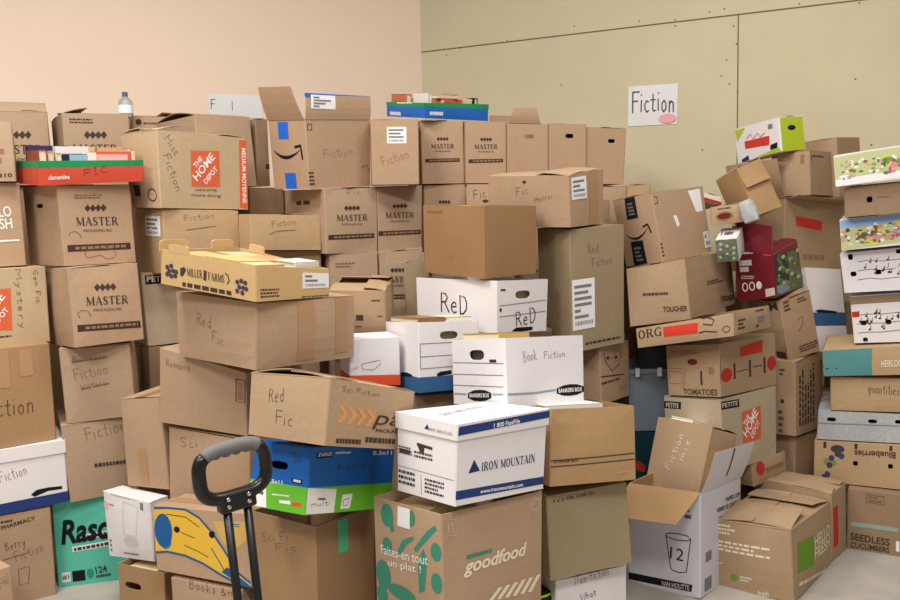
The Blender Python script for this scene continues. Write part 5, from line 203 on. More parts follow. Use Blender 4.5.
'BLB': {'name': 'produce_carton', 'label': 'brown berry carton with upside-down print, third from the floor of the tall column', 'cat': 'carton', 'group': 'produce cartons reused for books', 'mat': 'k5', 'top': 'closed', 'holes': [('R', 0.325, 0.51, 0.0191, 0.0218), ('R', 0.588, 0.509, 0.0184, 0.021)], 'deco': [('t', 'R', 0.623, 0.85, 0.315, 0.831, 0.0277, 'Blueberries', 'maroonprint', 'bold'), ('e', 'R', 0.184, 0.827, 0.0272, 0.0178, 'grape'), ('e', 'R', 0.185, 0.705, 0.0117, 0.0133, 'grape'), ('e', 'R', 0.216, 0.664, 0.0116, 0.0133, 'berry'), ('e', 'R', 0.139, 0.596, 0.0117, 0.0134, 'berry'), ('e', 'R', 0.1, 0.512, 0.0118, 0.0135, 'leafgreen'), ('e', 'R', 0.124, 0.42, 0.0118, 0.0135, 'grape'), ('e', 'R', 0.11, 0.193, 0.0118, 0.0135, 'berry'), ('e', 'R', 0.087, 0.111, 0.0118, 0.0136, 'grape'), ('e', 'R', 0.155, 0.477, 0.0117, 0.0134, 'leafgreen'), ('p', 'R', [(0.073, 0.83), (0.097, 0.83), (0.097, 0.985), (0.073, 0.985)], 'ink'), ('p', 'R', [(0.315, 0.857), (0.338, 0.857), (0.338, 0.985), (0.315, 0.985)], 'ink'), ('p', 'R', [(0.578, 0.866), (0.6, 0.866), (0.6, 0.985), (0.578, 0.985)], 'ink')]},
'GRY': {'name': 'produce_carton', 'label': 'grey mottled produce carton with oval slots, on the upside-down berry carton', 'cat': 'carton', 'group': 'produce cartons reused for books', 'mat': 'greyc', 'top': 'closed', 'holes': [('R', 0.108, 0.698, 0.0352, 0.0175), ('R', 0.423, 0.7, 0.0338, 0.0174), ('R', 0.616, 0.727, 0.0256, 0.0173)], 'deco': [('l', 'R', [(0.004, 0.552), (0.624, 0.593)], 0.0038, 'greyprint')]},
'BR5': {'name': 'produce_carton', 'label': 'plain brown carton lettered in dark print, between the grey and teal cartons', 'cat': 'carton', 'group': 'produce cartons reused for books', 'mat': 'k5', 'top': 'closed', 'holes': [], 'deco': [('h', 'R', 0.284, 0.571, 0.52, 0.504, 0.0385, 'quantities', 'ink')]},
'TEA': {'name': 'produce_carton', 'label': 'teal-ended brown carton, directly under the lower musical-note carton', 'cat': 'carton', 'group': 'produce cartons reused for books', 'mat': 'k5', 'top': 'closed', 'holes': [], 'deco': [('p', 'R', [(0.004, 0.954), (0.382, 0.983), (0.369, 0.482), (0.371, 0.004), (0.004, 0.01)], 'tealcarton'), ('p', 'R', [(0.011, 0.462), (0.127, 0.464), (0.124, 0.11), (0.007, 0.104)], 'greyprint'), ('g', 'R', 0.017, 0.23, 0.11, 0.342, 1, 'navyprint'), ('t', 'R', 0.441, 0.292, 0.623, 0.304, 0.0292, 'HEIRLOOM', 'cream', 'bold')]},
'MU2': {'name': 'produce_carton', 'label': 'white carton with musical notes and a red tag, above the teal-ended one', 'cat': 'carton', 'group': 'produce cartons reused for books', 'mat': 'white', 'top': 'closed', 'holes': [('R', 0.084, 0.42, 0.0226, 0.0216), ('R', 0.268, 0.418, 0.022, 0.0212), ('R', 0.087, 0.06, 0.0189, 0.0217)], 'deco': [('pb', 'R', 0, 0.82, 1, 1, 'k4'), ('p', 'R', [(0.004, 0.665), (0.062, 0.677), (0.058, 0.551), (0.005, 0.547)], 'redprint'), ('l', 'R', [(0.045, 0.595), (0.134, 0.603), (0.222, 0.59), (0.354, 0.611), (0.635, 0.609)], 0.0023, 'ink'), ('l', 'R', [(0.038, 0.405), (0.128, 0.415), (0.216, 0.403), (0.348, 0.428), (0.63, 0.431)], 0.0023, 'ink'), ('l', 'R', [(0.032, 0.214), (0.122, 0.226), (0.21, 0.216), (0.342, 0.244), (0.625, 0.253)], 0.0023, 'ink'), ('e', 'R', 0.401, 0.556, 0.0043, 0.0042, 'ink'), ('l', 'R', [(0.408, 0.555), (0.41, 0.636)], 0.0023, 'ink'), ('e', 'R', 0.126, 0.28, 0.0045, 0.0043, 'ink'), ('l', 'R', [(0.134, 0.28), (0.136, 0.363)], 0.0023, 'ink'), ('e', 'R', 0.465, 0.529, 0.0043, 0.0041, 'ink'), ('l', 'R', [(0.472, 0.528), (0.474, 0.609)], 0.0023, 'ink'), ('e', 'R', 0.623, 0.482, 0.0042, 0.0041, 'ink'), ('l', 'R', [(0.63, 0.481), (0.632, 0.56)], 0.0023, 'ink'), ('e', 'R', 0.469, 0.226, 0.0043, 0.0041, 'ink'), ('l', 'R', [(0.476, 0.225), (0.479, 0.306)], 0.0023, 'ink'), ('e', 'R', 0.129, 0.401, 0.0045, 0.0043, 'ink'), ('l', 'R', [(0.137, 0.4), (0.14, 0.483)], 0.0023, 'ink'), ('e', 'R', 0.577, 0.229, 0.0042, 0.0041, 'ink'), ('l', 'R', [(0.583, 0.228), (0.586, 0.308)], 0.0023, 'ink'), ('e', 'R', 0.143, 0.44, 0.0045, 0.0043, 'ink'), ('l', 'R', [(0.151, 0.439), (0.153, 0.523)], 0.0023, 'ink'), ('e', 'R', 0.337, 0.536, 0.0043, 0.0042, 'ink'), ('l', 'R', [(0.344, 0.535), (0.347, 0.617)], 0.0023, 'ink'), ('e', 'R', 0.059, 0.456, 0.0045, 0.0043, 'ink'), ('l', 'R', [(0.067, 0.455), (0.07, 0.539)], 0.0023, 'ink'), ('e', 'R', 0.177, 0.53, 0.0044, 0.0043, 'ink'), ('l', 'R', [(0.184, 0.529), (0.187, 0.612)], 0.0023, 'ink'), ('e', 'R', 0.295, 0.48, 0.0044, 0.0042, 'ink'), ('l', 'R', [(0.302, 0.479), (0.305, 0.561)], 0.0023, 'ink'), ('e', 'R', 0.647, 0.387, 0.0042, 0.0041, 'ink'), ('l', 'R', [(0.654, 0.386), (0.656, 0.465)], 0.0023, 'ink'), ('e', 'R', 0.108, 0.562, 0.0045, 0.0043, 'ink'), ('l', 'R', [(0.116, 0.561), (0.118, 0.644)], 0.0023, 'ink'), ('e', 'R', 0.614, 0.332, 0.0042, 0.0041, 'ink'), ('l', 'R', [(0.621, 0.331), (0.623, 0.41)], 0.0023, 'ink'), ('e', 'R', 0.445, 0.474, 0.0043, 0.0041, 'ink'), ('l', 'R', [(0.452, 0.473), (0.454, 0.554)], 0.0023, 'ink'), ('e', 'R', 0.253, 0.471, 0.0044, 0.0042, 'ink'), ('l', 'R', [(0.26, 0.47), (0.262, 0.553)], 0.0023, 'ink'), ('e', 'R', 0.231, 0.289, 0.0044, 0.0043, 'ink'), ('l', 'R', [(0.238, 0.289), (0.241, 0.371)], 0.0023, 'ink'), ('e', 'R', 0.506, 0.447, 0.0042, 0.0041, 'ink'), ('l', 'R', [(0.513, 0.446), (0.515, 0.526)], 0.0023, 'ink'), ('e', 'R', 0.341, 0.508, 0.0043, 0.0042, 'ink'), ('l', 'R', [(0.348, 0.507), (0.35, 0.589)], 0.0023, 'ink'), ('e', 'R', 0.527, 0.463, 0.0042, 0.0041, 'ink'), ('l', 'R', [(0.534, 0.462), (0.536, 0.542)], 0.0023, 'ink'), ('e', 'R', 0.207, 0.501, 0.0044, 0.0043, 'ink'), ('l', 'R', [(0.214, 0.5), (0.217, 0.583)], 0.0023, 'ink'), ('e', 'R', 0.176, 0.609, 0.0044, 0.0043, 'ink'), ('l', 'R', [(0.183, 0.607), (0.186, 0.69)], 0.0023, 'ink'), ('e', 'R', 0.219, 0.327, 0.0044, 0.0043, 'ink'), ('l', 'R', [(0.227, 0.326), (0.229, 0.409)], 0.0023, 'ink'), ('e', 'R', 0.109, 0.466, 0.0045, 0.0043, 'ink'), ('l', 'R', [(0.116, 0.465), (0.119, 0.549)], 0.0023, 'ink'), ('e', 'R', 0.206, 0.611, 0.0044, 0.0042, 'ink'), ('l', 'R', [(0.213, 0.61), (0.216, 0.693)], 0.0023, 'ink'), ('e', 'R', 0.186, 0.631, 0.0044, 0.0043, 'ink'), ('l', 'R', [(0.193, 0.63), (0.196, 0.713)], 0.0023, 'ink'), ('e', 'R', 0.604, 0.214, 0.0042, 0.0041, 'ink'), ('l', 'R', [(0.61, 0.213), (0.613, 0.292)], 0.0023, 'ink'), ('e', 'R', 0.113, 0.425, 0.0045, 0.0043, 'ink'), ('l', 'R', [(0.12, 0.424), (0.123, 0.508)], 0.0023, 'ink'), ('e', 'R', 0.569, 0.449, 0.0042, 0.0041, 'ink'), ('l', 'R', [(0.576, 0.448), (0.578, 0.528)], 0.0023, 'ink')], 'tabs': [('R', 0.55, 0.12, 0.02)]},
'MU1': {'name': 'produce_carton', 'label': 'white carton with musical notes and no red tag, under a floral carton', 'cat': 'carton', 'group': 'produce cartons reused for books', 'mat': 'white', 'top': 'closed', 'holes': [('R', 0.075, 0.89, 0.0185, 0.0262), ('R', 0.084, 0.462, 0.0223, 0.0219), ('R', 0.265, 0.466, 0.0217, 0.0212), ('R', 0.419, 0.922, 0.0176, 0.0206)], 'deco': [('l', 'R', [(0.122, 0.751), (0.21, 0.773), (0.294, 0.724), (0.421, 0.734), (0.694, 0.7)], 0.0023, 'ink'), ('l', 'R', [(0.115, 0.529), (0.203, 0.555), (0.288, 0.508), (0.416, 0.523), (0.69, 0.498)], 0.0023, 'ink'), ('l', 'R', [(0.108, 0.306), (0.196, 0.336), (0.282, 0.292), (0.41, 0.311), (0.685, 0.296)], 0.0023, 'ink'), ('e', 'R', 0.711, 0.497, 0.0041, 0.0039, 'ink'), ('l', 'R', [(0.718, 0.495), (0.72, 0.584)], 0.0023, 'ink'), ('e', 'R', 0.522, 0.484, 0.0042, 0.0041, 'ink'), ('l', 'R', [(0.529, 0.483), (0.531, 0.575)], 0.0023, 'ink'), ('e', 'R', 0.352, 0.441, 0.0043, 0.0042, 'ink'), ('l', 'R', [(0.359, 0.44), (0.362, 0.534)], 0.0023, 'ink'), ('e', 'R', 0.297, 0.492, 0.0043, 0.0042, 'ink'), ('l', 'R', [(0.304, 0.49), (0.306, 0.585)], 0.0023, 'ink'), ('e', 'R', 0.682, 0.245, 0.0041, 0.004, 'ink'), ('l', 'R', [(0.688, 0.244), (0.69, 0.334)], 0.0023, 'ink'), ('e', 'R', 0.621, 0.602, 0.0041, 0.004, 'ink'), ('l', 'R', [(0.628, 0.601), (0.63, 0.691)], 0.0023, 'ink'), ('e', 'R', 0.602, 0.671, 0.0041, 0.004, 'ink'), ('l', 'R', [(0.609, 0.669), (0.611, 0.76)], 0.0023, 'ink'), ('e', 'R', 0.256, 0.721, 0.0043, 0.0042, 'ink'), ('l', 'R', [(0.263, 0.719), (0.266, 0.815)], 0.0023, 'ink'), ('e', 'R', 0.6, 0.457, 0.0041, 0.004, 'ink'), ('l', 'R', [(0.607, 0.456), (0.609, 0.547)], 0.0023, 'ink'), ('e', 'R', 0.704, 0.374, 0.0041, 0.004, 'ink'), ('l', 'R', [(0.711, 0.373), (0.713, 0.462)], 0.0023, 'ink'), ('e', 'R', 0.467, 0.397, 0.0042, 0.0041, 'ink'), ('l', 'R', [(0.474, 0.396), (0.476, 0.489)], 0.0023, 'ink'), ('e', 'R', 0.593, 0.623, 0.0041, 0.004, 'ink'), ('l', 'R', [(0.599, 0.622), (0.601, 0.712)], 0.0023, 'ink'), ('e', 'R', 0.172, 0.6, 0.0044, 0.0043, 'ink'), ('l', 'R', [(0.179, 0.598), (0.182, 0.696)], 0.0023, 'ink'), ('e', 'R', 0.713, 0.564, 0.0041, 0.0039, 'ink'), ('l', 'R', [(0.719, 0.562), (0.721, 0.651)], 0.0023, 'ink'), ('e', 'R', 0.493, 0.461, 0.0042, 0.0041, 'ink'), ('l', 'R', [(0.5, 0.46), (0.502, 0.552)], 0.0023, 'ink'), ('e', 'R', 0.656, 0.372, 0.0041, 0.004, 'ink'), ('l', 'R', [(0.663, 0.37), (0.665, 0.46)], 0.0023, 'ink'), ('e', 'R', 0.242, 0.443, 0.0044, 0.0043, 'ink'), ('l', 'R', [(0.249, 0.441), (0.252, 0.537)], 0.0023, 'ink'), ('e', 'R', 0.403, 0.39, 0.0043, 0.0042, 'ink'), ('l', 'R', [(0.41, 0.388), (0.412, 0.482)], 0.0023, 'ink'), ('e', 'R', 0.407, 0.542, 0.0043, 0.0041, 'ink'), ('l', 'R', [(0.414, 0.541), (0.417, 0.634)], 0.0023, 'ink'), ('e', 'R', 0.338, 0.448, 0.0043, 0.0042, 'ink'), ('l', 'R', [(0.345, 0.446), (0.348, 0.541)], 0.0023, 'ink'), ('e', 'R', 0.652, 0.572, 0.0041, 0.004, 'ink'), ('l', 'R', [(0.659, 0.57), (0.661, 0.66)], 0.0023, 'ink'), ('e', 'R', 0.558, 0.641, 0.0042, 0.004, 'ink'), ('l', 'R', [(0.565, 0.64), (0.567, 0.731)], 0.0023, 'ink'), ('e', 'R', 0.504, 0.511, 0.0042, 0.0041, 'ink'), ('l', 'R', [(0.511, 0.51), (0.513, 0.602)], 0.0023, 'ink'), ('e', 'R', 0.304, 0.512, 0.0043, 0.0042, 'ink'), ('l', 'R', [(0.311, 0.51), (0.314, 0.606)], 0.0023, 'ink'), ('e', 'R', 0.541, 0.56, 0.0042, 0.0041, 'ink'), ('l', 'R', [(0.548, 0.558), (0.55, 0.649)], 0.0023, 'ink'), ('e', 'R', 0.213, 0.725, 0.0044, 0.0043, 'ink'), ('l', 'R', [(0.22, 0.723), (0.223, 0.819)], 0.0023, 'ink'), ('e', 'R', 0.333, 0.573, 0.0043, 0.0042, 'ink'), ('l', 'R', [(0.34, 0.571), (0.343, 0.666)], 0.0023, 'ink'), ('e', 'R', 0.339, 0.743, 0.0043, 0.0042, 'ink'), ('l', 'R', [(0.346, 0.741), (0.349, 0.836)], 0.0023, 'ink'), ('e', 'R', 0.656, 0.268, 0.0041, 0.004, 'ink'), ('l', 'R', [(0.663, 0.267), (0.665, 0.357)], 0.0023, 'ink'), ('e', 'R', 0.246, 0.537, 0.0044, 0.0043, 'ink'), ('l', 'R', [(0.253, 0.535), (0.256, 0.631)], 0.0023, 'ink')]},
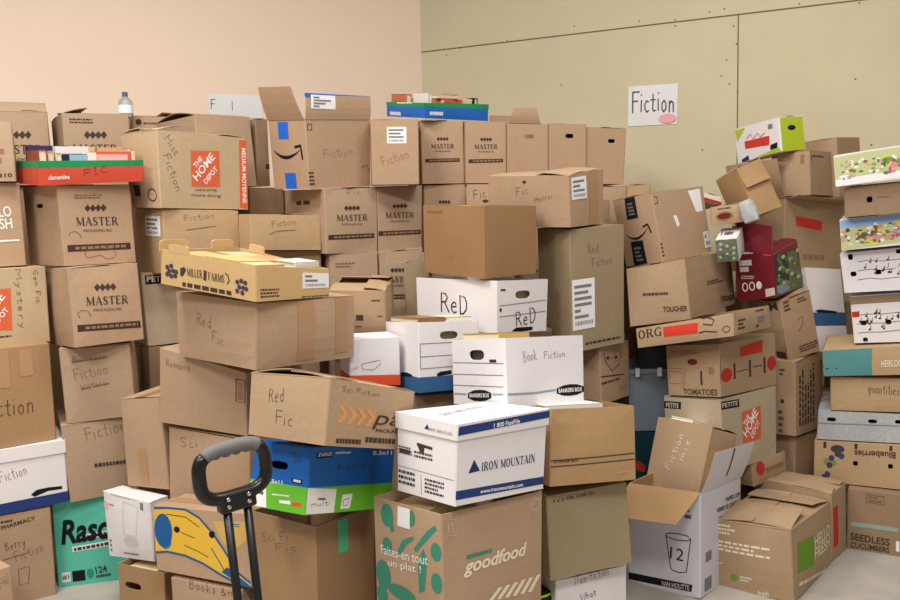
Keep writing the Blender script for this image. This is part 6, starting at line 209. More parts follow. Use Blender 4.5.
'FL2': {'name': 'produce_carton', 'label': 'floral meadow carton with blue sky print, on the musical-note carton with no red tag', 'cat': 'carton', 'group': 'produce cartons reused for books', 'mat': 'white', 'top': 'closed', 'holes': [('R', 0.098, 0.644, 0.0329, 0.0126), ('R', 0.377, 0.736, 0.0281, 0.0124)], 'deco': [('p', 'R', [(0.004, 0.941), (0.189, 0.979), (0.929, 0.985), (0.922, 0.185), (0.004, 0.004)], 'leafpale'), ('p', 'R', [(0.004, 0.941), (0.189, 0.979), (0.93, 0.985), (0.927, 0.78), (0.004, 0.689)], 'skyblue'), ('e', 'R', 0.223, 0.622, 0.0159, 0.0069, 'paper'), ('e', 'R', 0.017, 0.345, 0.0084, 0.0119, 'flowpink'), ('e', 'R', 0.207, 0.39, 0.0192, 0.0122, 'flowpink'), ('e', 'R', 0.241, 0.182, 0.0197, 0.012, 'flowyellow'), ('e', 'R', 0.725, 0.67, 0.0129, 0.012, 'flowpink'), ('e', 'R', 0.858, 0.364, 0.0107, 0.0102, 'flowpink'), ('e', 'R', 0.612, 0.488, 0.0127, 0.0081, 'leafgreen'), ('e', 'R', 0.845, 0.376, 0.0181, 0.0061, 'leafdeep'), ('e', 'R', 0.27, 0.314, 0.0198, 0.0099, 'flowpink'), ('e', 'R', 0.382, 0.393, 0.0153, 0.0079, 'paper'), ('e', 'R', 0.24, 0.259, 0.0113, 0.0107, 'flowyellow'), ('e', 'R', 0.261, 0.402, 0.0182, 0.0073, 'paper'), ('e', 'R', 0.616, 0.715, 0.0166, 0.0092, 'leafgreen'), ('e', 'R', 0.172, 0.436, 0.0143, 0.0103, 'leafdeep'), ('e', 'R', 0.814, 0.734, 0.0169, 0.0079, 'flowyellow'), ('e', 'R', 0.531, 0.287, 0.0137, 0.0074, 'flowyellow'), ('e', 'R', 0.427, 0.692, 0.0198, 0.0129, 'flowyellow'), ('e', 'R', 0.665, 0.265, 0.0134, 0.0083, 'flowyellow'), ('e', 'R', 0.142, 0.316, 0.0183, 0.0069, 'leafdeep'), ('e', 'R', 0.562, 0.277, 0.0117, 0.0088, 'flowpink'), ('e', 'R', 0.862, 0.627, 0.0134, 0.0091, 'flowyellow'), ('e', 'R', 0.337, 0.275, 0.0167, 0.0093, 'flowpink'), ('e', 'R', 0.19, 0.185, 0.0115, 0.0067, 'flowyellow'), ('e', 'R', 0.156, 0.305, 0.0175, 0.0102, 'leafgreen'), ('e', 'R', 0.535, 0.568, 0.004, 0.0057, 'leafpale'), ('e', 'R', 0.701, 0.555, 0.0064, 0.0041, 'flowyellow'), ('e', 'R', 0.383, 0.687, 0.0064, 0.0064, 'leafmix'), ('e', 'R', 0.398, 0.596, 0.0034, 0.0043, 'flowyellow'), ('e', 'R', 0.228, 0.568, 0.0064, 0.0043, 'flowyellow'), ('e', 'R', 0.299, 0.222, 0.0074, 0.0083, 'paper'), ('e', 'R', 0.37, 0.232, 0.0096, 0.0068, 'leafpale'), ('e', 'R', 0.038, 0.436, 0.005, 0.0078, 'leafmix'), ('e', 'R', 0.806, 0.314, 0.005, 0.0053, 'paper'), ('e', 'R', 0.81, 0.625, 0.0066, 0.0062, 'leafmix'), ('e', 'R', 0.626, 0.613, 0.0098, 0.0032, 'leafmix'), ('e', 'R', 0.866, 0.308, 0.0043, 0.0049, 'leafpale'), ('e', 'R', 0.565, 0.343, 0.0079, 0.0032, 'flowpink'), ('e', 'R', 0.155, 0.327, 0.0069, 0.0051, 'flowbrown'), ('e', 'R', 0.36, 0.284, 0.01, 0.003, 'flowyellow'), ('e', 'R', 0.791, 0.722, 0.0091, 0.0057, 'leafmix'), ('e', 'R', 0.792, 0.679, 0.0072, 0.0071, 'leafpale'), ('e', 'R', 0.514, 0.323, 0.0063, 0.0033, 'paper'), ('e', 'R', 0.635, 0.694, 0.0092, 0.0061, 'paper'), ('e', 'R', 0.131, 0.467, 0.0102, 0.0046, 'paper'), ('e', 'R', 0.325, 0.656, 0.0066, 0.004, 'paper'), ('e', 'R', 0.874, 0.6, 0.0088, 0.0049, 'flowtan'), ('e', 'R', 0.068, 0.159, 0.0073, 0.0054, 'paper'), ('e', 'R', 0.771, 0.382, 0.0074, 0.0078, 'leafgreen'), ('e', 'R', 0.579, 0.262, 0.0061, 0.0071, 'flowtan'), ('e', 'R', 0.154, 0.2, 0.0087, 0.0047, 'leafdeep'), ('e', 'R', 0.776, 0.647, 0.0079, 0.0028, 'leafpale'), ('e', 'R', 0.29, 0.402, 0.0091, 0.0062, 'flowtan'), ('e', 'R', 0.484, 0.454, 0.0093, 0.0048, 'leafmix'), ('e', 'R', 0.692, 0.257, 0.003, 0.0031, 'leafpale'), ('e', 'R', 0.815, 0.509, 0.0084, 0.0058, 'flowtan'), ('e', 'R', 0.84, 0.533, 0.0072, 0.0051, 'flowtan'), ('e', 'R', 0.129, 0.25, 0.0108, 0.0048, 'paper'), ('e', 'R', 0.4, 0.393, 0.0091, 0.0039, 'leafpale'), ('e', 'R', 0.811, 0.596, 0.0085, 0.0063, 'flowbrown'), ('e', 'R', 0.797, 0.743, 0.0095, 0.0038, 'leafpale'), ('e', 'R', 0.598, 0.577, 0.0094, 0.0061, 'flowpink'), ('e', 'R', 0.48, 0.332, 0.0089, 0.0072, 'leafgreen'), ('e', 'R', 0.855, 0.713, 0.0097, 0.0062, 'flowbrown'), ('e', 'R', 0.889, 0.76, 0.0041, 0.0053, 'leafgreen'), ('e', 'R', 0.798, 0.67, 0.0051, 0.0077, 'leafpale'), ('e', 'R', 0.375, 0.391, 0.0084, 0.0046, 'flowtan'), ('e', 'R', 0.216, 0.503, 0.0072, 0.0054, 'leafpale'), ('e', 'R', 0.726, 0.51, 0.005, 0.005, 'paper'), ('e', 'R', 0.013, 0.54, 0.0068, 0.0061, 'paper'), ('e', 'R', 0.746, 0.567, 0.0074, 0.0036, 'leafmix'), ('e', 'R', 0.059, 0.126, 0.0104, 0.0063, 'leafpale'), ('e', 'R', 0.293, 0.642, 0.0068, 0.0064, 'flowpink'), ('e', 'R', 0.439, 0.402, 0.0042, 0.0042, 'leafgreen'), ('e', 'R', 0.275, 0.187, 0.0062, 0.0061, 'leafdeep'), ('e', 'R', 0.566, 0.371, 0.005, 0.0057, 'paper'), ('e', 'R', 0.15, 0.612, 0.0105, 0.0034, 'leafpale'), ('e', 'R', 0.25, 0.218, 0.0054, 0.0078, 'leafpale'), ('e', 'R', 0.637, 0.377, 0.006, 0.0035, 'leafpale'), ('e', 'R', 0.647, 0.713, 0.008, 0.0067, 'paper'), ('e', 'R', 0.507, 0.468, 0.0047, 0.0045, 'leafdeep'), ('e', 'R', 0.468, 0.526, 0.0095, 0.0042, 'leafdeep'), ('e', 'R', 0.361, 0.345, 0.0056, 0.005, 'leafmix'), ('e', 'R', 0.394, 0.694, 0.0033, 0.008, 'leafpale'), ('e', 'R', 0.145, 0.579, 0.0095, 0.0042, 'flowbrown'), ('e', 'R', 0.508, 0.482, 0.0044, 0.0073, 'paper'), ('e', 'R', 0.889, 0.442, 0.0094, 0.0048, 'leafpale'), ('e', 'R', 0.762, 0.35, 0.0043, 0.0053, 'flowbrown'), ('e', 'R', 0.812, 0.604, 0.0087, 0.005, 'leafpale'), ('e', 'R', 0.668, 0.337, 0.0048, 0.0074, 'flowyellow'), ('e', 'R', 0.605, 0.588, 0.0075, 0.0046, 'flowtan'), ('e', 'R', 0.751, 0.318, 0.0092, 0.0063, 'paper'), ('e', 'R', 0.635, 0.441, 0.0064, 0.0079, 'paper'), ('e', 'R', 0.834, 0.699, 0.0064, 0.0057, 'leafpale'), ('e', 'R', 0.549, 0.607, 0.0079, 0.0047, 'flowyellow'), ('e', 'R', 0.553, 0.666, 0.0039, 0.0081, 'flowpink'), ('e', 'R', 0.746, 0.513, 0.0035, 0.004, 'leafpale'), ('e', 'R', 0.252, 0.178, 0.0033, 0.0067, 'leafpale'), ('e', 'R', 0.201, 0.541, 0.0094, 0.0046, 'paper'), ('e', 'R', 0.359, 0.385, 0.0045, 0.0056, 'leafpale'), ('e', 'R', 0.059, 0.374, 0.0056, 0.0068, 'paper'), ('e', 'R', 0.713, 0.406, 0.0053, 0.004, 'leafmix'), ('e', 'R', 0.442, 0.489, 0.0056, 0.0078, 'flowpink'), ('e', 'R', 0.849, 0.321, 0.0052, 0.0061, 'leafmix'), ('e', 'R', 0.239, 0.41, 0.0063, 0.0062, 'leafpale'), ('e', 'R', 0.615, 0.418, 0.0085, 0.0033, 'flowbrown'), ('e', 'R', 0.883, 0.714, 0.0077, 0.0077, 'leafgreen'), ('e', 'R', 0.239, 0.566, 0.007, 0.0035, 'leafpale'), ('e', 'R', 0.317, 0.455, 0.0044, 0.0042, 'flowyellow'), ('e', 'R', 0.762, 0.718, 0.0051, 0.0058, 'paper'), ('e', 'R', 0.6, 0.278, 0.0078, 0.0081, 'leafgreen'), ('e', 'R', 0.807, 0.404, 0.0077, 0.0042, 'leafdeep'), ('e', 'R', 0.543, 0.409, 0.0092, 0.0081, 'flowbrown'), ('e', 'R', 0.15, 0.262, 0.0106, 0.0082, 'leafpale'), ('e', 'R', 0.62, 0.245, 0.0079, 0.0042, 'leafpale'), ('e', 'R', 0.826, 0.447, 0.0037, 0.0039, 'flowtan'), ('e', 'R', 0.129, 0.405, 0.0071, 0.0047, 'paper'), ('e', 'R', 0.398, 0.497, 0.0087, 0.0031, 'leafpale'), ('e', 'R', 0.145, 0.546, 0.006, 0.0077, 'flowyellow'), ('e', 'R', 0.841, 0.447, 0.0055, 0.0065, 'leafmix'), ('e', 'R', 0.848, 0.695, 0.0042, 0.0056, 'paper'), ('e', 'R', 0.022, 0.577, 0.0097, 0.007, 'flowpink'), ('e', 'R', 0.841, 0.538, 0.0095, 0.007, 'leafpale'), ('e', 'R', 0.727, 0.686, 0.0073, 0.0047, 'leafmix'), ('e', 'R', 0.002, 0.262, 0.0011, 0.0073, 'flowtan'), ('e', 'R', 0.665, 0.543, 0.0054, 0.006, 'leafgreen'), ('e', 'R', 0.053, 0.604, 0.0108, 0.0058, 'leafdeep'), ('e', 'R', 0.168, 0.341, 0.0058, 0.003, 'flowbrown'), ('e', 'R', 0.603, 0.549, 0.0088, 0.0036, 'flowyellow'), ('e', 'R', 0.041, 0.546, 0.0051, 0.007, 'flowpink'), ('e', 'R', 0.498, 0.534, 0.0098, 0.0073, 'paper'), ('e', 'R', 0.601, 0.451, 0.0049, 0.0046, 'paper'), ('e', 'R', 0.494, 0.444, 0.0073, 0.0074, 'paper'), ('e', 'R', 0.453, 0.287, 0.0096, 0.0061, 'leafgreen'), ('e', 'R', 0.884, 0.726, 0.007, 0.0031, 'leafdeep'), ('e', 'R', 0.739, 0.325, 0.008, 0.0031, 'leafgreen'), ('e', 'R', 0.757, 0.699, 0.0048, 0.0031, 'leafdeep'), ('e', 'R', 0.436, 0.264, 0.0078, 0.007, 'flowyellow'), ('e', 'R', 0.485, 0.333, 0.0096, 0.0044, 'leafpale'), ('e', 'R', 0.389, 0.706, 0.0076, 0.0078, 'paper'), ('e', 'R', 0.336, 0.593, 0.0038, 0.0052, 'leafpale'), ('e', 'R', 0.821, 0.643, 0.0096, 0.0071, 'leafpale'), ('e', 'R', 0.186, 0.183, 0.0108, 0.003, 'leafgreen'), ('e', 'R', 0.003, 0.48, 0.0017, 0.0033, 'paper'), ('e', 'R', 0.482, 0.548, 0.0077, 0.0056, 'leafdeep'), ('e', 'R', 0.503, 0.37, 0.0041, 0.008, 'leafgreen'), ('e', 'R', 0.799, 0.291, 0.0052, 0.0046, 'paper'), ('e', 'R', 0.258, 0.373, 0.0076, 0.0063, 'leafgreen'), ('e', 'R', 0.554, 0.735, 0.0086, 0.0058, 'leafpale'), ('e', 'R', 0.394, 0.549, 0.0102, 0.0037, 'paper'), ('e', 'R', 0.337, 0.458, 0.0065, 0.0082, 'flowbrown'), ('e', 'R', 0.891, 0.506, 0.0069, 0.0058, 'leafpale'), ('e', 'R', 0.178, 0.161, 0.0076, 0.0062, 'leafpale'), ('e', 'R', 0.632, 0.266, 0.0052, 0.0045, 'leafdeep'), ('e', 'R', 0.281, 0.521, 0.0072, 0.0063, 'flowyellow'), ('e', 'R', 0.248, 0.227, 0.0056, 0.0076, 'leafdeep'), ('e', 'R', 0.722, 0.601, 0.0042, 0.0033, 'flowyellow'), ('e', 'R', 0.891, 0.783, 0.0032, 0.0077, 'leafpale'), ('e', 'R', 0.788, 0.432, 0.0045, 0.0041, 'leafdeep'), ('e', 'R', 0.866, 0.596, 0.0073, 0.0077, 'flowyellow'), ('e', 'R', 0.4, 0.444, 0.009, 0.0034, 'paper'), ('e', 'R', 0.055, 0.643, 0.0067, 0.007, 'leafdeep'), ('e', 'R', 0.509, 0.223, 0.0068, 0.0076, 'paper'), ('e', 'R', 0.125, 0.475, 0.0091, 0.0061, 'leafgreen'), ('e', 'R', 0.449, 0.23, 0.0072, 0.0034, 'leafmix'), ('e', 'R', 0.148, 0.425, 0.0049, 0.0031, 'paper'), ('e', 'R', 0.269, 0.619, 0.0065, 0.0048, 'flowtan'), ('e', 'R', 0.81, 0.578, 0.0076, 0.0075, 'leafmix'), ('e', 'R', 0.364, 0.224, 0.0091, 0.0047, 'leafgreen'), ('e', 'R', 0.348, 0.433, 0.0084, 0.0053, 'leafgreen'), ('e', 'R', 0.65, 0.303, 0.0091, 0.0037, 'flowbrown'), ('e', 'R', 0.398, 0.644, 0.0034, 0.0076, 'paper'), ('e', 'R', 0.574, 0.394, 0.0075, 0.007, 'flowyellow'), ('e', 'R', 0.216, 0.402, 0.0066, 0.0058, 'leafmix'), ('e', 'R', 0.607, 0.493, 0.009, 0.0051, 'leafpale'), ('e', 'R', 0.329, 0.233, 0.0047, 0.0047, 'flowpink'), ('e', 'R', 0.142, 0.375, 0.0103, 0.0083, 'flowbrown'), ('e', 'R', 0.446, 0.405, 0.0102, 0.0079, 'leafdeep'), ('e', 'R', 0.674, 0.581, 0.0088, 0.0078, 'paper'), ('e', 'R', 0.873, 0.78, 0.0059, 0.0059, 'leafpale'), ('e', 'R', 0.63, 0.297, 0.0043, 0.0029, 'paper'), ('e', 'R', 0.854, 0.352, 0.0039, 0.0028, 'flowpink'), ('e', 'R', 0.218, 0.496, 0.0094, 0.0075, 'paper'), ('e', 'R', 0.528, 0.591, 0.0079, 0.0031, 'leafpale'), ('e', 'R', 0.102, 0.262, 0.005, 0.0073, 'flowyellow'), ('e', 'R', 0.057, 0.319, 0.0048, 0.0077, 'leafdeep'), ('e', 'R', 0.474, 0.624, 0.0068, 0.0046, 'leafpale'), ('e', 'R', 0.248, 0.467, 0.0085, 0.0079, 'leafdeep'), ('e', 'R', 0.313, 0.36, 0.0078, 0.0043, 'leafgreen'), ('e', 'R', 0.049, 0.122, 0.0101, 0.0051, 'leafpale'), ('e', 'R', 0.195, 0.54, 0.0088, 0.0049, 'flowtan'), ('e', 'R', 0.41, 0.331, 0.0103, 0.0067, 'magenta'), ('e', 'R', 0.394, 0.318, 0.0102, 0.0089, 'magenta'), ('e', 'R', 0.411, 0.533, 0.0063, 0.0072, 'magenta'), ('e', 'R', 0.381, 0.292, 0.0086, 0.009, 'flowpink'), ('e', 'R', 0.374, 0.317, 0.007, 0.0098, 'magenta'), ('e', 'R', 0.373, 0.408, 0.0115, 0.008, 'flowpink'), ('e', 'R', 0.403, 0.521, 0.0107, 0.012, 'magenta'), ('e', 'R', 0.394, 0.453, 0.0091, 0.0102, 'flowpink'), ('e', 'R', 0.401, 0.396, 0.0058, 0.0108, 'magenta'), ('p', 'R', [(0.065, 0.597), (0.13, 0.597), (0.13, 0.691), (0.065, 0.691)], 'blackprint'), ('p', 'R', [(0.349, 0.69), (0.405, 0.69), (0.405, 0.782), (0.349, 0.782)], 'blackprint'), ('e', 'R', 0.255, 0.605, 0.0089, 0.0125, 'flowbrown'), ('e', 'R', 0.232, 0.458, 0.0072, 0.0125, 'flowbrown'), ('e', 'R', 0.275, 0.44, 0.0089, 0.0104, 'flowbrown'), ('e', 'R', 0.257, 0.729, 0.0054, 0.0083, 'paper')], 'tabs': [('R', 0.38, 0.1, 0.025)]},  # two black rectangles paint the slots' inner shade over the meadow print
'FLB': {'name': 'produce_carton', 'label': 'brown carton with one round hole between two floral cartons', 'cat': 'carton', 'group': 'produce cartons reused for books', 'mat': 'k4', 'top': 'closed', 'holes': [('R', 0.181, 0.524, 0.0213, 0.0243)], 'deco': [('g', 'R', 0.238, 0.529, 0.321, 0.595, 1, 'pencil')]},
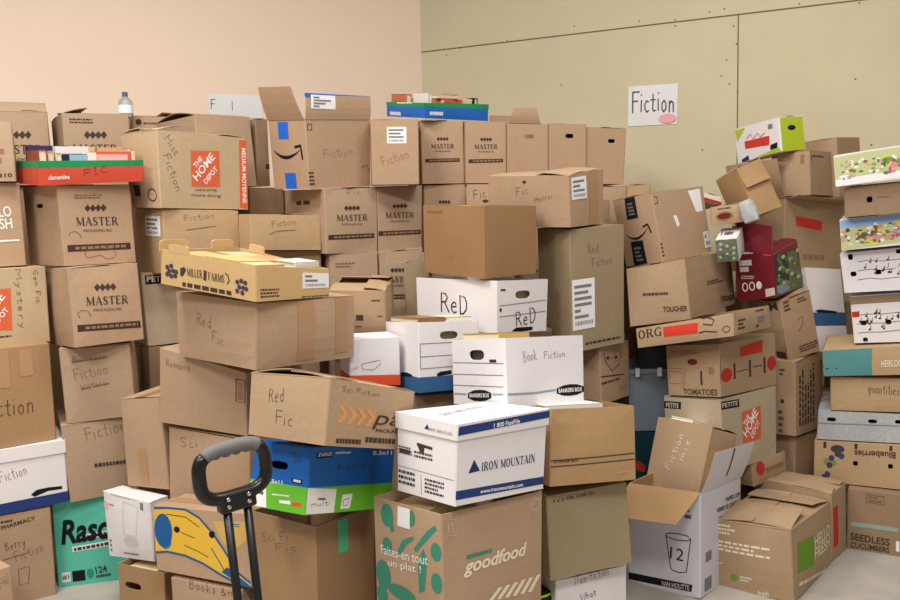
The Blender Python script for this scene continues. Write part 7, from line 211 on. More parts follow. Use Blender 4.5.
'FL1': {'name': 'produce_carton', 'label': 'floral carton topping the tall column, pale yellow flowers and bright white lid edge', 'cat': 'carton', 'group': 'produce cartons reused for books', 'mat': 'white', 'top': 'closed', 'holes': [('R', 0.104, 0.226, 0.0427, 0.016), ('R', 0.379, 0.264, 0.0409, 0.0154)], 'deco': [('p', 'R', [(0.004, 0.926), (0.231, 0.961), (0.958, 0.936), (0.949, 0.373), (0.004, 0.161)], 'leafpale'), ('e', 'R', 0.465, 0.554, 0.012, 0.0101, 'leafgreen'), ('e', 'R', 0.353, 0.507, 0.0111, 0.0094, 'leafdeep'), ('e', 'R', 0.601, 0.721, 0.0116, 0.0116, 'paper'), ('e', 'R', 0.88, 0.533, 0.0117, 0.0061, 'leafgreen'), ('e', 'R', 0.498, 0.275, 0.0107, 0.0102, 'leafdeep'), ('e', 'R', 0.741, 0.303, 0.0117, 0.0069, 'flowpink'), ('e', 'R', 0.744, 0.302, 0.0185, 0.008, 'flowpink'), ('e', 'R', 0.36, 0.723, 0.0193, 0.0061, 'flowyellow'), ('e', 'R', 0.389, 0.493, 0.0126, 0.0106, 'flowyellow'), ('e', 'R', 0.792, 0.268, 0.0108, 0.0091, 'flowyellow'), ('e', 'R', 0.835, 0.639, 0.0181, 0.0063, 'flowyellow'), ('e', 'R', 0.851, 0.495, 0.0142, 0.0111, 'leafdeep'), ('e', 'R', 0.427, 0.541, 0.0173, 0.0067, 'flowyellow'), ('e', 'R', 0.868, 0.389, 0.01, 0.0089, 'flowyellow'), ('e', 'R', 0.591, 0.667, 0.0172, 0.0093, 'flowpink'), ('e', 'R', 0.072, 0.286, 0.0209, 0.0076, 'paper'), ('e', 'R', 0.596, 0.72, 0.0183, 0.0089, 'flowpink'), ('e', 'R', 0.551, 0.396, 0.0111, 0.0113, 'flowpink'), ('e', 'R', 0.38, 0.637, 0.0203, 0.0095, 'leafgreen'), ('e', 'R', 0.058, 0.323, 0.0107, 0.0068, 'flowpink'), ('e', 'R', 0.25, 0.607, 0.0136, 0.0078, 'flowyellow'), ('e', 'R', 0.515, 0.715, 0.0179, 0.0109, 'paper'), ('e', 'R', 0.492, 0.384, 0.0158, 0.0061, 'leafgreen'), ('e', 'R', 0.627, 0.694, 0.0149, 0.0116, 'paper'), ('e', 'R', 0.552, 0.673, 0.0042, 0.0068, 'flowpink'), ('e', 'R', 0.286, 0.721, 0.005, 0.0036, 'leafdeep'), ('e', 'R', 0.158, 0.671, 0.0036, 0.0038, 'leafpale'), ('e', 'R', 0.397, 0.431, 0.0051, 0.0051, 'paper'), ('e', 'R', 0.294, 0.247, 0.0053, 0.0033, 'paper'), ('e', 'R', 0.429, 0.672, 0.0085, 0.0046, 'paper'), ('e', 'R', 0.829, 0.656, 0.008, 0.0067, 'flowpink'), ('e', 'R', 0.495, 0.693, 0.005, 0.0033, 'leafpale'), ('e', 'R', 0.749, 0.336, 0.0082, 0.0036, 'leafdeep'), ('e', 'R', 0.059, 0.657, 0.0077, 0.0056, 'flowtan'), ('e', 'R', 0.12, 0.458, 0.0102, 0.0056, 'flowbrown'), ('e', 'R', 0.875, 0.724, 0.0087, 0.0051, 'flowbrown'), ('e', 'R', 0.516, 0.472, 0.0092, 0.0055, 'leafgreen'), ('e', 'R', 0.886, 0.706, 0.0076, 0.003, 'flowyellow'), ('e', 'R', 0.669, 0.516, 0.009, 0.0061, 'flowtan'), ('e', 'R', 0.654, 0.726, 0.009, 0.0037, 'flowyellow'), ('e', 'R', 0.771, 0.382, 0.0062, 0.0037, 'flowbrown'), ('e', 'R', 0.606, 0.699, 0.0077, 0.0046, 'leafpale'), ('e', 'R', 0.111, 0.649, 0.0088, 0.0032, 'flowbrown'), ('e', 'R', 0.07, 0.417, 0.0072, 0.0029, 'paper'), ('e', 'R', 0.734, 0.575, 0.003, 0.0071, 'paper'), ('e', 'R', 0.57, 0.252, 0.0088, 0.0032, 'flowtan'), ('e', 'R', 0.365, 0.627, 0.0045, 0.0038, 'leafdeep'), ('e', 'R', 0.15, 0.686, 0.0104, 0.0047, 'leafpale'), ('e', 'R', 0.704, 0.509, 0.0043, 0.0068, 'paper'), ('e', 'R', 0.124, 0.747, 0.0083, 0.0029, 'paper'), ('e', 'R', 0.276, 0.429, 0.0069, 0.0048, 'leafgreen'), ('e', 'R', 0.836, 0.507, 0.0069, 0.0036, 'paper'), ('e', 'R', 0.1, 0.604, 0.0035, 0.0038, 'flowpink'), ('e', 'R', 0.362, 0.24, 0.0098, 0.0071, 'leafmix'), ('e', 'R', 0.849, 0.268, 0.0031, 0.0046, 'leafgreen'), ('e', 'R', 0.424, 0.58, 0.0055, 0.0068, 'flowbrown'), ('e', 'R', 0.41, 0.638, 0.0052, 0.005, 'flowpink'), ('e', 'R', 0.857, 0.517, 0.0041, 0.0044, 'leafmix'), ('e', 'R', 0.344, 0.658, 0.0033, 0.0038, 'paper'), ('e', 'R', 0.373, 0.284, 0.0037, 0.0076, 'leafpale'), ('e', 'R', 0.887, 0.448, 0.0077, 0.0035, 'leafpale'), ('e', 'R', 0.534, 0.574, 0.0077, 0.0047, 'leafpale'), ('e', 'R', 0.251, 0.368, 0.0068, 0.0051, 'paper'), ('e', 'R', 0.043, 0.259, 0.0038, 0.0029, 'flowyellow'), ('e', 'R', 0.858, 0.717, 0.005, 0.0058, 'leafdeep'), ('e', 'R', 0.502, 0.343, 0.0076, 0.0046, 'leafmix'), ('e', 'R', 0.827, 0.492, 0.0063, 0.0042, 'leafdeep'), ('e', 'R', 0.878, 0.64, 0.0066, 0.0063, 'leafmix'), ('e', 'R', 0.737, 0.652, 0.003, 0.0058, 'leafdeep'), ('e', 'R', 0.063, 0.495, 0.0064, 0.0079, 'leafpale'), ('e', 'R', 0.133, 0.598, 0.0065, 0.0063, 'paper'), ('e', 'R', 0.259, 0.575, 0.0057, 0.0058, 'leafpale'), ('e', 'R', 0.532, 0.274, 0.0071, 0.0053, 'leafpale'), ('e', 'R', 0.876, 0.369, 0.0037, 0.0035, 'flowtan'), ('e', 'R', 0.53, 0.287, 0.0066, 0.0068, 'flowyellow'), ('e', 'R', 0.56, 0.737, 0.01, 0.0072, 'paper'), ('e', 'R', 0.682, 0.495, 0.0055, 0.0064, 'leafpale'), ('e', 'R', 0.826, 0.526, 0.0066, 0.0069, 'flowyellow'), ('e', 'R', 0.893, 0.696, 0.0046, 0.0037, 'paper'), ('e', 'R', 0.469, 0.477, 0.0031, 0.0059, 'paper'), ('e', 'R', 0.353, 0.631, 0.0033, 0.0063, 'leafdeep'), ('e', 'R', 0.567, 0.254, 0.0088, 0.004, 'leafpale'), ('e', 'R', 0.166, 0.592, 0.0037, 0.007, 'leafpale'), ('e', 'R', 0.27, 0.505, 0.0054, 0.007, 'leafpale'), ('e', 'R', 0.821, 0.392, 0.0073, 0.005, 'leafpale'), ('e', 'R', 0.563, 0.318, 0.004, 0.0045, 'paper'), ('e', 'R', 0.887, 0.546, 0.0056, 0.006, 'flowpink'), ('e', 'R', 0.782, 0.413, 0.0035, 0.0072, 'flowbrown'), ('e', 'R', 0.516, 0.615, 0.0084, 0.0068, 'flowbrown'), ('e', 'R', 0.524, 0.238, 0.0075, 0.0049, 'leafpale'), ('e', 'R', 0.866, 0.688, 0.0042, 0.0059, 'leafpale'), ('e', 'R', 0.28, 0.593, 0.0044, 0.0059, 'leafpale'), ('e', 'R', 0.868, 0.559, 0.0052, 0.0052, 'leafpale'), ('e', 'R', 0.19, 0.39, 0.0086, 0.0038, 'leafdeep'), ('e', 'R', 0.092, 0.74, 0.0059, 0.0057, 'flowtan'), ('e', 'R', 0.677, 0.703, 0.0078, 0.0071, 'leafmix'), ('e', 'R', 0.098, 0.445, 0.0075, 0.005, 'paper'), ('e', 'R', 0.673, 0.645, 0.0053, 0.0051, 'leafpale'), ('e', 'R', 0.835, 0.721, 0.005, 0.0047, 'paper'), ('e', 'R', 0.305, 0.333, 0.0062, 0.0066, 'paper'), ('e', 'R', 0.098, 0.559, 0.0081, 0.0049, 'leafpale'), ('e', 'R', 0.378, 0.553, 0.0067, 0.0063, 'leafmix'), ('e', 'R', 0.107, 0.687, 0.0056, 0.0053, 'leafpale'), ('e', 'R', 0.33, 0.705, 0.0099, 0.0076, 'flowpink'), ('e', 'R', 0.88, 0.263, 0.0069, 0.0037, 'leafdeep'), ('e', 'R', 0.677, 0.484, 0.0069, 0.0036, 'flowbrown'), ('e', 'R', 0.593, 0.551, 0.0078, 0.0069, 'flowpink'), ('e', 'R', 0.9, 0.701, 0.0072, 0.0032, 'paper'), ('e', 'R', 0.703, 0.301, 0.005, 0.004, 'flowyellow'), ('e', 'R', 0.691, 0.341, 0.0073, 0.0041, 'paper'), ('e', 'R', 0.65, 0.356, 0.0033, 0.0052, 'flowtan'), ('e', 'R', 0.674, 0.334, 0.0057, 0.0064, 'leafgreen'), ('e', 'R', 0.693, 0.704, 0.004, 0.0072, 'flowtan'), ('e', 'R', 0.587, 0.244, 0.0078, 0.0053, 'flowtan'), ('e', 'R', 0.869, 0.458, 0.0075, 0.0046, 'leafpale'), ('e', 'R', 0.565, 0.31, 0.0079, 0.0064, 'flowbrown'), ('e', 'R', 0.205, 0.745, 0.0069, 0.005, 'paper'), ('e', 'R', 0.51, 0.354, 0.0053, 0.0035, 'paper'), ('e', 'R', 0.667, 0.583, 0.0052, 0.003, 'paper'), ('e', 'R', 0.735, 0.282, 0.0091, 0.0072, 'flowpink'), ('e', 'R', 0.276, 0.333, 0.006, 0.0051, 'flowbrown'), ('e', 'R', 0.326, 0.626, 0.009, 0.005, 'flowpink'), ('e', 'R', 0.085, 0.639, 0.0098, 0.0058, 'leafpale'), ('e', 'R', 0.115, 0.339, 0.0033, 0.0074, 'flowpink'), ('e', 'R', 0.735, 0.52, 0.004, 0.003, 'leafdeep'), ('e', 'R', 0.848, 0.691, 0.0045, 0.0043, 'leafdeep'), ('e', 'R', 0.247, 0.377, 0.0086, 0.0053, 'leafpale'), ('e', 'R', 0.529, 0.537, 0.0049, 0.0038, 'leafpale'), ('e', 'R', 0.667, 0.614, 0.0079, 0.0035, 'leafdeep'), ('e', 'R', 0.063, 0.431, 0.0066, 0.0034, 'leafdeep'), ('e', 'R', 0.141, 0.423, 0.0072, 0.007, 'leafmix'), ('e', 'R', 0.17, 0.572, 0.0058, 0.0075, 'flowyellow'), ('e', 'R', 0.125, 0.705, 0.0074, 0.0077, 'paper'), ('e', 'R', 0.621, 0.403, 0.0091, 0.0072, 'paper'), ('e', 'R', 0.607, 0.613, 0.0053, 0.0044, 'flowbrown'), ('e', 'R', 0.315, 0.639, 0.0043, 0.0068, 'flowbrown'), ('e', 'R', 0.16, 0.624, 0.0091, 0.0029, 'leafdeep'), ('e', 'R', 0.661, 0.438, 0.0092, 0.0032, 'leafpale'), ('e', 'R', 0.679, 0.399, 0.0074, 0.003, 'flowbrown'), ('e', 'R', 0.185, 0.692, 0.0043, 0.0052, 'paper'), ('e', 'R', 0.284, 0.556, 0.0072, 0.006, 'leafgreen'), ('e', 'R', 0.628, 0.741, 0.009, 0.0062, 'flowtan'), ('e', 'R', 0.512, 0.315, 0.0044, 0.006, 'flowpink'), ('e', 'R', 0.637, 0.371, 0.0043, 0.0063, 'leafgreen'), ('e', 'R', 0.674, 0.381, 0.0088, 0.006, 'leafpale'), ('e', 'R', 0.09, 0.362, 0.0055, 0.0072, 'flowyellow'), ('e', 'R', 0.326, 0.709, 0.0102, 0.0038, 'paper'), ('e', 'R', 0.838, 0.639, 0.0034, 0.004, 'leafgreen'), ('e', 'R', 0.459, 0.406, 0.0077, 0.0056, 'flowbrown'), ('e', 'R', 0.131, 0.27, 0.0089, 0.0041, 'flowpink'), ('e', 'R', 0.099, 0.556, 0.0096, 0.0067, 'leafgreen'), ('e', 'R', 0.663, 0.278, 0.0046, 0.0027, 'flowbrown'), ('e', 'R', 0.097, 0.747, 0.0058, 0.0032, 'leafpale'), ('e', 'R', 0.225, 0.673, 0.0082, 0.0055, 'flowbrown'), ('e', 'R', 0.333, 0.369, 0.0074, 0.0038, 'flowtan'), ('e', 'R', 0.472, 0.606, 0.0064, 0.0037, 'leafpale'), ('e', 'R', 0.45, 0.504, 0.0057, 0.0036, 'leafmix'), ('e', 'R', 0.469, 0.696, 0.004, 0.0067, 'leafpale'), ('e', 'R', 0.111, 0.613, 0.0041, 0.0042, 'flowpink'), ('e', 'R', 0.415, 0.26, 0.0046, 0.0059, 'leafmix'), ('e', 'R', 0.778, 0.487, 0.0053, 0.0035, 'paper'), ('e', 'R', 0.815, 0.321, 0.0077, 0.0054, 'paper'), ('e', 'R', 0.102, 0.251, 0.0079, 0.0065, 'leafmix'), ('e', 'R', 0.59, 0.733, 0.0042, 0.0062, 'paper'), ('e', 'R', 0.449, 0.716, 0.0085, 0.0049, 'leafpale'), ('e', 'R', 0.064, 0.223, 0.0036, 0.005, 'leafmix'), ('e', 'R', 0.339, 0.409, 0.0061, 0.0031, 'leafgreen'), ('e', 'R', 0.512, 0.569, 0.008, 0.0069, 'leafpale'), ('e', 'R', 0.423, 0.719, 0.0061, 0.0044, 'paper'), ('e', 'R', 0.541, 0.373, 0.008, 0.0073, 'leafpale'), ('e', 'R', 0.421, 0.41, 0.0032, 0.0036, 'flowtan'), ('e', 'R', 0.157, 0.547, 0.0085, 0.0058, 'paper'), ('e', 'R', 0.103, 0.526, 0.0083, 0.0076, 'leafpale'), ('e', 'R', 0.885, 0.559, 0.0045, 0.0052, 'leafmix'), ('e', 'R', 0.375, 0.282, 0.0036, 0.0057, 'flowpink'), ('e', 'R', 0.326, 0.452, 0.0059, 0.0053, 'flowyellow'), ('e', 'R', 0.339, 0.442, 0.0056, 0.0066, 'paper'), ('e', 'R', 0.118, 0.719, 0.0057, 0.0038, 'flowtan'), ('e', 'R', 0.137, 0.419, 0.0042, 0.0046, 'flowbrown'), ('e', 'R', 0.258, 0.354, 0.0098, 0.0036, 'paper'), ('e', 'R', 0.16, 0.681, 0.0033, 0.0076, 'leafpale'), ('e', 'R', 0.239, 0.627, 0.008, 0.0061, 'leafpale'), ('e', 'R', 0.397, 0.254, 0.0092, 0.0046, 'flowpink'), ('e', 'R', 0.691, 0.607, 0.0088, 0.0064, 'flowyellow'), ('e', 'R', 0.253, 0.558, 0.0086, 0.003, 'flowpink'), ('e', 'R', 0.343, 0.704, 0.0074, 0.0075, 'leafpale'), ('e', 'R', 0.139, 0.585, 0.007, 0.0029, 'leafpale'), ('e', 'R', 0.777, 0.511, 0.0072, 0.0047, 'leafpale'), ('e', 'R', 0.897, 0.326, 0.0045, 0.0049, 'leafmix'), ('e', 'R', 0.549, 0.404, 0.0035, 0.0055, 'paper'), ('e', 'R', 0.423, 0.277, 0.0051, 0.006, 'flowpink'), ('e', 'R', 0.406, 0.437, 0.0059, 0.0112, 'flowpink'), ('e', 'R', 0.392, 0.338, 0.0055, 0.0093, 'magenta'), ('e', 'R', 0.423, 0.447, 0.0118, 0.0111, 'flowpink'), ('e', 'R', 0.432, 0.449, 0.0062, 0.0068, 'magenta'), ('e', 'R', 0.436, 0.511, 0.0065, 0.0087, 'magenta'), ('e', 'R', 0.414, 0.526, 0.0057, 0.0112, 'magenta'), ('e', 'R', 0.44, 0.421, 0.0099, 0.0071, 'flowpink'), ('e', 'R', 0.384, 0.251, 0.0094, 0.0065, 'magenta'), ('p', 'R', [(0.004, 0.222), (0.176, 0.246), (0.947, 0.26), (0.944, 0.09), (0.004, 0.004)], 'paper')]},
'BT': {'name': 'open_tray', 'label': 'blue cardboard tray with green rim, full of books, on the top row', 'cat': 'tray', 'mat': 'blue2', 'top': 'tray', 'holes': [], 'deco': [('pb', 'R', 0, 0.72, 1, 1, 'green'), ('pb', 'L', 0, 0.72, 1, 1, 'green'), ('g2', 'L', 0.109, 0.1, 0.408, 0.101, 0.0177, 'whiteprint'), ('g2', 'R', 0.075, 0.219, 0.27, 0.222, 0.0166, 'whiteprint'), ('g2', 'L', 0.302, 0.907, 0.697, 0.934, 0.0059, 'whiteprint')]},
'OB': {'name': 'cardboard_box', 'label': 'tilted brown box with folded flap, leaning beside the red-taped box', 'cat': 'box', 'group': 'brown cardboard boxes of donated books', 'mat': 'k9', 'top': 'flaps', 'flaps': [('R', 0.5, 262, {}), ('L', 0.3, 8, {}), ('D', 0.3, 5, {})], 'holes': [], 'deco': []},
'BRD': {'name': 'bread_carton', 'label': 'small brown carton with dark oval print, below the tilted box', 'cat': 'carton', 'mat': 'k6', 'top': 'closed', 'holes': [], 'deco': [('e', 'R', 0.38, 0.425, 0.0372, 0.0194, 'barfaint'), ('e', 'R', 0.38, 0.425, 0.0289, 0.0129, 'tomdark'), ('g', 'R', 0.199, 0.743, 0.733, 0.898, 1, 'ink')]},
'GPH': {'name': 'photo_carton', 'label': 'small white-topped carton with a greenery photo between the maroon box and the bold-print box', 'cat': 'carton', 'mat': 'white', 'top': 'closed', 'holes': [], 'deco': [('pb', 'R', 0, 0, 1, 0.97, 'leafgrey'), ('pb', 'L', 0, 0, 1, 0.97, 'leafgrey'), ('e', 'R', 0.035, 0.861, 0.0032, 0.0063, 'leafdeep'), ('e', 'R', 0.234, 0.8, 0.0068, 0.0063, 'leafpale'), ('e', 'R', 0.43, 0.74, 0.0067, 0.0063, 'greyprint'), ('e', 'R', 0.64, 0.813, 0.0067, 0.0062, 'leafmix'), ('e', 'R', 0.649, 0.768, 0.0067, 0.0062, 'leafdeep'), ('e', 'R', 0.83, 0.595, 0.0066, 0.0062, 'leafpale'), ('e', 'R', 0.119, 0.738, 0.0068, 0.0063, 'greyprint'), ('e', 'R', 0.316, 0.678, 0.0067, 0.0063, 'leafmix'), ('e', 'R', 0.325, 0.632, 0.0067, 0.0063, 'leafdeep'), ('e', 'R', 0.535, 0.706, 0.0067, 0.0062, 'leafpale'), ('e', 'R', 0.716, 0.532, 0.0066, 0.0062, 'greyprint'), ('e', 'R', 0.909, 0.474, 0.0066, 0.0062, 'leafmix'), ('e', 'R', 0.013, 0.629, 0.0012, 0.0063, 'leafdeep'), ('e', 'R', 0.211, 0.569, 0.0067, 0.0063, 'leafpale'), ('e', 'R', 0.406, 0.51, 0.0067, 0.0063, 'greyprint'), ('e', 'R', 0.602, 0.469, 0.0066, 0.0063, 'leafmix'), ('e', 'R', 0.612, 0.424, 0.0066, 0.0063, 'leafdeep'), ('e', 'R', 0.804, 0.366, 0.0066, 0.0063, 'leafpale'), ('e', 'R', 0.096, 0.506, 0.0067, 0.0063, 'greyprint'), ('e', 'R', 0.292, 0.447, 0.0067, 0.0063, 'leafmix'), ('e', 'R', 0.29, 0.285, 0.0067, 0.0063, 'leafdeep'), ('e', 'R', 0.498, 0.361, 0.0066, 0.0063, 'leafpale'), ('e', 'R', 0.691, 0.303, 0.0066, 0.0063, 'greyprint'), ('e', 'R', 0.882, 0.245, 0.0066, 0.0063, 'leafmix'), ('e', 'R', -0.008, 0.396, 0.001, 0.0064, 'leafdeep'), ('e', 'R', 0.176, 0.221, 0.0067, 0.0064, 'leafpale'), ('e', 'R', 0.371, 0.163, 0.0066, 0.0063, 'greyprint'), ('e', 'R', 0.578, 0.239, 0.0066, 0.0063, 'leafmix'), ('e', 'R', 0.587, 0.193, 0.0066, 0.0063, 'leafdeep'), ('e', 'R', 0.778, 0.136, 0.0066, 0.0063, 'leafpale'), ('p', 'R', [(0.004, 0.536), (0.395, 0.536), (0.395, 0.847), (0.004, 0.847)], 'greyprint'), ('g', 'T', 0.128, 0.731, 0.776, 0.261, 1, 'ink')]},
'BLK': {'name': 'storage_crate', 'label': 'black plastic crate on the clear tote behind the tomato carton', 'cat': 'crate', 'mat': 'blackplast', 'top': 'open', 'holes': [], 'deco': []},  # black block added to stand for the shaded gap above the tote
'WS': {'name': 'white_carton', 'label': 'small pale grey carton wedged below the tilted brown box', 'cat': 'carton', 'mat': 'greyc', 'top': 'closed', 'holes': [], 'deco': []},
'WR': {'name': 'white_carton', 'label': 'flat white carton with red underside against the green wall', 'cat': 'carton', 'mat': 'white', 'top': 'closed', 'holes': [], 'deco': [('pb', 'R', 0, 0, 1, 0.35, 'redprint')]},
'PT': {'name': 'produce_carton', 'label': 'open brown tomato tray with red print behind the half-closed meal kit boxes', 'cat': 'tray', 'group': 'produce cartons reused for books', 'mat': 'k6', 'top': 'tray', 'holes': [], 'deco': [('e', 'R', 0.211, 0.658, 0.0273, 0.0284, 'tomred'), ('g2', 'R', 0.346, 0.428, 0.89, 0.455, 0.0179, 'barfaint')]},
'DT': {'name': 'storage_tote', 'label': 'dark teal plastic tote under the clear tote', 'cat': 'tote', 'mat': 'darkteal', 'top': 'plain', 'holes': [], 'deco': [('p', 'R', [(0.055, 0.682), (0.124, 0.701), (0.207, 0.648), (0.193, 0.587), (0.096, 0.599)], 'redprint'), ('p', 'R', [(0.083, 0.65), (0.138, 0.66), (0.166, 0.618), (0.11, 0.609)], 'whiteprint')]},
'TUB': {'name': 'storage_tote', 'label': 'clear blue-grey plastic tote with white clips, behind the tomato carton', 'cat': 'tote', 'mat': 'clear', 'top': 'tub', 'holes': [], 'deco': []},
}
BURIED = [[-2.05, 3.966, 1.09, 0.446, 0.324, 0.324, 0.543], [-2.05, 3.966, 0.545, 0.446, 0.324, 0.324, 0.543], [-2.05, 3.966, 0.0, 0.446, 0.324, 0.324, 0.543], [-1.681, 4.037, 1.08, 0.554, 0.258, 0.326, 0.538], [-1.681, 4.037, 0.54, 0.554, 0.258, 0.326, 0.538], [-1.478, 4.363, 1.094, 0.506, 0.262, 0.324, 0.545], [-1.478, 4.363, 0.547, 0.506, 0.262, 0.324, 0.545], [-1.478, 4.363, 0.0, 0.506, 0.262, 0.324, 0.545], [-1.158, 4.118, 1.065, 0.836, 0.136, 0.158, 0.53], [-1.108, 4.168, 0.532, 0.836, 0.273, 0.316, 0.53], [-1.158, 4.118, -0.0, 0.836, 0.273, 0.316, 0.53], [-1.15, 3.733, 0.0, 0.616, 0.306, 0.253, 0.698], [-0.803, 3.871, 0.5, 0.484, 0.289, 0.275, 0.498], [-0.803, 3.871, 0.0, 0.484, 0.289, 0.275, 0.498], [-1.118, 3.281, 0.0, -0.317, 0.165, 0.27, 0.442], [-0.818, 3.165, 0.0, 1.104, 0.36, 0.348, 0.308], [-0.496, 3.973, 0.48, 0.375, 0.203, 0.324, 0.478], [-0.496, 3.973, 0.0, 0.375, 0.203, 0.324, 0.478], [-0.28, 4.049, 0.48, 0.392, 0.191, 0.324, 0.478], [-0.28, 4.049, 0.0, 0.392, 0.191, 0.324, 0.478], [-0.024, 4.238, 0.844, 0.079, 0.183, 0.324, 0.42], [-0.024, 4.238, -0.0, 0.079, 0.183, 0.324, 0.42], [0.197, 4.184, 0.84, -0.052, 0.176, 0.324, 0.418], [0.197, 4.184, 0.42, -0.052, 0.176, 0.324, 0.418], [0.197, 4.184, 0.0, -0.052, 0.176, 0.324, 0.418], [0.403, 4.268, 1.058, 0.187, 0.092, 0.162, 0.527], [0.403, 4.268, 0.0, 0.187, 0.184, 0.324, 0.527], [0.518, 4.286, 1.044, 0.187, 0.112, 0.216, 0.52], [0.598, 4.286, 0.522, 0.187, 0.168, 0.324, 0.52], [0.598, 4.286, 0.0, 0.187, 0.168, 0.324, 0.52], [0.848, 4.437, 1.054, 0.187, 0.122, 0.216, 0.525], [0.748, 4.297, 0.527, 0.187, 0.122, 0.216, 0.525], [0.788, 4.337, 0.0, 0.187, 0.183, 0.324, 0.525], [0.771, 4.13, 0.843, 0.136, 0.054, 0.108, 0.419], [0.926, 4.126, 0.847, 0.136, 0.108, 0.27, 0.421], [0.986, 4.226, 0.423, 0.136, 0.108, 0.27, 0.421], [0.886, 4.086, -0.0, 0.136, 0.054, 0.135, 0.421], [0.47, 4.032, 0.588, 0.609, 0.122, 0.27, 0.586], [0.57, 3.932, 0.0, 0.609, 0.147, 0.324, 0.586], [0.532, 3.713, 0.0, 0.788, 0.133, 0.18, 0.619], [0.228, 3.56, 0.484, 0.775, 0.233, 0.342, 0.482], [0.228, 3.56, 0.0, 0.775, 0.233, 0.342, 0.482], [-0.311, 3.143, 0.411, 0.33, 0.172, 0.155, 0.409], [-0.311, 3.143, 0.0, 0.33, 0.172, 0.155, 0.409], [-0.366, 3.489, 0.46, 1.556, 0.319, 0.204, 0.458], [-0.366, 3.489, 0.0, 1.556, 0.319, 0.204, 0.458], [0.135, 3.009, 0.377, 0.585, 0.155, 0.141, 0.375], [1.09, 3.552, 0.0, 0.642, 0.116, 0.087, 0.356], [1.522, 3.787, 0.0, 0.639, 0.177, 0.225, 0.127], [1.664, 4.205, 0.552, 0.488, 0.25, 0.192, 0.55], [1.664, 4.125, 0.0, 0.488, 0.374, 0.288, 0.55], [1.957, 4.149, 0.492, 0.737, 0.118, 0.103, 0.49], [1.957, 4.149, 0.0, 0.737, 0.118, 0.103, 0.49], [1.727, 3.949, 0.0, 0.495, 0.069, 0.06, 0.722], [-0.135, 3.686, 0.504, -0.086, 0.099, 0.108, 0.502], [-0.135, 3.686, 0.0, -0.086, 0.099, 0.108, 0.502], [0.001, 3.268, 0.0, 0.216, 0.324, 0.288, 0.477], [1.293, 3.693, 0.0, 0.607, 0.18, 0.187, 0.258]]
PT = {'corner': (-0.1374, 5.4044), 'green_dir': (0.90631, -0.42262), 'peach_dir': (-0.93969, -0.34202), 'seam': (2.483, 1.901), 'screws': [(1.571, 2.462), (1.83, 2.521), (1.893, 2.33), (1.9, 2.077), (2.473, 2.093), (2.484, 2.469), (1.842, 2.251), (0.915, 2.2), (0.271, 2.48), (0.581, 2.489), (0.997, 2.528), (1.373, 2.512), (1.571, 2.494), (1.752, 2.515), (2.203, 2.5), (0.175, 2.448), (1.718, 1.777), (1.877, 2.426), (2.553, 1.756), (1.816, 2.169), (1.858, 2.123)], 'sign': ((1.0452, 4.8507, 1.9331), (0.90617, -0.42255, -0.01772), (0.01606, -0.00749, 0.99984), (-0.42262, -0.90631, -0.0), 0.2761, 0.2222), 'paper': ((-1.3719, 4.9529, 2.0603), (0.93961, 0.34199, -0.01288), (0.0121, 0.0044, 0.99992), (0.34202, -0.93969, 0.0), 0.3091, 0.1316), 'bottle': (-1.5204, 4.0644, 1.9624), 'truck': ((-0.5236, 1.95, 0.7854), (0.78617, 0.6155, 0.05555), (-0.05491, -0.01997, 0.99829)), 'truck_len': 0.7848, 'bag': (0.283, 2.72, 0.1993)}
CAM = [836.0, 0.1, -0.026, 1.45]
LIGHTS = [(-2.2, .2, 80), (.4, .2, 70), (-1.4, 2.4, 60), (.9, 2.6, 35)]
WORLD = .26
EXPOSURE = 0.2


C = bpy.context.scene.collection
TAU = math.tau

# ------------------------------------------------------------------ materials
def lin(c):
    return tuple(((v/255)/12.92 if v/255 <= .04045 else ((v/255+.055)/1.055)**2.4) for v in c)

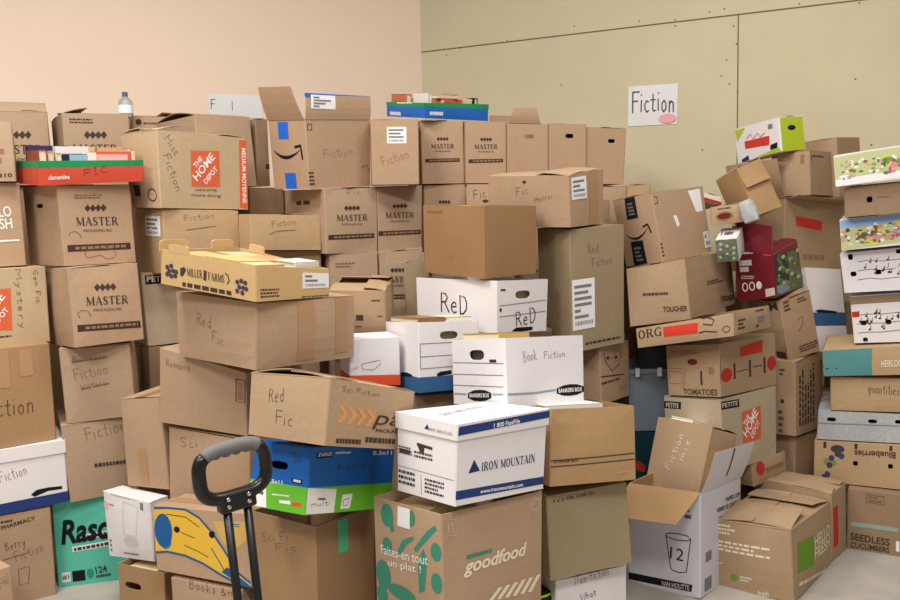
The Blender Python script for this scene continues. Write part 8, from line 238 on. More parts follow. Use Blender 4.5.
_M = {}
def mat(name, rgb, rough=.8, var=.0, scale=30., bump=0., spec=.3, trans=0., metal=0., stretch=(1, 1, 1), alpha=1.):
    if name in _M: return _M[name]
    m = bpy.data.materials.new(name); m.use_nodes = True
    nt = m.node_tree; b = nt.nodes['Principled BSDF']
    col = lin(rgb) + (1,)
    b.inputs['Base Color'].default_value = col
    b.inputs['Roughness'].default_value = rough
    b.inputs['Specular IOR Level'].default_value = spec
    b.inputs['Metallic'].default_value = metal
    b.inputs['Transmission Weight'].default_value = trans
    b.inputs['Alpha'].default_value = alpha
    if var or bump:
        tc = nt.nodes.new('ShaderNodeTexCoord'); mp = nt.nodes.new('ShaderNodeMapping')
        mp.inputs['Scale'].default_value = stretch
        nt.links.new(tc.outputs['Object'], mp.inputs['Vector'])
        n = nt.nodes.new('ShaderNodeTexNoise'); n.inputs['Scale'].default_value = scale
        n.inputs['Detail'].default_value = 6
        nt.links.new(mp.outputs['Vector'], n.inputs['Vector'])
        if var:
            n2 = nt.nodes.new('ShaderNodeTexNoise'); n2.inputs['Scale'].default_value = 5.
            n2.inputs['Detail'].default_value = 3
            nt.links.new(tc.outputs['Object'], n2.inputs['Vector'])
            ad = nt.nodes.new('ShaderNodeMath'); ad.operation = 'ADD'
            nt.links.new(n.outputs['Fac'], ad.inputs[0]); nt.links.new(n2.outputs['Fac'], ad.inputs[1])
            mr = nt.nodes.new('ShaderNodeMapRange')
            mr.inputs['From Min'].default_value = .6; mr.inputs['From Max'].default_value = 1.4
            mr.inputs['To Min'].default_value = 1-var; mr.inputs['To Max'].default_value = 1+var
            nt.links.new(ad.outputs[0], mr.inputs['Value'])
            mx = nt.nodes.new('ShaderNodeVectorMath'); mx.operation = 'SCALE'
            mx.inputs[0].default_value = col[:3]
            nt.links.new(mr.outputs['Result'], mx.inputs['Scale'])
            nt.links.new(mx.outputs['Vector'], b.inputs['Base Color'])
        if bump:
            bp = nt.nodes.new('ShaderNodeBump'); bp.inputs['Strength'].default_value = bump
            bp.inputs['Distance'].default_value = .004
            nt.links.new(n.outputs['Fac'], bp.inputs['Height']); nt.links.new(bp.outputs['Normal'], b.inputs['Normal'])
    _M[name] = m
    return m

KR = dict(rough=.82, var=.07, scale=60., bump=.12)
PAL = {}
def K(n, rgb, **k): PAL[n] = mat(k.pop('mn', n), rgb, **k)
for n, c in dict(k1=(176,150,124), k2=(180,150,122), k3=(164,130,94), k4=(152,126,100), k5=(186,156,120), k5l=(204,170,120), k6=(174,146,116), k7=(156,139,110), k8=(156,120,84), k9=(174,140,100), hd=(190,166,134), hd2=(184,168,142)).items():
    K(n, c, **KR)
K('white', (232,228,230), rough=.6, var=.03, scale=40., bump=.04); K('whitegrey', (214,212,222), rough=.6, var=.03, scale=40., bump=.04)
K('greyc', (176,178,180), rough=.7, var=.22, scale=70.); K('teal', (96,200,176), rough=.5, var=.02); K('blackplast', (18,19,21), rough=.5); K('red', (206,80,58), rough=.45, var=.02); K('green', (30,140,84), rough=.45)
K('blue', (24,100,184), rough=.45, var=.02); K('blue2', (36,104,196), rough=.45, var=.02); K('limegreen', (104,186,52), rough=.5); K('maroon', (116,30,44), rough=.4, var=.03)
K('darkteal', (22,62,70), rough=.4); K('clear', (150,164,178), rough=.25, trans=.35, spec=.5)
for n, c in dict(ink=(70,56,50), pencil=(124,98,80), leafdeep=(84,112,64), flowtan=(196,160,116), blackprint=(24,24,28), whiteprint=(240,238,234), lightprint=(212,196,180), cream=(236,222,196), bar=(70,48,50), purple=(70,44,84), redfaint=(160,104,84), orange=(214,102,66), orangefaint=(222,150,92), redorange=(228,82,48), redtape=(208,62,46), redprint=(198,50,44), tealdark=(50,150,126), pink=(246,180,190), greyprint=(128,128,132), faint=(206,204,208), banana=(226,182,64), bananapale=(206,170,98), blueprint=(38,92,140), stickerblue=(36,92,150), stickerteal=(48,130,150), lightblue=(150,180,214), barfaint=(150,118,88), grape=(72,62,76), berry=(58,72,120), leafgreen=(122,150,70), leafpale=(196,202,150), flowyellow=(226,206,96), flowpink=(214,150,146), flowbrown=(140,84,70), magenta=(196,84,140), skyblue=(150,184,226), paper=(240,240,242), navy=(42,62,120), navyprint=(40,52,100), blueband=(52,96,142), greyblue=(140,160,178), tealprint=(66,140,116), limeprint=(112,152,48), limegreenpale=(178,196,48), tomred=(186,54,44), tomdark=(110,34,30), tomgreen=(70,80,44), maroonprint=(92,48,52), tealcarton=(88,144,144), tealfaint=(146,168,156), leafmix=(112,128,92), leafgrey=(112,116,98), lanterndark=(62,70,66), palegreen=(160,206,190)).items():
    K(n, c, rough=.75, spec=.2)
K('tape', (176,138,102), rough=.28, spec=.5); K('bluetape', (34,104,214), rough=.6); K('greentape', (92,196,140), rough=.55)


# ------------------------------------------------------------------ mesh helper
class MB:
    def __init__(s): s.v = []; s.f = []; s.mi = []; s.ms = []
    def mat(s, m):
        if isinstance(m, str): m = PAL[m]
        if m not in s.ms: s.ms.append(m)
        return s.ms.index(m)
    def face(s, pts, m):
        i = len(s.v); s.v += [Vector(p) for p in pts]; s.f.append(tuple(range(i, i+len(pts)))); s.mi.append(s.mat(m))
    def grid(s, P, nu, nv, m):
        i = len(s.v); k = s.mat(m)
        for b in range(nv+1):
            for a in range(nu+1): s.v.append(Vector(P(a/nu, b/nv)))
        for b in range(nv):
            for a in range(nu):
                q = i+b*(nu+1)+a; s.f.append((q, q+1, q+nu+2, q+nu+1)); s.mi.append(k)
    def tris(s, pts, tri, m):
        i = len(s.v); k = s.mat(m); s.v += [Vector(p) for p in pts]
        for t in tri: s.f.append(tuple(i+q for q in t)); s.mi.append(k)
    def box(s, lo, hi, m, M=None):
        x0, y0, z0 = lo; x1, y1, z1 = hi
        c = [Vector(p) for p in ((x0,y0,z0),(x1,y0,z0),(x1,y1,z0),(x0,y1,z0),(x0,y0,z1),(x1,y0,z1),(x1,y1,z1),(x0,y1,z1))]
        if M: c = [M @ p for p in c]
        i = len(s.v); k = s.mat(m); s.v += c
        for f in ((0,3,2,1),(4,5,6,7),(0,1,5,4),(1,2,6,5),(2,3,7,6),(3,0,4,7)): s.f.append(tuple(i+q for q in f)); s.mi.append(k)
    def lathe(s, prof, n, m, M=None):
        i = len(s.v); k = s.mat(m)
        for r, z in prof:
            for a in range(n):
                p = Vector((r*math.cos(TAU*a/n), r*math.sin(TAU*a/n), z)); s.v.append(M @ p if M else p)
        for b in range(len(prof)-1):
            for a in range(n):
                s.f.append((i+b*n+a, i+b*n+(a+1)%n, i+(b+1)*n+(a+1)%n, i+(b+1)*n+a)); s.mi.append(k)
    def tube(s, pts, rad, n, m, closed=False):
        # sweeps a circle along pts; rad: number or list
        N = len(pts); i = len(s.v); k = s.mat(m); up = None
        for j in range(N):
            a = pts[(j-1) % N] if (closed or j) else pts[0]; b = pts[(j+1) % N] if (closed or j < N-1) else pts[-1]
            t = (b-a).normalized()
            if up is None:
                up = t.orthogonal().normalized()
            up = (up - t*up.dot(t)).normalized(); sd = t.cross(up)
            r = rad[j] if isinstance(rad, list) else rad
            for q in range(n):
                s.v.append(pts[j]+(up*math.cos(TAU*q/n)+sd*math.sin(TAU*q/n))*r)
        for j in range(N if closed else N-1):
            for q in range(n):
                a = i+j*n; b = i+((j+1) % N)*n
                s.f.append((a+q, a+(q+1) % n, b+(q+1) % n, b+q)); s.mi.append(k)
        if not closed:
            s.f.append(tuple(i+q for q in range(n))[::-1]); s.mi.append(k)
            s.f.append(tuple(i+(N-1)*n+q for q in range(n))); s.mi.append(k)
    def build(s, name, parent=None, fn=None, smooth=False):
        me = bpy.data.meshes.new(name)
        vs = [fn(p) for p in s.v] if fn else s.v
        me.from_pydata([tuple(p) for p in vs], [], s.f)
        for m in s.ms: me.materials.append(m)
        me.polygons.foreach_set('material_index', s.mi)
        if smooth: me.polygons.foreach_set('use_smooth', [True]*len(s.f))
        me.update()
        o = bpy.data.objects.new(name, me); C.objects.link(o)
        if parent: o.parent = parent
        return o

def empty(name, M, label, cat, group=None):
    o = bpy.data.objects.new(name, None); o.empty_display_size = .05; C.objects.link(o); o.matrix_world = M
    o['label'] = label; o['category'] = cat
    if group: o['group'] = group
    return o

# ------------------------------------------------------------------ lettering
_T = {}
def glyph_text(s, style):
    key = (s, style)
    if key in _T: return _T[key]
    if style == 'serif' and all(c in SERIF or c == ' ' for c in s):
        v, f = serif_text(s)
    else:
        cu = bpy.data.curves.new('lettering', 'FONT'); cu.body = s; cu.size = 1
        if style in ('bold', 'brush', 'goodfood'): cu.offset = .018 if style == 'bold' else .03
        if style in ('italic', 'brush', 'goodfood'): cu.shear = .25
        cu.resolution_u = 3
        ob = bpy.data.objects.new('lettering', cu); C.objects.link(ob)
        dg = bpy.context.evaluated_depsgraph_get()
        me = bpy.data.meshes.new_from_object(ob.evaluated_get(dg))
        v = [(p.co.x, p.co.y) for p in me.vertices]; f = [tuple(p.vertices) for p in me.polygons]
        bpy.data.objects.remove(ob); bpy.data.curves.remove(cu); bpy.data.meshes.remove(me)
    x0 = min(p[0] for p in v); x1 = max(p[0] for p in v); y0 = min(p[1] for p in v); y1 = max(p[1] for p in v)
    desc = any(c in 'gjpqy,' for c in s) and style != 'serif'
    base = y0
    _T[key] = ([((p[0]-x0)/(x1-x0), (p[1]-base)/(y1-base)) for p in v], f)
    return _T[key]

W, T_ = 1.7, .55
SERIF = {
 'M': (9, [(1,0,1,10,T_),(1,10,4.5,1,W),(4.5,1,8,10,T_),(8,0,8,10,W),(-.2,.25,2.2,.25,.5),(6.6,.25,9.4,.25,.5),(0,9.75,2,9.75,.5),(7.4,9.75,9.2,9.75,.5)]),
 'A': (8, [(.8,0,4,10,T_),(4,10,7.2,0,W),(2,3.3,6,3.3,T_),(-.2,.25,2,.25,.5),(5.8,.25,8.4,.25,.5)]),
 'S': (6, [(5.2,9,5.2,7.2,.5),(5.2,8.6,3,9.7,.8),(3,9.7,1,8.6,1.2),(1,8.6,1.2,6.6,1.6),(1.2,6.6,4.8,3.6,1.7),(4.8,3.6,5,1.6,1.6),(5,1.6,3,.3,1),(3,.3,.8,1.3,.8),(.8,2.8,.8,.6,.5)]),
 'T': (7, [(3.5,0,3.5,10,W),(.2,9.7,6.8,9.7,.7),(.3,8,.3,9.9,.5),(6.7,8,6.7,9.9,.5),(2.2,.25,4.8,.25,.5)]),
 'E': (6.5, [(1.4,0,1.4,10,W),(.2,9.7,5.8,9.7,.7),(.2,.3,6,.3,.7),(1.4,5.2,4.4,5.2,.6),(5.7,8,5.7,9.9,.5),(5.9,.2,5.9,2.2,.5),(4.4,4.2,4.4,6.2,.5)]),
 'F': (6.2, [(1.4,0,1.4,10,W),(.2,9.7,5.8,9.7,.7),(.2,.25,3,.25,.5),(1.4,5.2,4.4,5.2,.6),(5.7,8,5.7,9.9,.5),(4.4,4.2,4.4,6.2,.5)]),
 'L': (6, [(1.4,0,1.4,10,W),(.2,9.75,2.8,9.75,.5),(.2,.3,5.6,.3,.7),(5.5,.2,5.5,2.4,.5)]),
 'R': (7.5, [(1.4,0,1.4,10,W),(.2,9.7,4.4,9.7,.7),(4.4,9.7,5.8,8.4,1),(5.8,8.4,5.6,6.2,1.5),(5.6,6.2,4.2,5.2,.9),(4.2,5.2,1.4,5.2,.6),(3.8,5.2,6.8,.2,W),(.2,.25,2.8,.25,.5),(6,.25,7.7,.25,.5)]),
 'I': (3.4, [(1.7,0,1.7,10,W),(.3,9.75,3.1,9.75,.5),(.3,.25,3.1,.25,.5)]),
 'N': (8, [(1.2,0,1.2,10,T_),(1.2,10,6.8,0,W),(6.8,0,6.8,10,T_),(0,9.75,1.8,9.75,.5),(5.8,9.75,8,9.75,.5),(0,.25,2.4,.25,.5)]),
 'O': (8, [(4,.3,1.8,1.6,.9),(1.8,1.6,1,5,1.6),(1,5,1.8,8.4,1.6),(1.8,8.4,4,9.7,.9),(4,9.7,6.2,8.4,.9),(6.2,8.4,7,5,1.6),(7,5,6.2,1.6,1.6),(6.2,1.6,4,.3,.9)]),
 'U': (8, [(1.4,10,1.4,3,W),(1.4,3,2.6,.8,1.3),(2.6,.8,4.6,.4,.8),(4.6,.4,6.4,1.6,.8),(6.4,1.6,6.8,3,.6),(6.8,3,6.8,10,T_),(.2,9.75,2.8,9.75,.5),(5.8,9.75,8,9.75,.5)]),
 'G': (8, [(6.6,8.6,4.2,9.7,.8),(4.2,9.7,1.9,8.4,1),(1.9,8.4,1,5,1.6),(1,5,1.9,1.6,1.6),(1.9,1.6,4.2,.3,1),(4.2,.3,6.6,1.2,.8),(6.6,0,6.6,4.2,1.5),(5.2,4.3,7.8,4.3,.5),(6.7,7.2,6.7,9.6,.5)]),
}
def serif_text(s):
    v = []; f = []; x = 0
    for c in s:
        if c == ' ': x += 4; continue
        w, st = SERIF[c]
        for (x0, y0, x1, y1, t) in st:
            d = Vector((x1-x0, y1-y0)); d.normalize(); n = Vector((-d.y, d.x))*t/2; i = len(v)
            for p, q in (((x0, y0), n), ((x1, y1), n), ((x1, y1), -n), ((x0, y0), -n)): v.append((x+p[0]+q.x, p[1]+q.y))
            f.append((i+3, i+2, i+1, i))
        x += w+1.0
    return v, f
# pen strokes on a 10-high grid, x-height 5.5
HAND = {
 'F': (6,'1,10 1,0;1,10 6,10;1,5.5 5,5.6'),'f': (4,'4,9 3,10 2,9 2,0;0,5.5 4,5.5'),'i': (2,'1,5.5 1,0;1,8 1.1,8.4'),'c': (4.5,'4,5 2.5,5.6 1,4 1,1.5 2.5,0 4,.8'),
 't': (4,'2,9 2,1 3,0 4,.6;0,6 4,6'),'o': (5,'2.5,5.5 1,4 1,1.5 2.5,0 4,1.5 4,4 2.5,5.5'),'n': (5,'1,5.5 1,0;1,4 2.5,5.5 4,4.5 4,0'),'R': (6,'1,0 1,10 4,9.6 5,7.6 4,5.6 1,5.2;3,5.3 6,0'),
 'e': (5,'1,3 4,3.2 3.6,5 2.4,5.5 1,4 1,1.4 2.5,0 4,.8'),'d': (5.5,'4,4.5 2.5,5.5 1,4 1,1.5 2.5,0 4,1.5;4,10 4,0'),'D': (6,'1,0 1,10 4,9 5.5,6 5,2.5 3,.3 1,0'),'k': (5,'1,10 1,0;4,5.5 1,2.5 4.5,0'),'u': (5,'1,5.5 1,1.4 2.4,0 4,1.6;4,5.5 4,0'),
 'p': (5,'1,5.5 1,-4;1,4.5 2.5,5.5 4,4 4,1.5 2.5,0 1,1'),'B': (6,'1,0 1,10 4,9.4 4.6,7.4 1,5.5 4.6,4.6 5,2 3.6,0 1,0'),'s': (4,'3.6,5 2,5.6 1,4.4 3.4,2 3,.4 1,.2'),'l': (2,'1,10 1,0'),
 'a': (5,'4,4.5 2.5,5.5 1,4 1,1.5 2.5,0 4,1.6;4,5.5 4,0 5,.3'),'r': (4,'1,5.5 1,0;1,3.6 2.4,5.4 3.8,5.2'),'N': (7,'1,0 1,10 6,0 6,10'),'m': (7,'1,5.5 1,0;1,4 2.4,5.5 3.5,4.5 3.5,0;3.5,4 5,5.5 6,4.5 6,0'),
 'y': (5,'1,5.5 2.6,1;4.2,5.5 2.2,-2 .6,-3.6'),'h': (5,'1,10 1,0;1,4 2.5,5.5 4,4.4 4,0'),'g': (5,'4,4.5 2.5,5.5 1,4 1,1.5 2.5,0 4,1.5;4,5.5 4,-2.5 2.5,-4 1,-3'),'x': (4.5,'1,5.5 4,0;4,5.5 1,0'),
 'M': (8,'1,0 1,10 4,4 7,10 7,0'),'S': (6,'5,9 3,10 1,8.4 2,6 4.4,4.4 5,2 3,0 .8,1'),'G': (6.5,'5.5,8.6 3.4,10 1,7 1,3 3.4,0 5.6,1.6 5.6,4.4 3.6,4.4'),'H': (6.5,'1,10 1,0;5.5,10 5.5,0;1,5 5.5,5.2'),
 'W': (8,'.5,10 2.4,0 4.2,7 6,0 8,10'),'O': (6.5,'3.2,10 1,7.4 1,2.6 3.2,0 5.6,2.6 5.6,7.4 3.2,10'),'-': (4,'.5,4 3.5,4'),'&': (6,'5.6,0 1.6,7.6 2.8,10 4,8 1,3 2,0 4,.6 5.6,4'),'q': (5,'4,4.5 2.5,5.5 1,4 1,1.5 2.5,0 4,1.5;4,5.5 4,-4'),
 'I': (4,'2,10 2,0;.8,10 3.2,10;.8,0 3.2,0'),'C': (6,'5.4,8.6 3.6,10 1,7 1,3 3.4,0 5.4,1.6'),'P': (6,'1,0 1,10 4,9.6 5,7.6 4,5.6 1,5.2'),'b': (5,'1,10 1,0;1,1.4 2.5,0 4,1.5 4,4 2.5,5.5 1,4'),'v': (5,'1,5.5 2.5,0 4,5.5'),
 ' ': (3.5,''),
}
def hand_strokes(s, seed):
    R = random.Random(seed); out = []; x = 0
    for c in s:
        w, st = HAND[c]
        dy = R.uniform(-.5, .5); sc = R.uniform(.93, 1.07)
        if st:
            for part in st.split(';'):
                out.append([(x+float(a.split(',')[0])*sc+R.uniform(-.15, .15), float(a.split(',')[1])*sc+dy) for a in part.split()])
        x += w+.9
    return [[(px/x, py/10) for px, py in l] for l in out]

# ------------------------------------------------------------------ cardboard boxes
def rotm(psi, tx, ty):
    return Matrix.Rotation(ty, 3, 'Y') @ Matrix.Rotation(tx, 3, 'X') @ Matrix.Rotation(psi, 3, 'Z')

class Box:
    def __init__(s, key, spec):
        P = POSE[key]; s.key = key; s.b, s.a, s.h = P[3]; s.dl = P[4]
        s.M = Matrix.Translation(P[0]) @ rotm(P[1], *P[2]).to_4x4()
        s.root = empty(spec['name'], s.M, spec['label'], spec['cat'], spec.get('group'))
        s.R = random.Random(sum(ord(c)*(i+3) for i, c in enumerate(key)))
        hol = spec['holes']; top = spec['top']
        s.bul = s.R.uniform(.0, .010)*(0 if (hol or top in ('lid', 'tub', 'plain')) else 1)
        s.inset = .005 if top == 'lid' else 0
        s.m = spec['mat']; s.im = spec.get('in_mat', s.m)
        s.body(spec); s.top(spec)
    # local point -> dented, slightly crushed local point
    def fn(s, p):
        x = p.x/s.b+.5; y = p.y/s.a+.5; z = p.z/s.h
        q = Vector(p)
        if s.bul and -.05 <= z <= 1.05:
            k = s.bul*max(0, 1-(2*z-1)**2)
            q.x += 2*k*(x-.5)*max(0, 1-(2*y-1)**2); q.y += 2*k*(y-.5)*max(0, 1-(2*x-1)**2)
        x = min(max(x, -.3), 1.3); y = min(max(y, -.3), 1.3); z = min(max(z, -.1), 1.3)
        d = Vector((0, 0, 0))
        for i, (wx, wy, wz) in enumerate(((1-x,1-y,1-z),(x,1-y,1-z),(1-x,y,1-z),(x,y,1-z),(1-x,1-y,z),(x,1-y,z),(1-x,y,z),(x,y,z))):
            d += Vector(s.dl[i])*(wx*wy*wz)
        return q+d
    def fp(s, F, u, v, o=0):
        i = s.inset; b, a, h = s.b-2*i, s.a-2*i, s.h
        if F == 'R': return Vector((-b/2+u*b, -a/2-o, v*h))
        if F == 'L': return Vector((-b/2-o, a/2-u*a, v*h))
        if F == 'B': return Vector((b/2-u*b, a/2+o, v*h))
        if F == 'D': return Vector((b/2+o, -a/2+u*a, v*h))
        return Vector((-b/2+u*b, -a/2+v*a, h+o))
    def wh(s, F):
        return (s.b, s.h) if F in 'RB' else ((s.a, s.h) if F in 'LD' else (s.b, s.a))
    def body(s, spec):
        top = spec['top']; mb = MB(); t = .005; c = .0035
        hol = spec['holes']; hollow = bool(hol) or top in ('open', 'tray', 'flaps', 'tub')
        v1 = 1-(.004/s.h if top in ('closed', 'flaps') else 0)
        if top == 'lid': v1 = 1-.004/s.h
        s.v1 = v1
        m, im = s.m, s.im
        for F in 'RLBD':
            Wd, H = s.wh(F); e = c/Wd; ti = t/Wd
            hs = [h for h in hol if h[0] == F]
            if not hs:
                mb.grid(lambda u, v, F=F, e=e: s.fp(F, e+u*(1-2*e), v*v1), 5, 5, m)
                if hollow: mb.grid(lambda u, v, F=F, ti=ti: s.fp(F, 1-ti-u*(1-2*ti), .004/H+v*(v1-.004/H), -t), 2, 2, im)
            else:
                loops = [[(e, 0), (1-e, 0), (1-e, v1), (e, v1)]]
                for (_, u, v, w, hh) in hs:
                    w /= Wd; hh /= H; n = 20; lp = []
                    for k in range(n):
                        a = -TAU*k/n; cx, sx = math.cos(a), math.sin(a)
                        lp.append((min(max(u+w/2*math.copysign(abs(cx)**.55, cx), .03), .97), min(v+hh/2*math.copysign(abs(sx)**.8, sx), v1-.01)))
                    loops.append(lp)
                tri = tessellate_polygon([[Vector((u, v, 0)) for u, v in l] for l in loops]); flat = [p for l in loops for p in l]
                def orient(T):
                    A, B_, C_ = (flat[q] for q in T)
                    return T if (B_[0]-A[0])*(C_[1]-A[1])-(B_[1]-A[1])*(C_[0]-A[0]) > 0 else T[::-1]
                tri = [orient(T) for T in tri]
                mb.tris([s.fp(F, u, v) for u, v in flat], tri, m)
                mb.tris([s.fp(F, u, v, -t) for u, v in flat], [T[::-1] for T in tri], im)
                for l in loops[1:]:
                    for k in range(len(l)):
                        p, q = l[k], l[(k+1) % len(l)]
                        mb.face([s.fp(F, *p), s.fp(F, *p, -t), s.fp(F, *q, -t), s.fp(F, *q)], im)
            # rim of the wall
            if hollow:
                mb.face([s.fp(F, e, v1), s.fp(F, 1-e, v1), s.fp(F, 1-ti, v1, -t), s.fp(F, ti, v1, -t)], im)
            nx = {'R': 'D', 'D': 'B', 'B': 'L', 'L': 'R'}[F]; e2 = c/s.wh(nx)[0]
            for k in range(5):
                a, b_ = v1*k/5, v1*(k+1)/5
                mb.face([s.fp(F, 1-e, a), s.fp(nx, e2, a), s.fp(nx, e2, b_), s.fp(F, 1-e, b_)], m)
        i = s.inset
        x, y = s.b/2-i, s.a/2-i
        mb.face([(-x, y, 0), (x, y, 0), (x, -y, 0), (-x, -y, 0)], m)
        if hollow: mb.face([(-x, -y, .004), (x, -y, .004), (x, y, .004), (-x, y, .004)], im)
        if not hollow or top in ('closed', 'plain', 'lid'):
            z = s.h*v1-(.003 if top in ('closed', 'lid') else 0)
            mb.grid(lambda u, v: Vector((-x+.001+u*(2*x-.002), -y+.001+v*(2*y-.002), z)), 3, 3, im if top == 'closed' else m)
        for d in spec['deco']: s.mark(mb, d)
        s.body_o = mb.build('body', s.root, s.fn)
    # printing, handwriting and painted hole shade that belong to the surface
    def mark(s, mb, d, par=None):
        k = d[0]; F = d[1]; Wd, H = s.wh(F)
        n = len(mb.f)
        o = .0006 + .00003*(n % 7)
        P = lambda u, v, e=0: s.fp(F, u, v, o+e)
        if k == 'pb':
            _, _, u0, v0, u1, v1, m = d
            v1 = min(v1, s.v1)
            mb.grid(lambda u, v: s.fp(F, u0+u*(u1-u0), v0+v*(v1-v0), .0004), 5, 5, m)
        elif k == 'p':
            pts = d[2]
            if len(pts) == 4:
                A, B_, C_, D_ = (Vector(p) for p in pts)
                area = sum(pts[i][0]*pts[(i+1) % 4][1]-pts[(i+1) % 4][0]*pts[i][1] for i in range(4))
                if area < 0: A, B_, C_, D_ = A, D_, C_, B_
                def G(u, v):
                    q = A*(1-u)*(1-v)+B_*u*(1-v)+C_*u*v+D_*(1-u)*v
                    return P(q.x, q.y)
                mb.grid(G, 3, 3, d[3])
            else:
                tri = tessellate_polygon([[Vector((u, v, 0)) for u, v in pts]])
                def orient(T):
                    A, B_, C_ = (pts[q] for q in T)
                    return T if (B_[0]-A[0])*(C_[1]-A[1])-(B_[1]-A[1])*(C_[0]-A[0]) > 0 else T[::-1]
                todo = [[pts[q] for q in orient(T)] for T in tri]; done = []
                while todo:     # small triangles, so the print follows a bulging face
                    T = todo.pop(); L = [math.hypot((T[i][0]-T[(i+1) % 3][0])*Wd, (T[i][1]-T[(i+1) % 3][1])*H) for i in range(3)]
                    i = L.index(max(L))
                    if L[i] < .045 or len(done) > 400: done.append(T); continue
                    A, B_, C_ = T[i], T[(i+1) % 3], T[(i+2) % 3]; mid = ((A[0]+B_[0])/2, (A[1]+B_[1])/2)
                    todo += [[A, mid, C_], [mid, B_, C_]]
                for T in done: mb.face([P(u, v) for u, v in T], d[3])
        elif k == 'l':
            s.stroke(mb, F, d[2], d[3], d[4], o+.0004)
        elif k in ('e', 'ring'):
            cu, cv, ru, rv = d[2:6]; N = 20
            pts = [(cu+ru*math.cos(TAU*i/N)/Wd, cv+rv*math.sin(TAU*i/N)/H) for i in range(N)]
            if k == 'e': mb.face([P(u, v, .0003) for u, v in pts], d[6])
            else: s.stroke(mb, F, pts+pts[:1], d[6], d[7], o)
        elif k == 't':
            _, _, u0, v0, u1, v1, h, st, m = d[:9]; style = d[9] if len(d) > 9 else ''
            vs, fs = glyph_text(st, style)
            A = Vector((u0*Wd, v0*H)); B_ = Vector((u1*Wd, v1*H)); X = B_-A; Y = Vector((-X.y, X.x)).normalized()*h
            pts = [A+X*p[0]+Y*p[1] for p in vs]
            mb.tris([P(p.x/Wd, p.y/H, .0007) for p in pts], fs, m)
        elif k in 'hH':
            _, _, u0, v0, u1, v1, h, st, m = d
            A = Vector((u0*Wd, v0*H)); B_ = Vector((u1*Wd, v1*H)); X = B_-A; Y = Vector((-X.y, X.x)).normalized()*h
            for l in hand_strokes(st, sum(map(ord, st))+n):
                q = [A+X*p[0]+Y*p[1] for p in l]
                s.stroke(mb, F, [(p.x/Wd, p.y/H) for p in q], max(.0018, h*.045) if k == 'h' else h*.085, m, o+.0005)
        elif k in ('g', 'gv'):
            _, _, u0, v0, u1, v1, rows, m = d; R = random.Random(n)
            for r in range(rows):
                if k == 'g': va, vb = v0+(v1-v0)*(r+.22)/rows, v0+(v1-v0)*(r+.78)/rows; a, e = u0, u1
                else: va, vb = u0+(u1-u0)*(r+.2)/rows, u0+(u1-u0)*(r+.75)/rows; a, e = v0, v1
                x = a; end = e-(e-a)*R.choice((0, 0, .1, .3))
                while x < end:
                    y = min(end, x+(e-a)*R.uniform(.05, .16))
                    q = [(x, va), (y, va), (y, vb), (x, vb)] if k == 'g' else [(va, x), (vb, x), (vb, y), (va, y)]
                    mb.face([P(*w) for w in q], m); x = y+(e-a)*.03
        elif k == 'g2':
            _, _, u0, v0, u1, v1, h, m = d; R = random.Random(n)
            A = Vector((u0*Wd, v0*H)); X = Vector((u1*Wd, v1*H))-A; Y = Vector((-X.y, X.x)).normalized()*h
            x = 0
            while x < .98:
                y = min(1, x+R.uniform(.06, .13))
                mb.face([P(p.x/Wd, p.y/H, .0006) for p in (A+X*x, A+X*y, A+X*y+Y, A+X*x+Y)], m); x = y+.025
        elif k == 'smile':
            _, _, u0, v0, u1, v1, sag, m = d
            A = Vector((u0*Wd, v0*H)); X = Vector((u1*Wd, v1*H))-A; Y = Vector((-X.y, X.x)).normalized()
            N = 12; L = X.length
            up = []; dn = []
            for i in range(N+1):
                t = i/N; y = -sag*4*t*(1-t)*(1.1-.25*t); w = L*.075*math.sin(math.pi*min(1, .12+t*.85))
                up.append(A+X*t+Y*(y+w*.5)); dn.append(A+X*t+Y*(y-w*.5))
            for i in range(N): mb.face([P(p.x/Wd, p.y/H) for p in (dn[i], dn[i+1], up[i+1], up[i])], m)
            E = A+X*1.0
            for pts in ((E+X*.02+Y*L*.10, E+X*.06-Y*L*.2), (E+X*.03+Y*L*.09, E-X*.2+Y*L*.06)):
                q = Vector((-(pts[1]-pts[0]).y, (pts[1]-pts[0]).x)).normalized()*L*.028
                f = [pts[0]-q, pts[1]-q, pts[1]+q, pts[0]+q]
                if (f[1]-f[0]).cross(f[2]-f[0]) < 0: f = f[::-1]
                mb.face([P(p.x/Wd, p.y/H) for p in f], m)
        elif k == 's':
            _, _, u0, v0, u1, v1, rows = d
            t = MB(); t.grid(lambda u, v: s.fp(F, u0+u*(u1-u0), v0+v*(v1-v0), .0016), 3, 3, 'paper')
            for q in ((u0, v0, u1, v0), (u1, v0, u1, v1), (u1, v1, u0, v1), (u0, v1, u0, v0)):
                t.face([s.fp(F, q[0], q[1], 0), s.fp(F, q[2], q[3], 0), s.fp(F, q[2], q[3], .0016), s.fp(F, q[0], q[1], .0016)], 'paper')
            R = random.Random(n); du, dv = u1-u0, v1-v0
            if rows > 1:
                for r in range(rows):
                    va = v0+dv*(.92-.84*(r+.75)/rows); vb = va+dv*.84*.5/rows
                    if r == rows-1:
                        x = u0+du*.1
                        while x < u0+du*.88:
                            y = x+du*R.uniform(.015, .05); t.face([s.fp(F, x, va-dv*.02, .0022), s.fp(F, y, va-dv*.02, .0022), s.fp(F, y, vb, .0022), s.fp(F, x, vb, .0022)], 'greyprint'); x = y+du*.03
                    else:
                        x = u0+du*.08; end = u0+du*R.choice((.35, .55, .7, .85))
                        t.face([s.fp(F, x, va, .0022), s.fp(F, end, va, .0022), s.fp(F, end, vb, .0022), s.fp(F, x, vb, .0022)], 'greyprint')
            t.build('paper_label', s.root, s.fn)
        elif k == 'tape':
            _, _, u0, v0, u1, v1, m = d
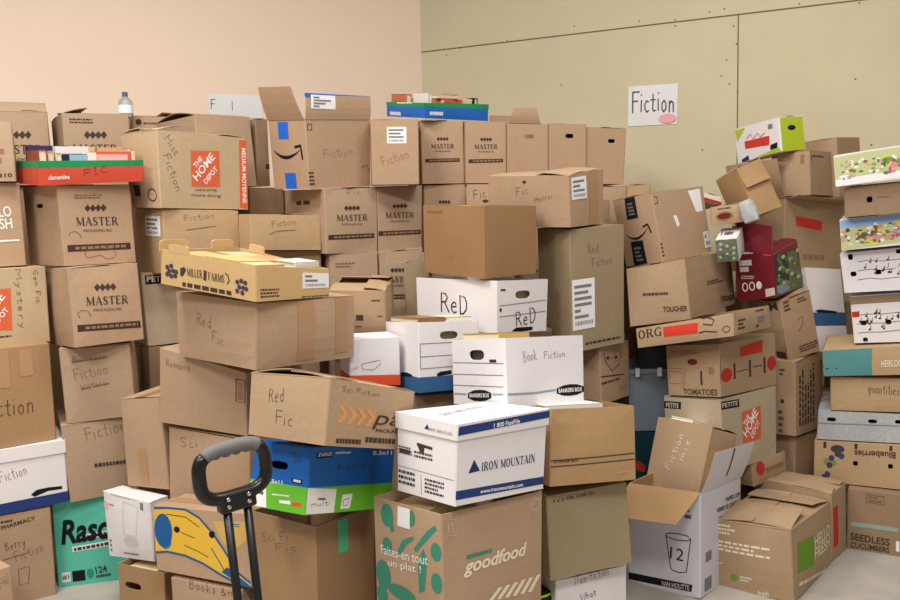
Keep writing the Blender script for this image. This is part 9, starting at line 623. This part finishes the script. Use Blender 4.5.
            t = MB(); t.grid(lambda u, v: s.fp(F, u0+u*(u1-u0), v0+v*(min(v1, s.v1)-v0), .0012), 2, 6, m)
            t.build('tape_strip', s.root, s.fn)
    def stroke(s, mb, F, pts, w, m, o):
        Wd, H = s.wh(F); q = [Vector((u*Wd, v*H)) for u, v in pts]
        nn = []
        for i in range(len(q)):
            d = q[min(i+1, len(q)-1)]-q[max(i-1, 0)]
            d = d.normalized() if d.length > 1e-7 else Vector((1, 0)); nn.append(Vector((-d.y, d.x))*w/2)
        for i in range(len(q)-1):
            # long runs are cut so they follow a bulging face
            L = (q[i+1]-q[i]).length; k = max(1, int(L/.06))
            for j in range(k):
                a = q[i].lerp(q[i+1], j/k); b = q[i].lerp(q[i+1], (j+1)/k); na = nn[i].lerp(nn[i+1], j/k); nb = nn[i].lerp(nn[i+1], (j+1)/k)
                mb.face([s.fp(F, p.x/Wd, p.y/H, o) for p in (a-na, b-nb, b+nb, a+na)], m)
    def flap(s, edge, length, ang, opt, z=None):
        b, a, h = s.b, s.a, (s.h-.004 if z is None else z)
        hw, depth, inn, al = {'R': (b, a, Vector((0, 1, 0)), Vector((1, 0, 0))), 'B': (b, a, Vector((0, -1, 0)), Vector((-1, 0, 0))),
                              'L': (a, b, Vector((1, 0, 0)), Vector((0, -1, 0))), 'D': (a, b, Vector((-1, 0, 0)), Vector((0, 1, 0)))}[edge]
        org = -inn*depth/2; L = length*depth; A = math.radians(ang)
        d = inn*math.cos(A)+Vector((0, 0, 1))*math.sin(A); nrm = al.cross(d)
        if nrm.z < 0 and ang < 90: nrm = -nrm
        nrm = al.cross(d)   # points up for a closed flap
        tp = opt.get('taper', .012)
        u0, u1 = opt.get('u0', .004), opt.get('u1', .996)
        mb = MB(); th = .003
        def P(u, v, o):
            uu = u0+(u1-u0)*(tp*v+u*(1-2*tp*v))
            bend = math.sin(v*math.pi)*opt.get('bend', .004)
            return org+Vector((0, 0, h))+al*(uu-.5)*hw+d*(L*v)+nrm*(o+bend)
        om = s.m; im = s.im
        mb.grid(lambda u, v: P(u, v, th), 4, 4, om)
        mb.grid(lambda u, v: P(1-u, v, 0), 4, 4, im)
        for (p, q) in (((0, 0), (1, 0)), ((1, 0), (1, 1)), ((1, 1), (0, 1)), ((0, 1), (0, 0))):
            for k in range(4):
                r0 = [p[i]+(q[i]-p[i])*k/4 for i in (0, 1)]; r1 = [p[i]+(q[i]-p[i])*(k+1)/4 for i in (0, 1)]
                mb.face([P(*r0, 0), P(*r1, 0), P(*r1, th), P(*r0, th)], im)
        if opt.get('slit'):
            mb.grid(lambda u, v: P(.48-.012*v+u*.035, .25+.73*v, th+.0008), 1, 8, 'ink')
        o = mb.build('flap', s.root, s.fn)
        if opt.get('tape'):
            t = MB(); t.grid(lambda u, v: P(u*1.04-.02, .86+v*.16, th+.001), 8, 2, 'bluetape'); t.grid(lambda u, v: P(u*1.04-.02, 1.02-v*.16, -.001), 8, 2, 'bluetape')
            t.build('tape_strip', o)
        if opt.get('label'):
            t = MB(); t.grid(lambda u, v: P(.06+u*.38, .4+v*.56, th+.0016), 2, 2, 'paper')
            for r in range(4): t.face([P(.1, .46+r*.12, th+.0022), P(.1+.09*(r % 3+1), .46+r*.12, th+.0022), P(.1+.09*(r % 3+1), .53+r*.12, th+.0022), P(.1, .53+r*.12, th+.0022)], 'greyprint')
            t.build('paper_label', o)
        return o
    def top(s, spec):
        top = spec['top']; h = s.h
        if top == 'flaps':
            for i, (e, l, an, op) in enumerate(spec['flaps']): s.flap(e, l, an, op, h-.004+.0004*i)
        elif top == 'closed':
            pr = ('R', 'B') if s.b >= s.a else ('L', 'D')
            for e in pr: s.flap(e, .498, s.R.uniform(.1, .9), {'bend': s.R.uniform(-.001, .002)})
            if s.R.random() < .6:
                t = MB()
                if pr[0] == 'R': t.grid(lambda u, v: Vector((-s.b/2+u*s.b, -.025+v*.05, h+.0016)), 6, 2, 'tape')
                else: t.grid(lambda u, v: Vector((.025-v*.05, -s.a/2+u*s.a, h+.0016)), 6, 2, 'tape')
                t.build('tape_strip', s.root, s.fn)
        elif top == 'lid':
            mb = MB(); lh = spec.get('lidh', .2); z0 = 1-lh; s.inset = 0
            for F in 'RLBD':
                e = .003/s.wh(F)[0]
                mb.grid(lambda u, v, F=F, e=e: s.fp(F, e+u*(1-2*e), z0+v*lh), 4, 2, s.m)
                mb.grid(lambda u, v, F=F: s.fp(F, .99-u*.98, z0+v*lh*.98, -.0035), 1, 1, s.m)
                mb.face([s.fp(F, .99, z0, -.0035), s.fp(F, .01, z0, -.0035), s.fp(F, e, z0), s.fp(F, 1-e, z0)], s.m)
                nx = {'R': 'D', 'D': 'B', 'B': 'L', 'L': 'R'}[F]; e2 = .003/s.wh(nx)[0]
                mb.face([s.fp(F, 1-e, z0), s.fp(nx, e2, z0), s.fp(nx, e2, 1), s.fp(F, 1-e, 1)], s.m)
            mb.grid(lambda u, v: s.fp('T', u, v), 3, 3, s.m)
            for d in spec.get('liddeco', ()): s.mark(mb, d)
            mb.build('lid', s.root, s.fn)
        elif top == 'tub':
            mb = MB()
            for F in 'RLBD':
                mb.grid(lambda u, v, F=F: s.fp(F, -.04+u*1.08, .93+v*.07, .012), 4, 1, 'clear')
                mb.grid(lambda u, v, F=F: s.fp(F, -.04+u*1.08, 1, .012-v*.02), 4, 1, 'clear')
            mb.build('rim', s.root, s.fn)
            for u in (.12, .45, .8):
                c = MB(); p = s.fp('R', u, .93, .012); c.box(p+Vector((-.009, -.012, -.012)), p+Vector((.009, .004, .026)), 'white'); c.build('clip', s.root)
        for (e, u, w, hh) in spec.get('tabs', ()):
            if hh <= 0: continue
            Wd, H = s.wh(e); mb = MB(); p = lambda x, z, o: s.fp(e, u+x*w/Wd, 1+z*hh/H, o)
            for o_, fl in ((.0005, 0), (-.0045, 1)):
                q = [p(-.5, -.25, o_), p(.5, -.25, o_), p(.5, .8, o_), p(.38, 1, o_), p(-.38, 1, o_), p(-.5, .8, o_)]
                mb.face(q[::-1] if fl else q, s.m)
            q1 = [p(-.5, -.25, .0005), p(.5, -.25, .0005), p(.5, .8, .0005), p(.38, 1, .0005), p(-.38, 1, .0005), p(-.5, .8, .0005)]
            q2 = [p(-.5, -.25, -.0045), p(.5, -.25, -.0045), p(.5, .8, -.0045), p(.38, 1, -.0045), p(-.38, 1, -.0045), p(-.5, .8, -.0045)]
            for i in range(6): mb.face([q1[i], q2[i], q2[(i+1) % 6], q1[(i+1) % 6]], s.m)
            mb.build('tab', s.root, s.fn)

BOX = {}
for key, spec in SPEC.items(): BOX[key] = Box(key, spec)

# plain boxes buried in the piles, carrying the ones above them
_bur = None
for (x, y, z, psi, b, a, h) in BURIED:
    M = Matrix.Translation((x, y, z)) @ Matrix.Rotation(psi, 4, 'Z')
    if _bur is None:
        r = empty('cardboard_box', M @ Matrix.Diagonal((b, a, h, 1)), '', 'box'); mb = MB()
        for lo, hi in (((-.5, -.5, 0), (.5, .5, .97)),): mb.box(lo, hi, 'k4')
        mb.build('body', r)
        for sg in (-1, 1):
            f = MB(); f.box((-.5, min(.004*sg, .5*sg), .97), (.5, max(.004*sg, .5*sg), 1), 'k4'); f.build('flap', r)
        _bur = r
    else:
        r = _bur.copy(); C.objects.link(r); r.matrix_world = M @ Matrix.Diagonal((b, a, h, 1))
        for ch in list(_bur.children):
            c2 = ch.copy(); C.objects.link(c2); c2.parent = r
    r['label'] = 'plain brown cardboard box buried deep in the pile behind the front boxes'; r['category'] = 'box'; r['group'] = 'plain boxes buried in the pile'

# ------------------------------------------------------------------ books
def tint(n, rgb, **k): return PAL[n] if n in PAL else (K(n, rgb, **k), PAL[n])[1]
PG = tint('pages', (232, 220, 190), rough=.9, var=.06, scale=8., stretch=(1, 1, 60))
def book(label, group, key, c, size, col, thin='y', rz=0, rx=0, ry=0, face=None):
    # c: centre of the foot in the frame of the box it lies in; thin: axis across the covers
    sx, sy, sz = size; i = 'xyz'.index(thin)
    M = BOX[key].M @ Matrix.Translation(c) @ Euler((math.radians(rx), math.radians(ry), math.radians(rz))).to_matrix().to_4x4()
    r = empty('book', M, label, 'book', group)
    m = tint('cover_%d_%d_%d' % col, col, rough=.45); t = .0025
    lo = [-sx/2, -sy/2, 0]; hi = [sx/2, sy/2, sz]; cv = MB()
    for e in (0, 1):
        l, h_ = lo[:], hi[:]
        if e: l[i] = hi[i]-t
        else: h_[i] = lo[i]+t
        cv.box(l, h_, m)
    sp = {'x': (2, 1), 'y': (0, 0), 'z': (1, 0)}[thin]     # spine side
    l, h_ = lo[:], hi[:]
    if sp[1]: l[sp[0]] = hi[sp[0]]-t
    else: h_[sp[0]] = lo[sp[0]]+t
    cv.box(l, h_, m)
    if face:
        u0, v0, u1, v1, fc = face; fm = tint('cover_%d_%d_%d' % fc, fc, rough=.45)
        if thin == 'y': cv.face([(lo[0]+sx*u0, lo[1]-.0006, sz*v0), (lo[0]+sx*u1, lo[1]-.0006, sz*v0), (lo[0]+sx*u1, lo[1]-.0006, sz*v1), (lo[0]+sx*u0, lo[1]-.0006, sz*v1)], fm)
        elif thin == 'z': cv.face([(lo[0]+sx*u0, lo[1]+sy*v0, sz+.0006), (lo[0]+sx*u1, lo[1]+sy*v0, sz+.0006), (lo[0]+sx*u1, lo[1]+sy*v1, sz+.0006), (lo[0]+sx*u0, lo[1]+sy*v1, sz+.0006)], fm)
    cv.build('cover', r)
    pg = MB(); a = [v+.004 for v in lo]; b = [v-.004 for v in hi]; a[i] = lo[i]+t; b[i] = hi[i]-t
    if sp[1]: b[sp[0]] = hi[sp[0]]-t
    else: a[sp[0]] = lo[sp[0]]+t
    if sp[0] != 2 and thin != 'z': a[2] = .0005
    pg.box(a, b, PG); pg.build('pages', r)
    return r

G1 = 'books in the red tray'; B_ = BOX['RT']; b, a = B_.b, B_.a
def rt(u, y, w, t, h, col, label, thin='y', **k): book(label, G1, 'RT', (-b/2+u*b, y, .006), (w, t, h) if thin == 'y' else (t, w, h), col, thin, **k)
rt(.055, -.06, .15, .030, .122, (150, 78, 48), 'thick rust-brown book at the short end of the red tray', 'x')
rt(.135, -.05, .15, .022, .118, (206, 186, 140), 'cream-spined book next to the rust-brown one in the red tray', 'x')
rt(.205, -.05, .15, .020, .112, (222, 214, 206), 'off-white book between the cream-spined and dark photo books in the red tray', 'x')
rt(.27, .085, .16, .03, .142, (62, 42, 96), 'dark purple book standing at the back of the red tray', face=(.7, .1, .95, .9, (90, 70, 120)))
rt(.44, .02, .13, .025, .138, (226, 224, 220), 'white book with grey label block standing in the red tray', face=(.2, .35, .8, .8, (170, 176, 180)))
rt(.60, .03, .06, .022, .136, (214, 190, 150), 'slim tan book beside the white labelled one in the red tray')
rt(.36, -.095, .15, .018, .106, (36, 48, 66), 'dark blue photo-cover book at the front rim of the red tray', face=(.4, .1, .95, .98, (150, 190, 210)))
rt(.75, -.085, .15, .020, .116, (216, 96, 90), 'pink-red book at the front rim of the red tray', face=(.05, .6, .9, .9, (236, 190, 180)))
rt(.53, -.10, .035, .02, .112, (236, 232, 228), 'narrow white book between the dark blue and pink-red ones in the red tray')
rt(.66, .09, .045, .03, .136, (34, 30, 32), 'small black book at the back of the red tray')
rt(.82, .03, .10, .03, .134, (206, 164, 110), 'tan book standing behind the pink-red one in the red tray')
rt(.955, -.02, .15, .020, .128, (216, 190, 140), 'yellowish cream book against the far end of the red tray', 'x')

G2 = 'books in the blue tray'; B2 = BOX['BT']; b2, a2 = B2.b, B2.a
def bt(x, y, s, col, label, thin, z=.006, **k): book(label, G2, 'BT', (x, y, z), s, col, thin, **k)
bt(-b2/2+.03, .075, (.03, .13, .105), (196, 108, 72), 'brick-red book at the short end of the blue tray', 'x')
bt(-b2/2+.055, -.065, (.02, .12, .112), (232, 226, 214), 'white book beside the brick-red one in the blue tray', 'x')
bt(-b2/2+.115, .0, (.075, .2, .026), (214, 150, 120), 'salmon book lying at the bottom of the blue tray pile', 'z', z=.066)
bt(-.01, -.04, (.13, .17, .020), (216, 104, 80), 'orange-red book lying across the middle of the blue tray', 'z', z=.074, rz=8, face=(.1, .1, .9, .5, (236, 196, 120)))
bt(-.02, -.05, (.12, .15, .018), (226, 190, 160), 'peach-coloured book topping the blue tray pile', 'z', z=.095, rz=-6)
bt(.085, -.05, (.05, .16, .03), (228, 206, 168), 'cream book leaning between the pile and the black spines in the blue tray', 'z', z=.072, ry=8)
bt(.125, -.075, (.055, .03, .098), (34, 44, 40), 'dark green-black book at the front of the blue tray', 'y')
bt(b2/2-.025, -.01, (.022, .16, .100), (40, 40, 44), 'black book against the far end of the blue tray', 'x')
bt(b2/2-.055, .09, (.022, .10, .118), (224, 180, 150), 'pale pink book at the back corner of the blue tray', 'x')

G3 = 'paperbacks in the tan produce tray'; B3 = BOX['MIL']; b3, a3, h3 = B3.b, B3.a, B3.h
for (x, y, z, s, col, rz, lab) in (
    (-.07, .16, .080, (.15, .21, .028), (206, 176, 120), 4, 'tan paperback lying at the long end of the tan produce tray'),
    (.09, .15, .078, (.13, .20, .03), (214, 192, 150), -6, 'cream paperback lying beside the tan one in the tan produce tray'),
    (-.08, -.05, .086, (.15, .22, .03), (220, 184, 122), 3, 'golden tan paperback in the middle of the tan produce tray'),
    (.085, -.02, .084, (.13, .21, .026), (200, 160, 112), -9, 'light brown paperback lying across the middle of the tan produce tray'),
    (-.085, -.20, .088, (.13, .10, .026), (222, 196, 150), 2, 'pale paperback behind the grape-print corner of the tan produce tray'),
    (.07, -.20, .098, (.15, .115, .024), (238, 232, 222), 10, 'white paperback sticking up at the labelled end of the tan produce tray')):
    book(lab, G3, 'MIL', (x*b3/.34, y*a3/.56, z+h3-.112), (s[0]*b3/.36, s[1]*a3/.62, s[2]), col, 'z', rz)
B4 = BOX['GF']
book('cream paperback poking out of the corner of the vegetable-print box', None, 'GF', (-B4.b/2+.10, .05, B4.h-.055), (.15, .19, .03), (226, 204, 156), 'z', 12, rx=-8)
book('pale yellow paperback lying flat in the vegetable-print box', None, 'GF', (-B4.b/2+.13, -.085, B4.h-.07), (.2, .14, .03), (230, 212, 164), 'z', -4)
book('bright yellow book lying in the brown open-topped cube', None, 'F3', (.0, .07, BOX['F3'].h-.024), (.15, .11, .024), (226, 196, 70), 'z', 10)
B5 = BOX['W3']
book('brown paperback lying in the blue-banded white file box', None, 'W3', (-B5.b/2+.08, .03, B5.h-.004), (.12, .22, .02), (150, 108, 76), 'z', 6)
book('white magazine with a yellow-green strip in the blue-banded white file box', None, 'W3', (.075, -.02, B5.h-.003), (.1, .17, .018), (232, 234, 226), 'z', -3, face=(.0, .0, 1, .3, (190, 190, 90)))
B6 = BOX['W4']
book('tan paperback lying behind the rim of the oval-logo file box', None, 'W4', (-.06, .045, B6.h-.006), (.15, .19, .026), (224, 186, 124), 'z', 8)
book('dark brown book beside the tan paperback in the oval-logo file box', None, 'W4', (.085, .03, B6.h-.008), (.1, .15, .022), (92, 66, 52), 'z', -10)
book('grey-green book filling the looping-handwriting file box behind its hand hole', None, 'W2', (.0, -BOX['W2'].a/2+.12, .012), (BOX['W2'].b*.8, .2, BOX['W2'].h-.03), (134, 130, 100), 'z', 0)
book('dark grey book added to darken the hand hole of the oval-logo file box', None, 'W4', (-BOX['W4'].b/2+.03, 0, .012), (.03, BOX['W4'].a*.7, BOX['W4'].h-.035), (70, 64, 60), 'x', 0)  # unseen book added to darken the bright white inside behind the hole
book('olive book added to darken the hand hole of the blue-banded file box', None, 'W3', (.03, -BOX['W3'].a/2+.04, .012), (.2, .04, BOX['W3'].h-.03), (120, 112, 72), 'y', 0)  # added book, keeps the white interior dark behind its hand hole
B7 = BOX['BX']
book('white papers bound flat in the top of the lined storage box', None, 'BX', (-.02, .02, B7.h-.018), (.22, .17, .022), (240, 236, 228), 'z', 2)
B8 = BOX['HB']
book('cream paperback in the carton with the oval hand hole', None, 'HB', (-B8.b/2+.08, .03, B8.h-.05), (.10, .13, .03), (228, 212, 170), 'z', 5)
B9 = BOX['IB']
book('white booklet on the scribbled box inside the white cup carton', None, 'IB', (.02, .06, B9.h+.004), (.13, .10, .012), (244, 244, 244), 'z', 14)

# ------------------------------------------------------------------ crumpled paper on the orange-logo box
B10 = BOX['HD2']; R = random.Random(3); mb = MB()
r = bpy.data.objects
for cx, cy, sc in ((-.135, .035, .05), (-.09, -.02, .045)):
    n = 5
    H = [[R.uniform(.0, 1)*sc for _ in range(n+1)] for _ in range(n+1)]
    mb.grid(lambda u, v: (cx+(u-.5)*sc*1.7+math.sin(v*9)*.006, cy+(v-.5)*sc*1.9, .006+H[int(round(v*n))][int(round(u*n))]), n, n, PAL['cream'])
o = mb.build('crumpled_paper', None); o.matrix_world = B10.M @ Matrix.Translation((0, 0, B10.h))
sol = o.modifiers.new('thickness', 'SOLIDIFY'); sol.thickness = .0015
o['label'] = 'crumpled cream paper on the box with PETITE tags below the tomato carton'; o['category'] = 'paper'

# ------------------------------------------------------------------ small bottle on the back row
tint('bottle', (206, 214, 216), rough=.12, trans=.6, spec=.5); tint('cap', (92, 98, 104), rough=.4)
bo = empty('plastic_bottle', Matrix.Translation(PT['bottle']), 'small clear plastic bottle with white label and grey cap by the peach wall', 'bottle')
m = MB(); m.lathe([(0, 0), (.030, 0), (.033, .006), (.033, .062), (.030, .074), (.016, .088), (.012, .092), (.012, .098), (0, .098)], 20, PAL['bottle']); m.build('body', bo, smooth=True)
m = MB(); m.lathe([(0, .094), (.0135, .094), (.0135, .112), (.0115, .115), (0, .115)], 16, PAL['cap']); m.build('cap', bo)
m = MB(); m.lathe([(.0336, .014), (.0336, .052)], 24, PAL['paper'])
m.build('label', bo, smooth=True)

# ------------------------------------------------------------------ paper signs on the walls
def sign(name, label, cat, key, marks):
    o_, X, Y, N, w, h = PT[key]; X, Y, N = Vector(X), Vector(Y), Vector(N)
    M = Matrix((( X.x, Y.x, N.x, o_[0]), (X.y, Y.y, N.y, o_[1]), (X.z, Y.z, N.z, o_[2]), (0, 0, 0, 1)))
    mb = MB(); mb.grid(lambda u, v: (u*w, v*h, .002+.004*math.sin(u*3)*math.sin(v*3)), 8, 6, 'paper')
    mb.grid(lambda u, v: (w-u*w, v*h, .001), 1, 1, 'paper')
    for (st, u0, v0, u1, hh, wd) in marks:
        for l in hand_strokes(st, 5):
            q = [Vector(((u0+(u1-u0)*p[0])*w, (v0+hh*p[1])*h)) for p in l]
            for i in range(len(q)-1):
                d = (q[i+1]-q[i]).normalized(); n = Vector((-d.y, d.x))*wd/2; e = d*wd*.3
                mb.face([(p.x, p.y, .0075) for p in (q[i]-n-e, q[i+1]-n+e, q[i+1]+n+e, q[i]+n-e)], 'ink')
    o = mb.build(name); o.matrix_world = M; o['label'] = label; o['category'] = cat
    return o, w, h
sg, w, h = sign('wall_sign', 'white paper sign handwritten Fiction taped to the green wall', 'sign', 'sign', [('Fiction', .07, .33, .97, .5, .006)])
dot = MB(); dot.face([(.81*w+.048*math.cos(TAU*i/16), .15*h+.026*math.sin(TAU*i/16), .0085) for i in range(16)], 'pink'); dot.build('pink_dot', sg)
sign('wall_sign', 'blank-looking white paper on the peach wall behind the standing shipping-box flap', 'sign', 'paper', [('F', .03, .35, .13, .4, .003), ('l', .42, .3, .45, .4, .003)])

# ------------------------------------------------------------------ hand truck
tint('black_plastic', (13, 13, 15), rough=.32, spec=.5); tint('grip_grey', (112, 108, 106), rough=.6); tint('steel', (206, 208, 212), rough=.25, metal=1.); tint('pole_black', (20, 21, 24), rough=.35, spec=.5)
tint('rubber', (22, 22, 22), rough=.9)
o_, X, Y = (Vector(v) for v in PT['truck']); N = X.cross(Y)
M = Matrix(((X.x, N.x, Y.x, o_.x), (X.y, N.y, Y.y, o_.y), (X.z, N.z, Y.z, o_.z), (0, 0, 0, 1)))
M = M @ Matrix.Diagonal((1, -1, 1, 1)) if M.determinant() < 0 else M
L = PT['truck_len']
tk = empty('hand_truck', M @ Matrix.Translation((0, 0, -L)), 'black folding hand truck with a grey-gripped loop handle', 'hand truck')
def T(p): return Vector((p[0], p[1], p[2]+L))
hw, hh, hz = .084, .060, .072; n = 64; ring = []; 
for i in range(n):
    t = TAU*i/n; c, s_ = math.cos(t), math.sin(t)
    ring.append(Vector((hw*math.copysign(abs(c)**.62, c), .0, hz+hh*math.copysign(abs(s_)**.62, s_))))
m = MB(); m.tube([T(p) for p in ring], [.0165 if (p.z < .05 or abs(p.x) > .07) else .0125 for p in ring], 14, PAL['black_plastic'], True); m.build('handle_loop', tk, smooth=True)
gp = [p for p in ring if p.z > hz+hh*.80]; gp.sort(key=lambda p: p.x); m = MB()
m.tube([T(p) for p in gp], .0172, 14, PAL['grip_grey'])
for k in range(4): m.lathe([(0, -.012), (.009, -.009), (.012, 0), (.009, .009), (0, .012)], 12, PAL['grip_grey'], Matrix.Translation(T((-.039+.026*k, 0, hz+hh-.011))))
m.build('grip', tk, smooth=True)
m = MB(); m.box(T((-.046, -.017, -.022)), T((.046, .017, .018)), PAL['black_plastic']); ob = m.build('bracket', tk)
bv = ob.modifiers.new('soft', 'BEVEL'); bv.width = .006; bv.segments = 2
for x in (-.026, .026):
    m = MB(); m.tube([T((x, 0, -.01)), T((x*.97, 0, -L*.45)), T((x*.97, 0, -L+.11))], .0105, 12, PAL['pole_black']); m.build('pole', tk, smooth=True)
    for z in (-.006, .012):
        m = MB(); m.lathe([(0, .003), (.0045, .002), (.0055, 0)], 12, PAL['steel'], Matrix.Translation(T((x, -.0172, z))) @ Matrix.Rotation(math.pi/2, 4, 'X')); m.build('bolt', tk)
m = MB(); m.box((-.16, -.012, .10), (.16, .012, .14), PAL['pole_black']); m.build('crossbar', tk)
for x in (-.19, .19):
    m = MB(); m.lathe([(0, -.02), (.055, -.02), (.075, -.012), (.075, .012), (.055, .02), (0, .02)], 24, PAL['rubber'], Matrix.Translation((x, .03, .075)) @ Matrix.Rotation(math.pi/2, 4, 'Y')); m.build('wheel', tk, smooth=True)
m = MB(); m.tube([Vector((-.2, .03, .075)), Vector((.2, .03, .075))], .008, 10, PAL['steel']); m.build('axle', tk)
m = MB(); m.box((-.17, -.24, .012), (.17, 0, .018), PAL['pole_black']); m.build('toe_plate', tk)

# ------------------------------------------------------------------ black bag on the floor
tint('bag_black', (24, 24, 26), rough=.8, var=.1, scale=80.); tint('lime_trim', (176, 206, 60), rough=.6)
x, y = PT['bag'][:2]; bz = PT['bag'][2]
bg = empty('tote_bag', Matrix.Translation((x, y, 0)) @ Matrix.Rotation(.75, 4, 'Z'), 'black bag with lime green piping on the floor beside the white carton', 'bag')
m = MB(); R = random.Random(2)
prof = [(.00, .96), (.012, 1.0), (.3, 1.04), (.75, 1.02), (.95, .93), (1.0, .80)]
N = 24
rings = []
for z, k in prof:
    rings.append([Vector((.085*k*math.copysign(abs(math.cos(TAU*i/N))**.6, math.cos(TAU*i/N)), .06*k*math.copysign(abs(math.sin(TAU*i/N))**.7, math.sin(TAU*i/N)), z*bz)) for i in range(N)])
for j in range(len(rings)-1):
    for i in range(N): m.face([rings[j][i], rings[j][(i+1) % N], rings[j+1][(i+1) % N], rings[j+1][i]], PAL['bag_black'])
m.face(rings[-1], PAL['bag_black']); m.face(rings[0][::-1], PAL['bag_black']); m.build('body', bg, smooth=True)
m = MB(); m.tube([p*1.01 for p in rings[-2]], .004, 8, PAL['lime_trim'], True); m.tube([Vector((-.088, 0, .01+k*(bz-.02)/6)) for k in range(7)], .004, 8, PAL['lime_trim']); m.build('piping', bg)

# ------------------------------------------------------------------ the room
tint('peach_paint', (249, 226, 204), rough=.75, var=.015, scale=3.)
tint('green_paint', (218, 206, 172), rough=.7, var=.03, scale=2.5, bump=.03)
tint('seam', (120, 108, 80), rough=.9); tint('screw', (96, 84, 64), rough=.6)
tint('concrete', (176, 170, 160), rough=.7, var=.16, scale=9., bump=.05)
cx, cy = PT['corner']; gx, gy = PT['green_dir']; px, py = PT['peach_dir']; HT = 3.9
def wall(name, ox, oy, dx, dy, length, m, seams=()):
    mb = MB(); nx, ny = (dy, -dx) if (dy*(-ox)+(-dx)*(-oy)) > 0 else (-dy, dx)
    P = lambda s, z, o: (ox+dx*s+nx*o, oy+dy*s+ny*o, z)
    mb.face([P(0, 0, 0), P(length, 0, 0), P(length, HT, 0), P(0, HT, 0)], m)
    mb.face([P(length, 0, -.12), P(0, 0, -.12), P(0, HT, -.12), P(length, HT, -.12)], m)
    mb.face([P(length, 0, 0), P(length, 0, -.12), P(length, HT, -.12), P(length, HT, 0)], m)
    for (s0, z0, s1, z1, w) in seams:
        if z0 == z1: q = [P(s0, z0-w/2, .0015), P(s1, z0-w/2, .0015), P(s1, z0+w/2, .0015), P(s0, z0+w/2, .0015)]
        else: q = [P(s0-w/2, z0, .0015), P(s0+w/2, z0, .0015), P(s0+w/2, z1, .0015), P(s0-w/2, z1, .0015)]
        mb.face(q, PAL['seam'])
    for (s_, z) in (PT['screws'] if seams else ()):
        mb.face([P(s_+.0042*math.cos(TAU*i/8), z+.0042*math.sin(TAU*i/8), .002) for i in range(8)], PAL['screw'])
    o = mb.build(name); o['kind'] = 'structure'; return o
zs, sv = PT['seam']
wall('wall_right', cx, cy, gx, gy, 5.2, PAL['green_paint'], [(0, zs, 5.2, zs, .007), (sv, 0, sv, zs, .006)])
wall('wall_left', cx, cy, px, py, 4.6, PAL['peach_paint'])
f = MB(); f.grid(lambda u, v: (-5+10*u, -3+10*v, 0), 4, 4, PAL['concrete']); f.box((-5, -3, -.15), (5, 7, -.002), PAL['concrete']); o = f.build('floor'); o['kind'] = 'structure'

# ------------------------------------------------------------------ light: ceiling troffers and the pale room behind
def troffer(x, y, e, sx=1.2, sy=.6):
    l = bpy.data.lights.new('ceiling_troffer', 'AREA'); l.shape = 'RECTANGLE'; l.size = sx; l.size_y = sy; l.energy = e; l.color = (1, .955, .895)
    o = bpy.data.objects.new('ceiling_troffer', l); o.location = (x, y, 3.6); C.objects.link(o)
for x, y, e in LIGHTS: troffer(x, y, e)
w = bpy.data.worlds.new('room_glow'); bpy.context.scene.world = w; w.use_nodes = True
w.node_tree.nodes['Background'].inputs['Color'].default_value = (1, .95, .90, 1); w.node_tree.nodes['Background'].inputs['Strength'].default_value = WORLD

# ------------------------------------------------------------------ camera
cam = bpy.data.cameras.new('camera'); co = bpy.data.objects.new('camera', cam); C.objects.link(co)
f_, pitch, roll, H = CAM
cam.sensor_width = 36; cam.lens = f_/900*36; cam.clip_start = .05; cam.shift_x = .0006
fw = Vector((0, math.cos(pitch), -math.sin(pitch))); up = Vector((0, math.sin(pitch), math.cos(pitch))); rt_ = Vector((1, 0, 0))
r2 = rt_*math.cos(roll)+up*math.sin(roll); u2 = -rt_*math.sin(roll)+up*math.cos(roll)
co.matrix_world = Matrix(((r2.x, u2.x, -fw.x, 0), (r2.y, u2.y, -fw.y, 0), (r2.z, u2.z, -fw.z, H), (0, 0, 0, 1)))
sc = bpy.context.scene; sc.camera = co
sc.view_settings.view_transform = 'Standard'; sc.view_settings.look = 'None'; sc.view_settings.gamma = 1; sc.view_settings.use_curve_mapping = False
sc.view_settings.exposure = EXPOSURE
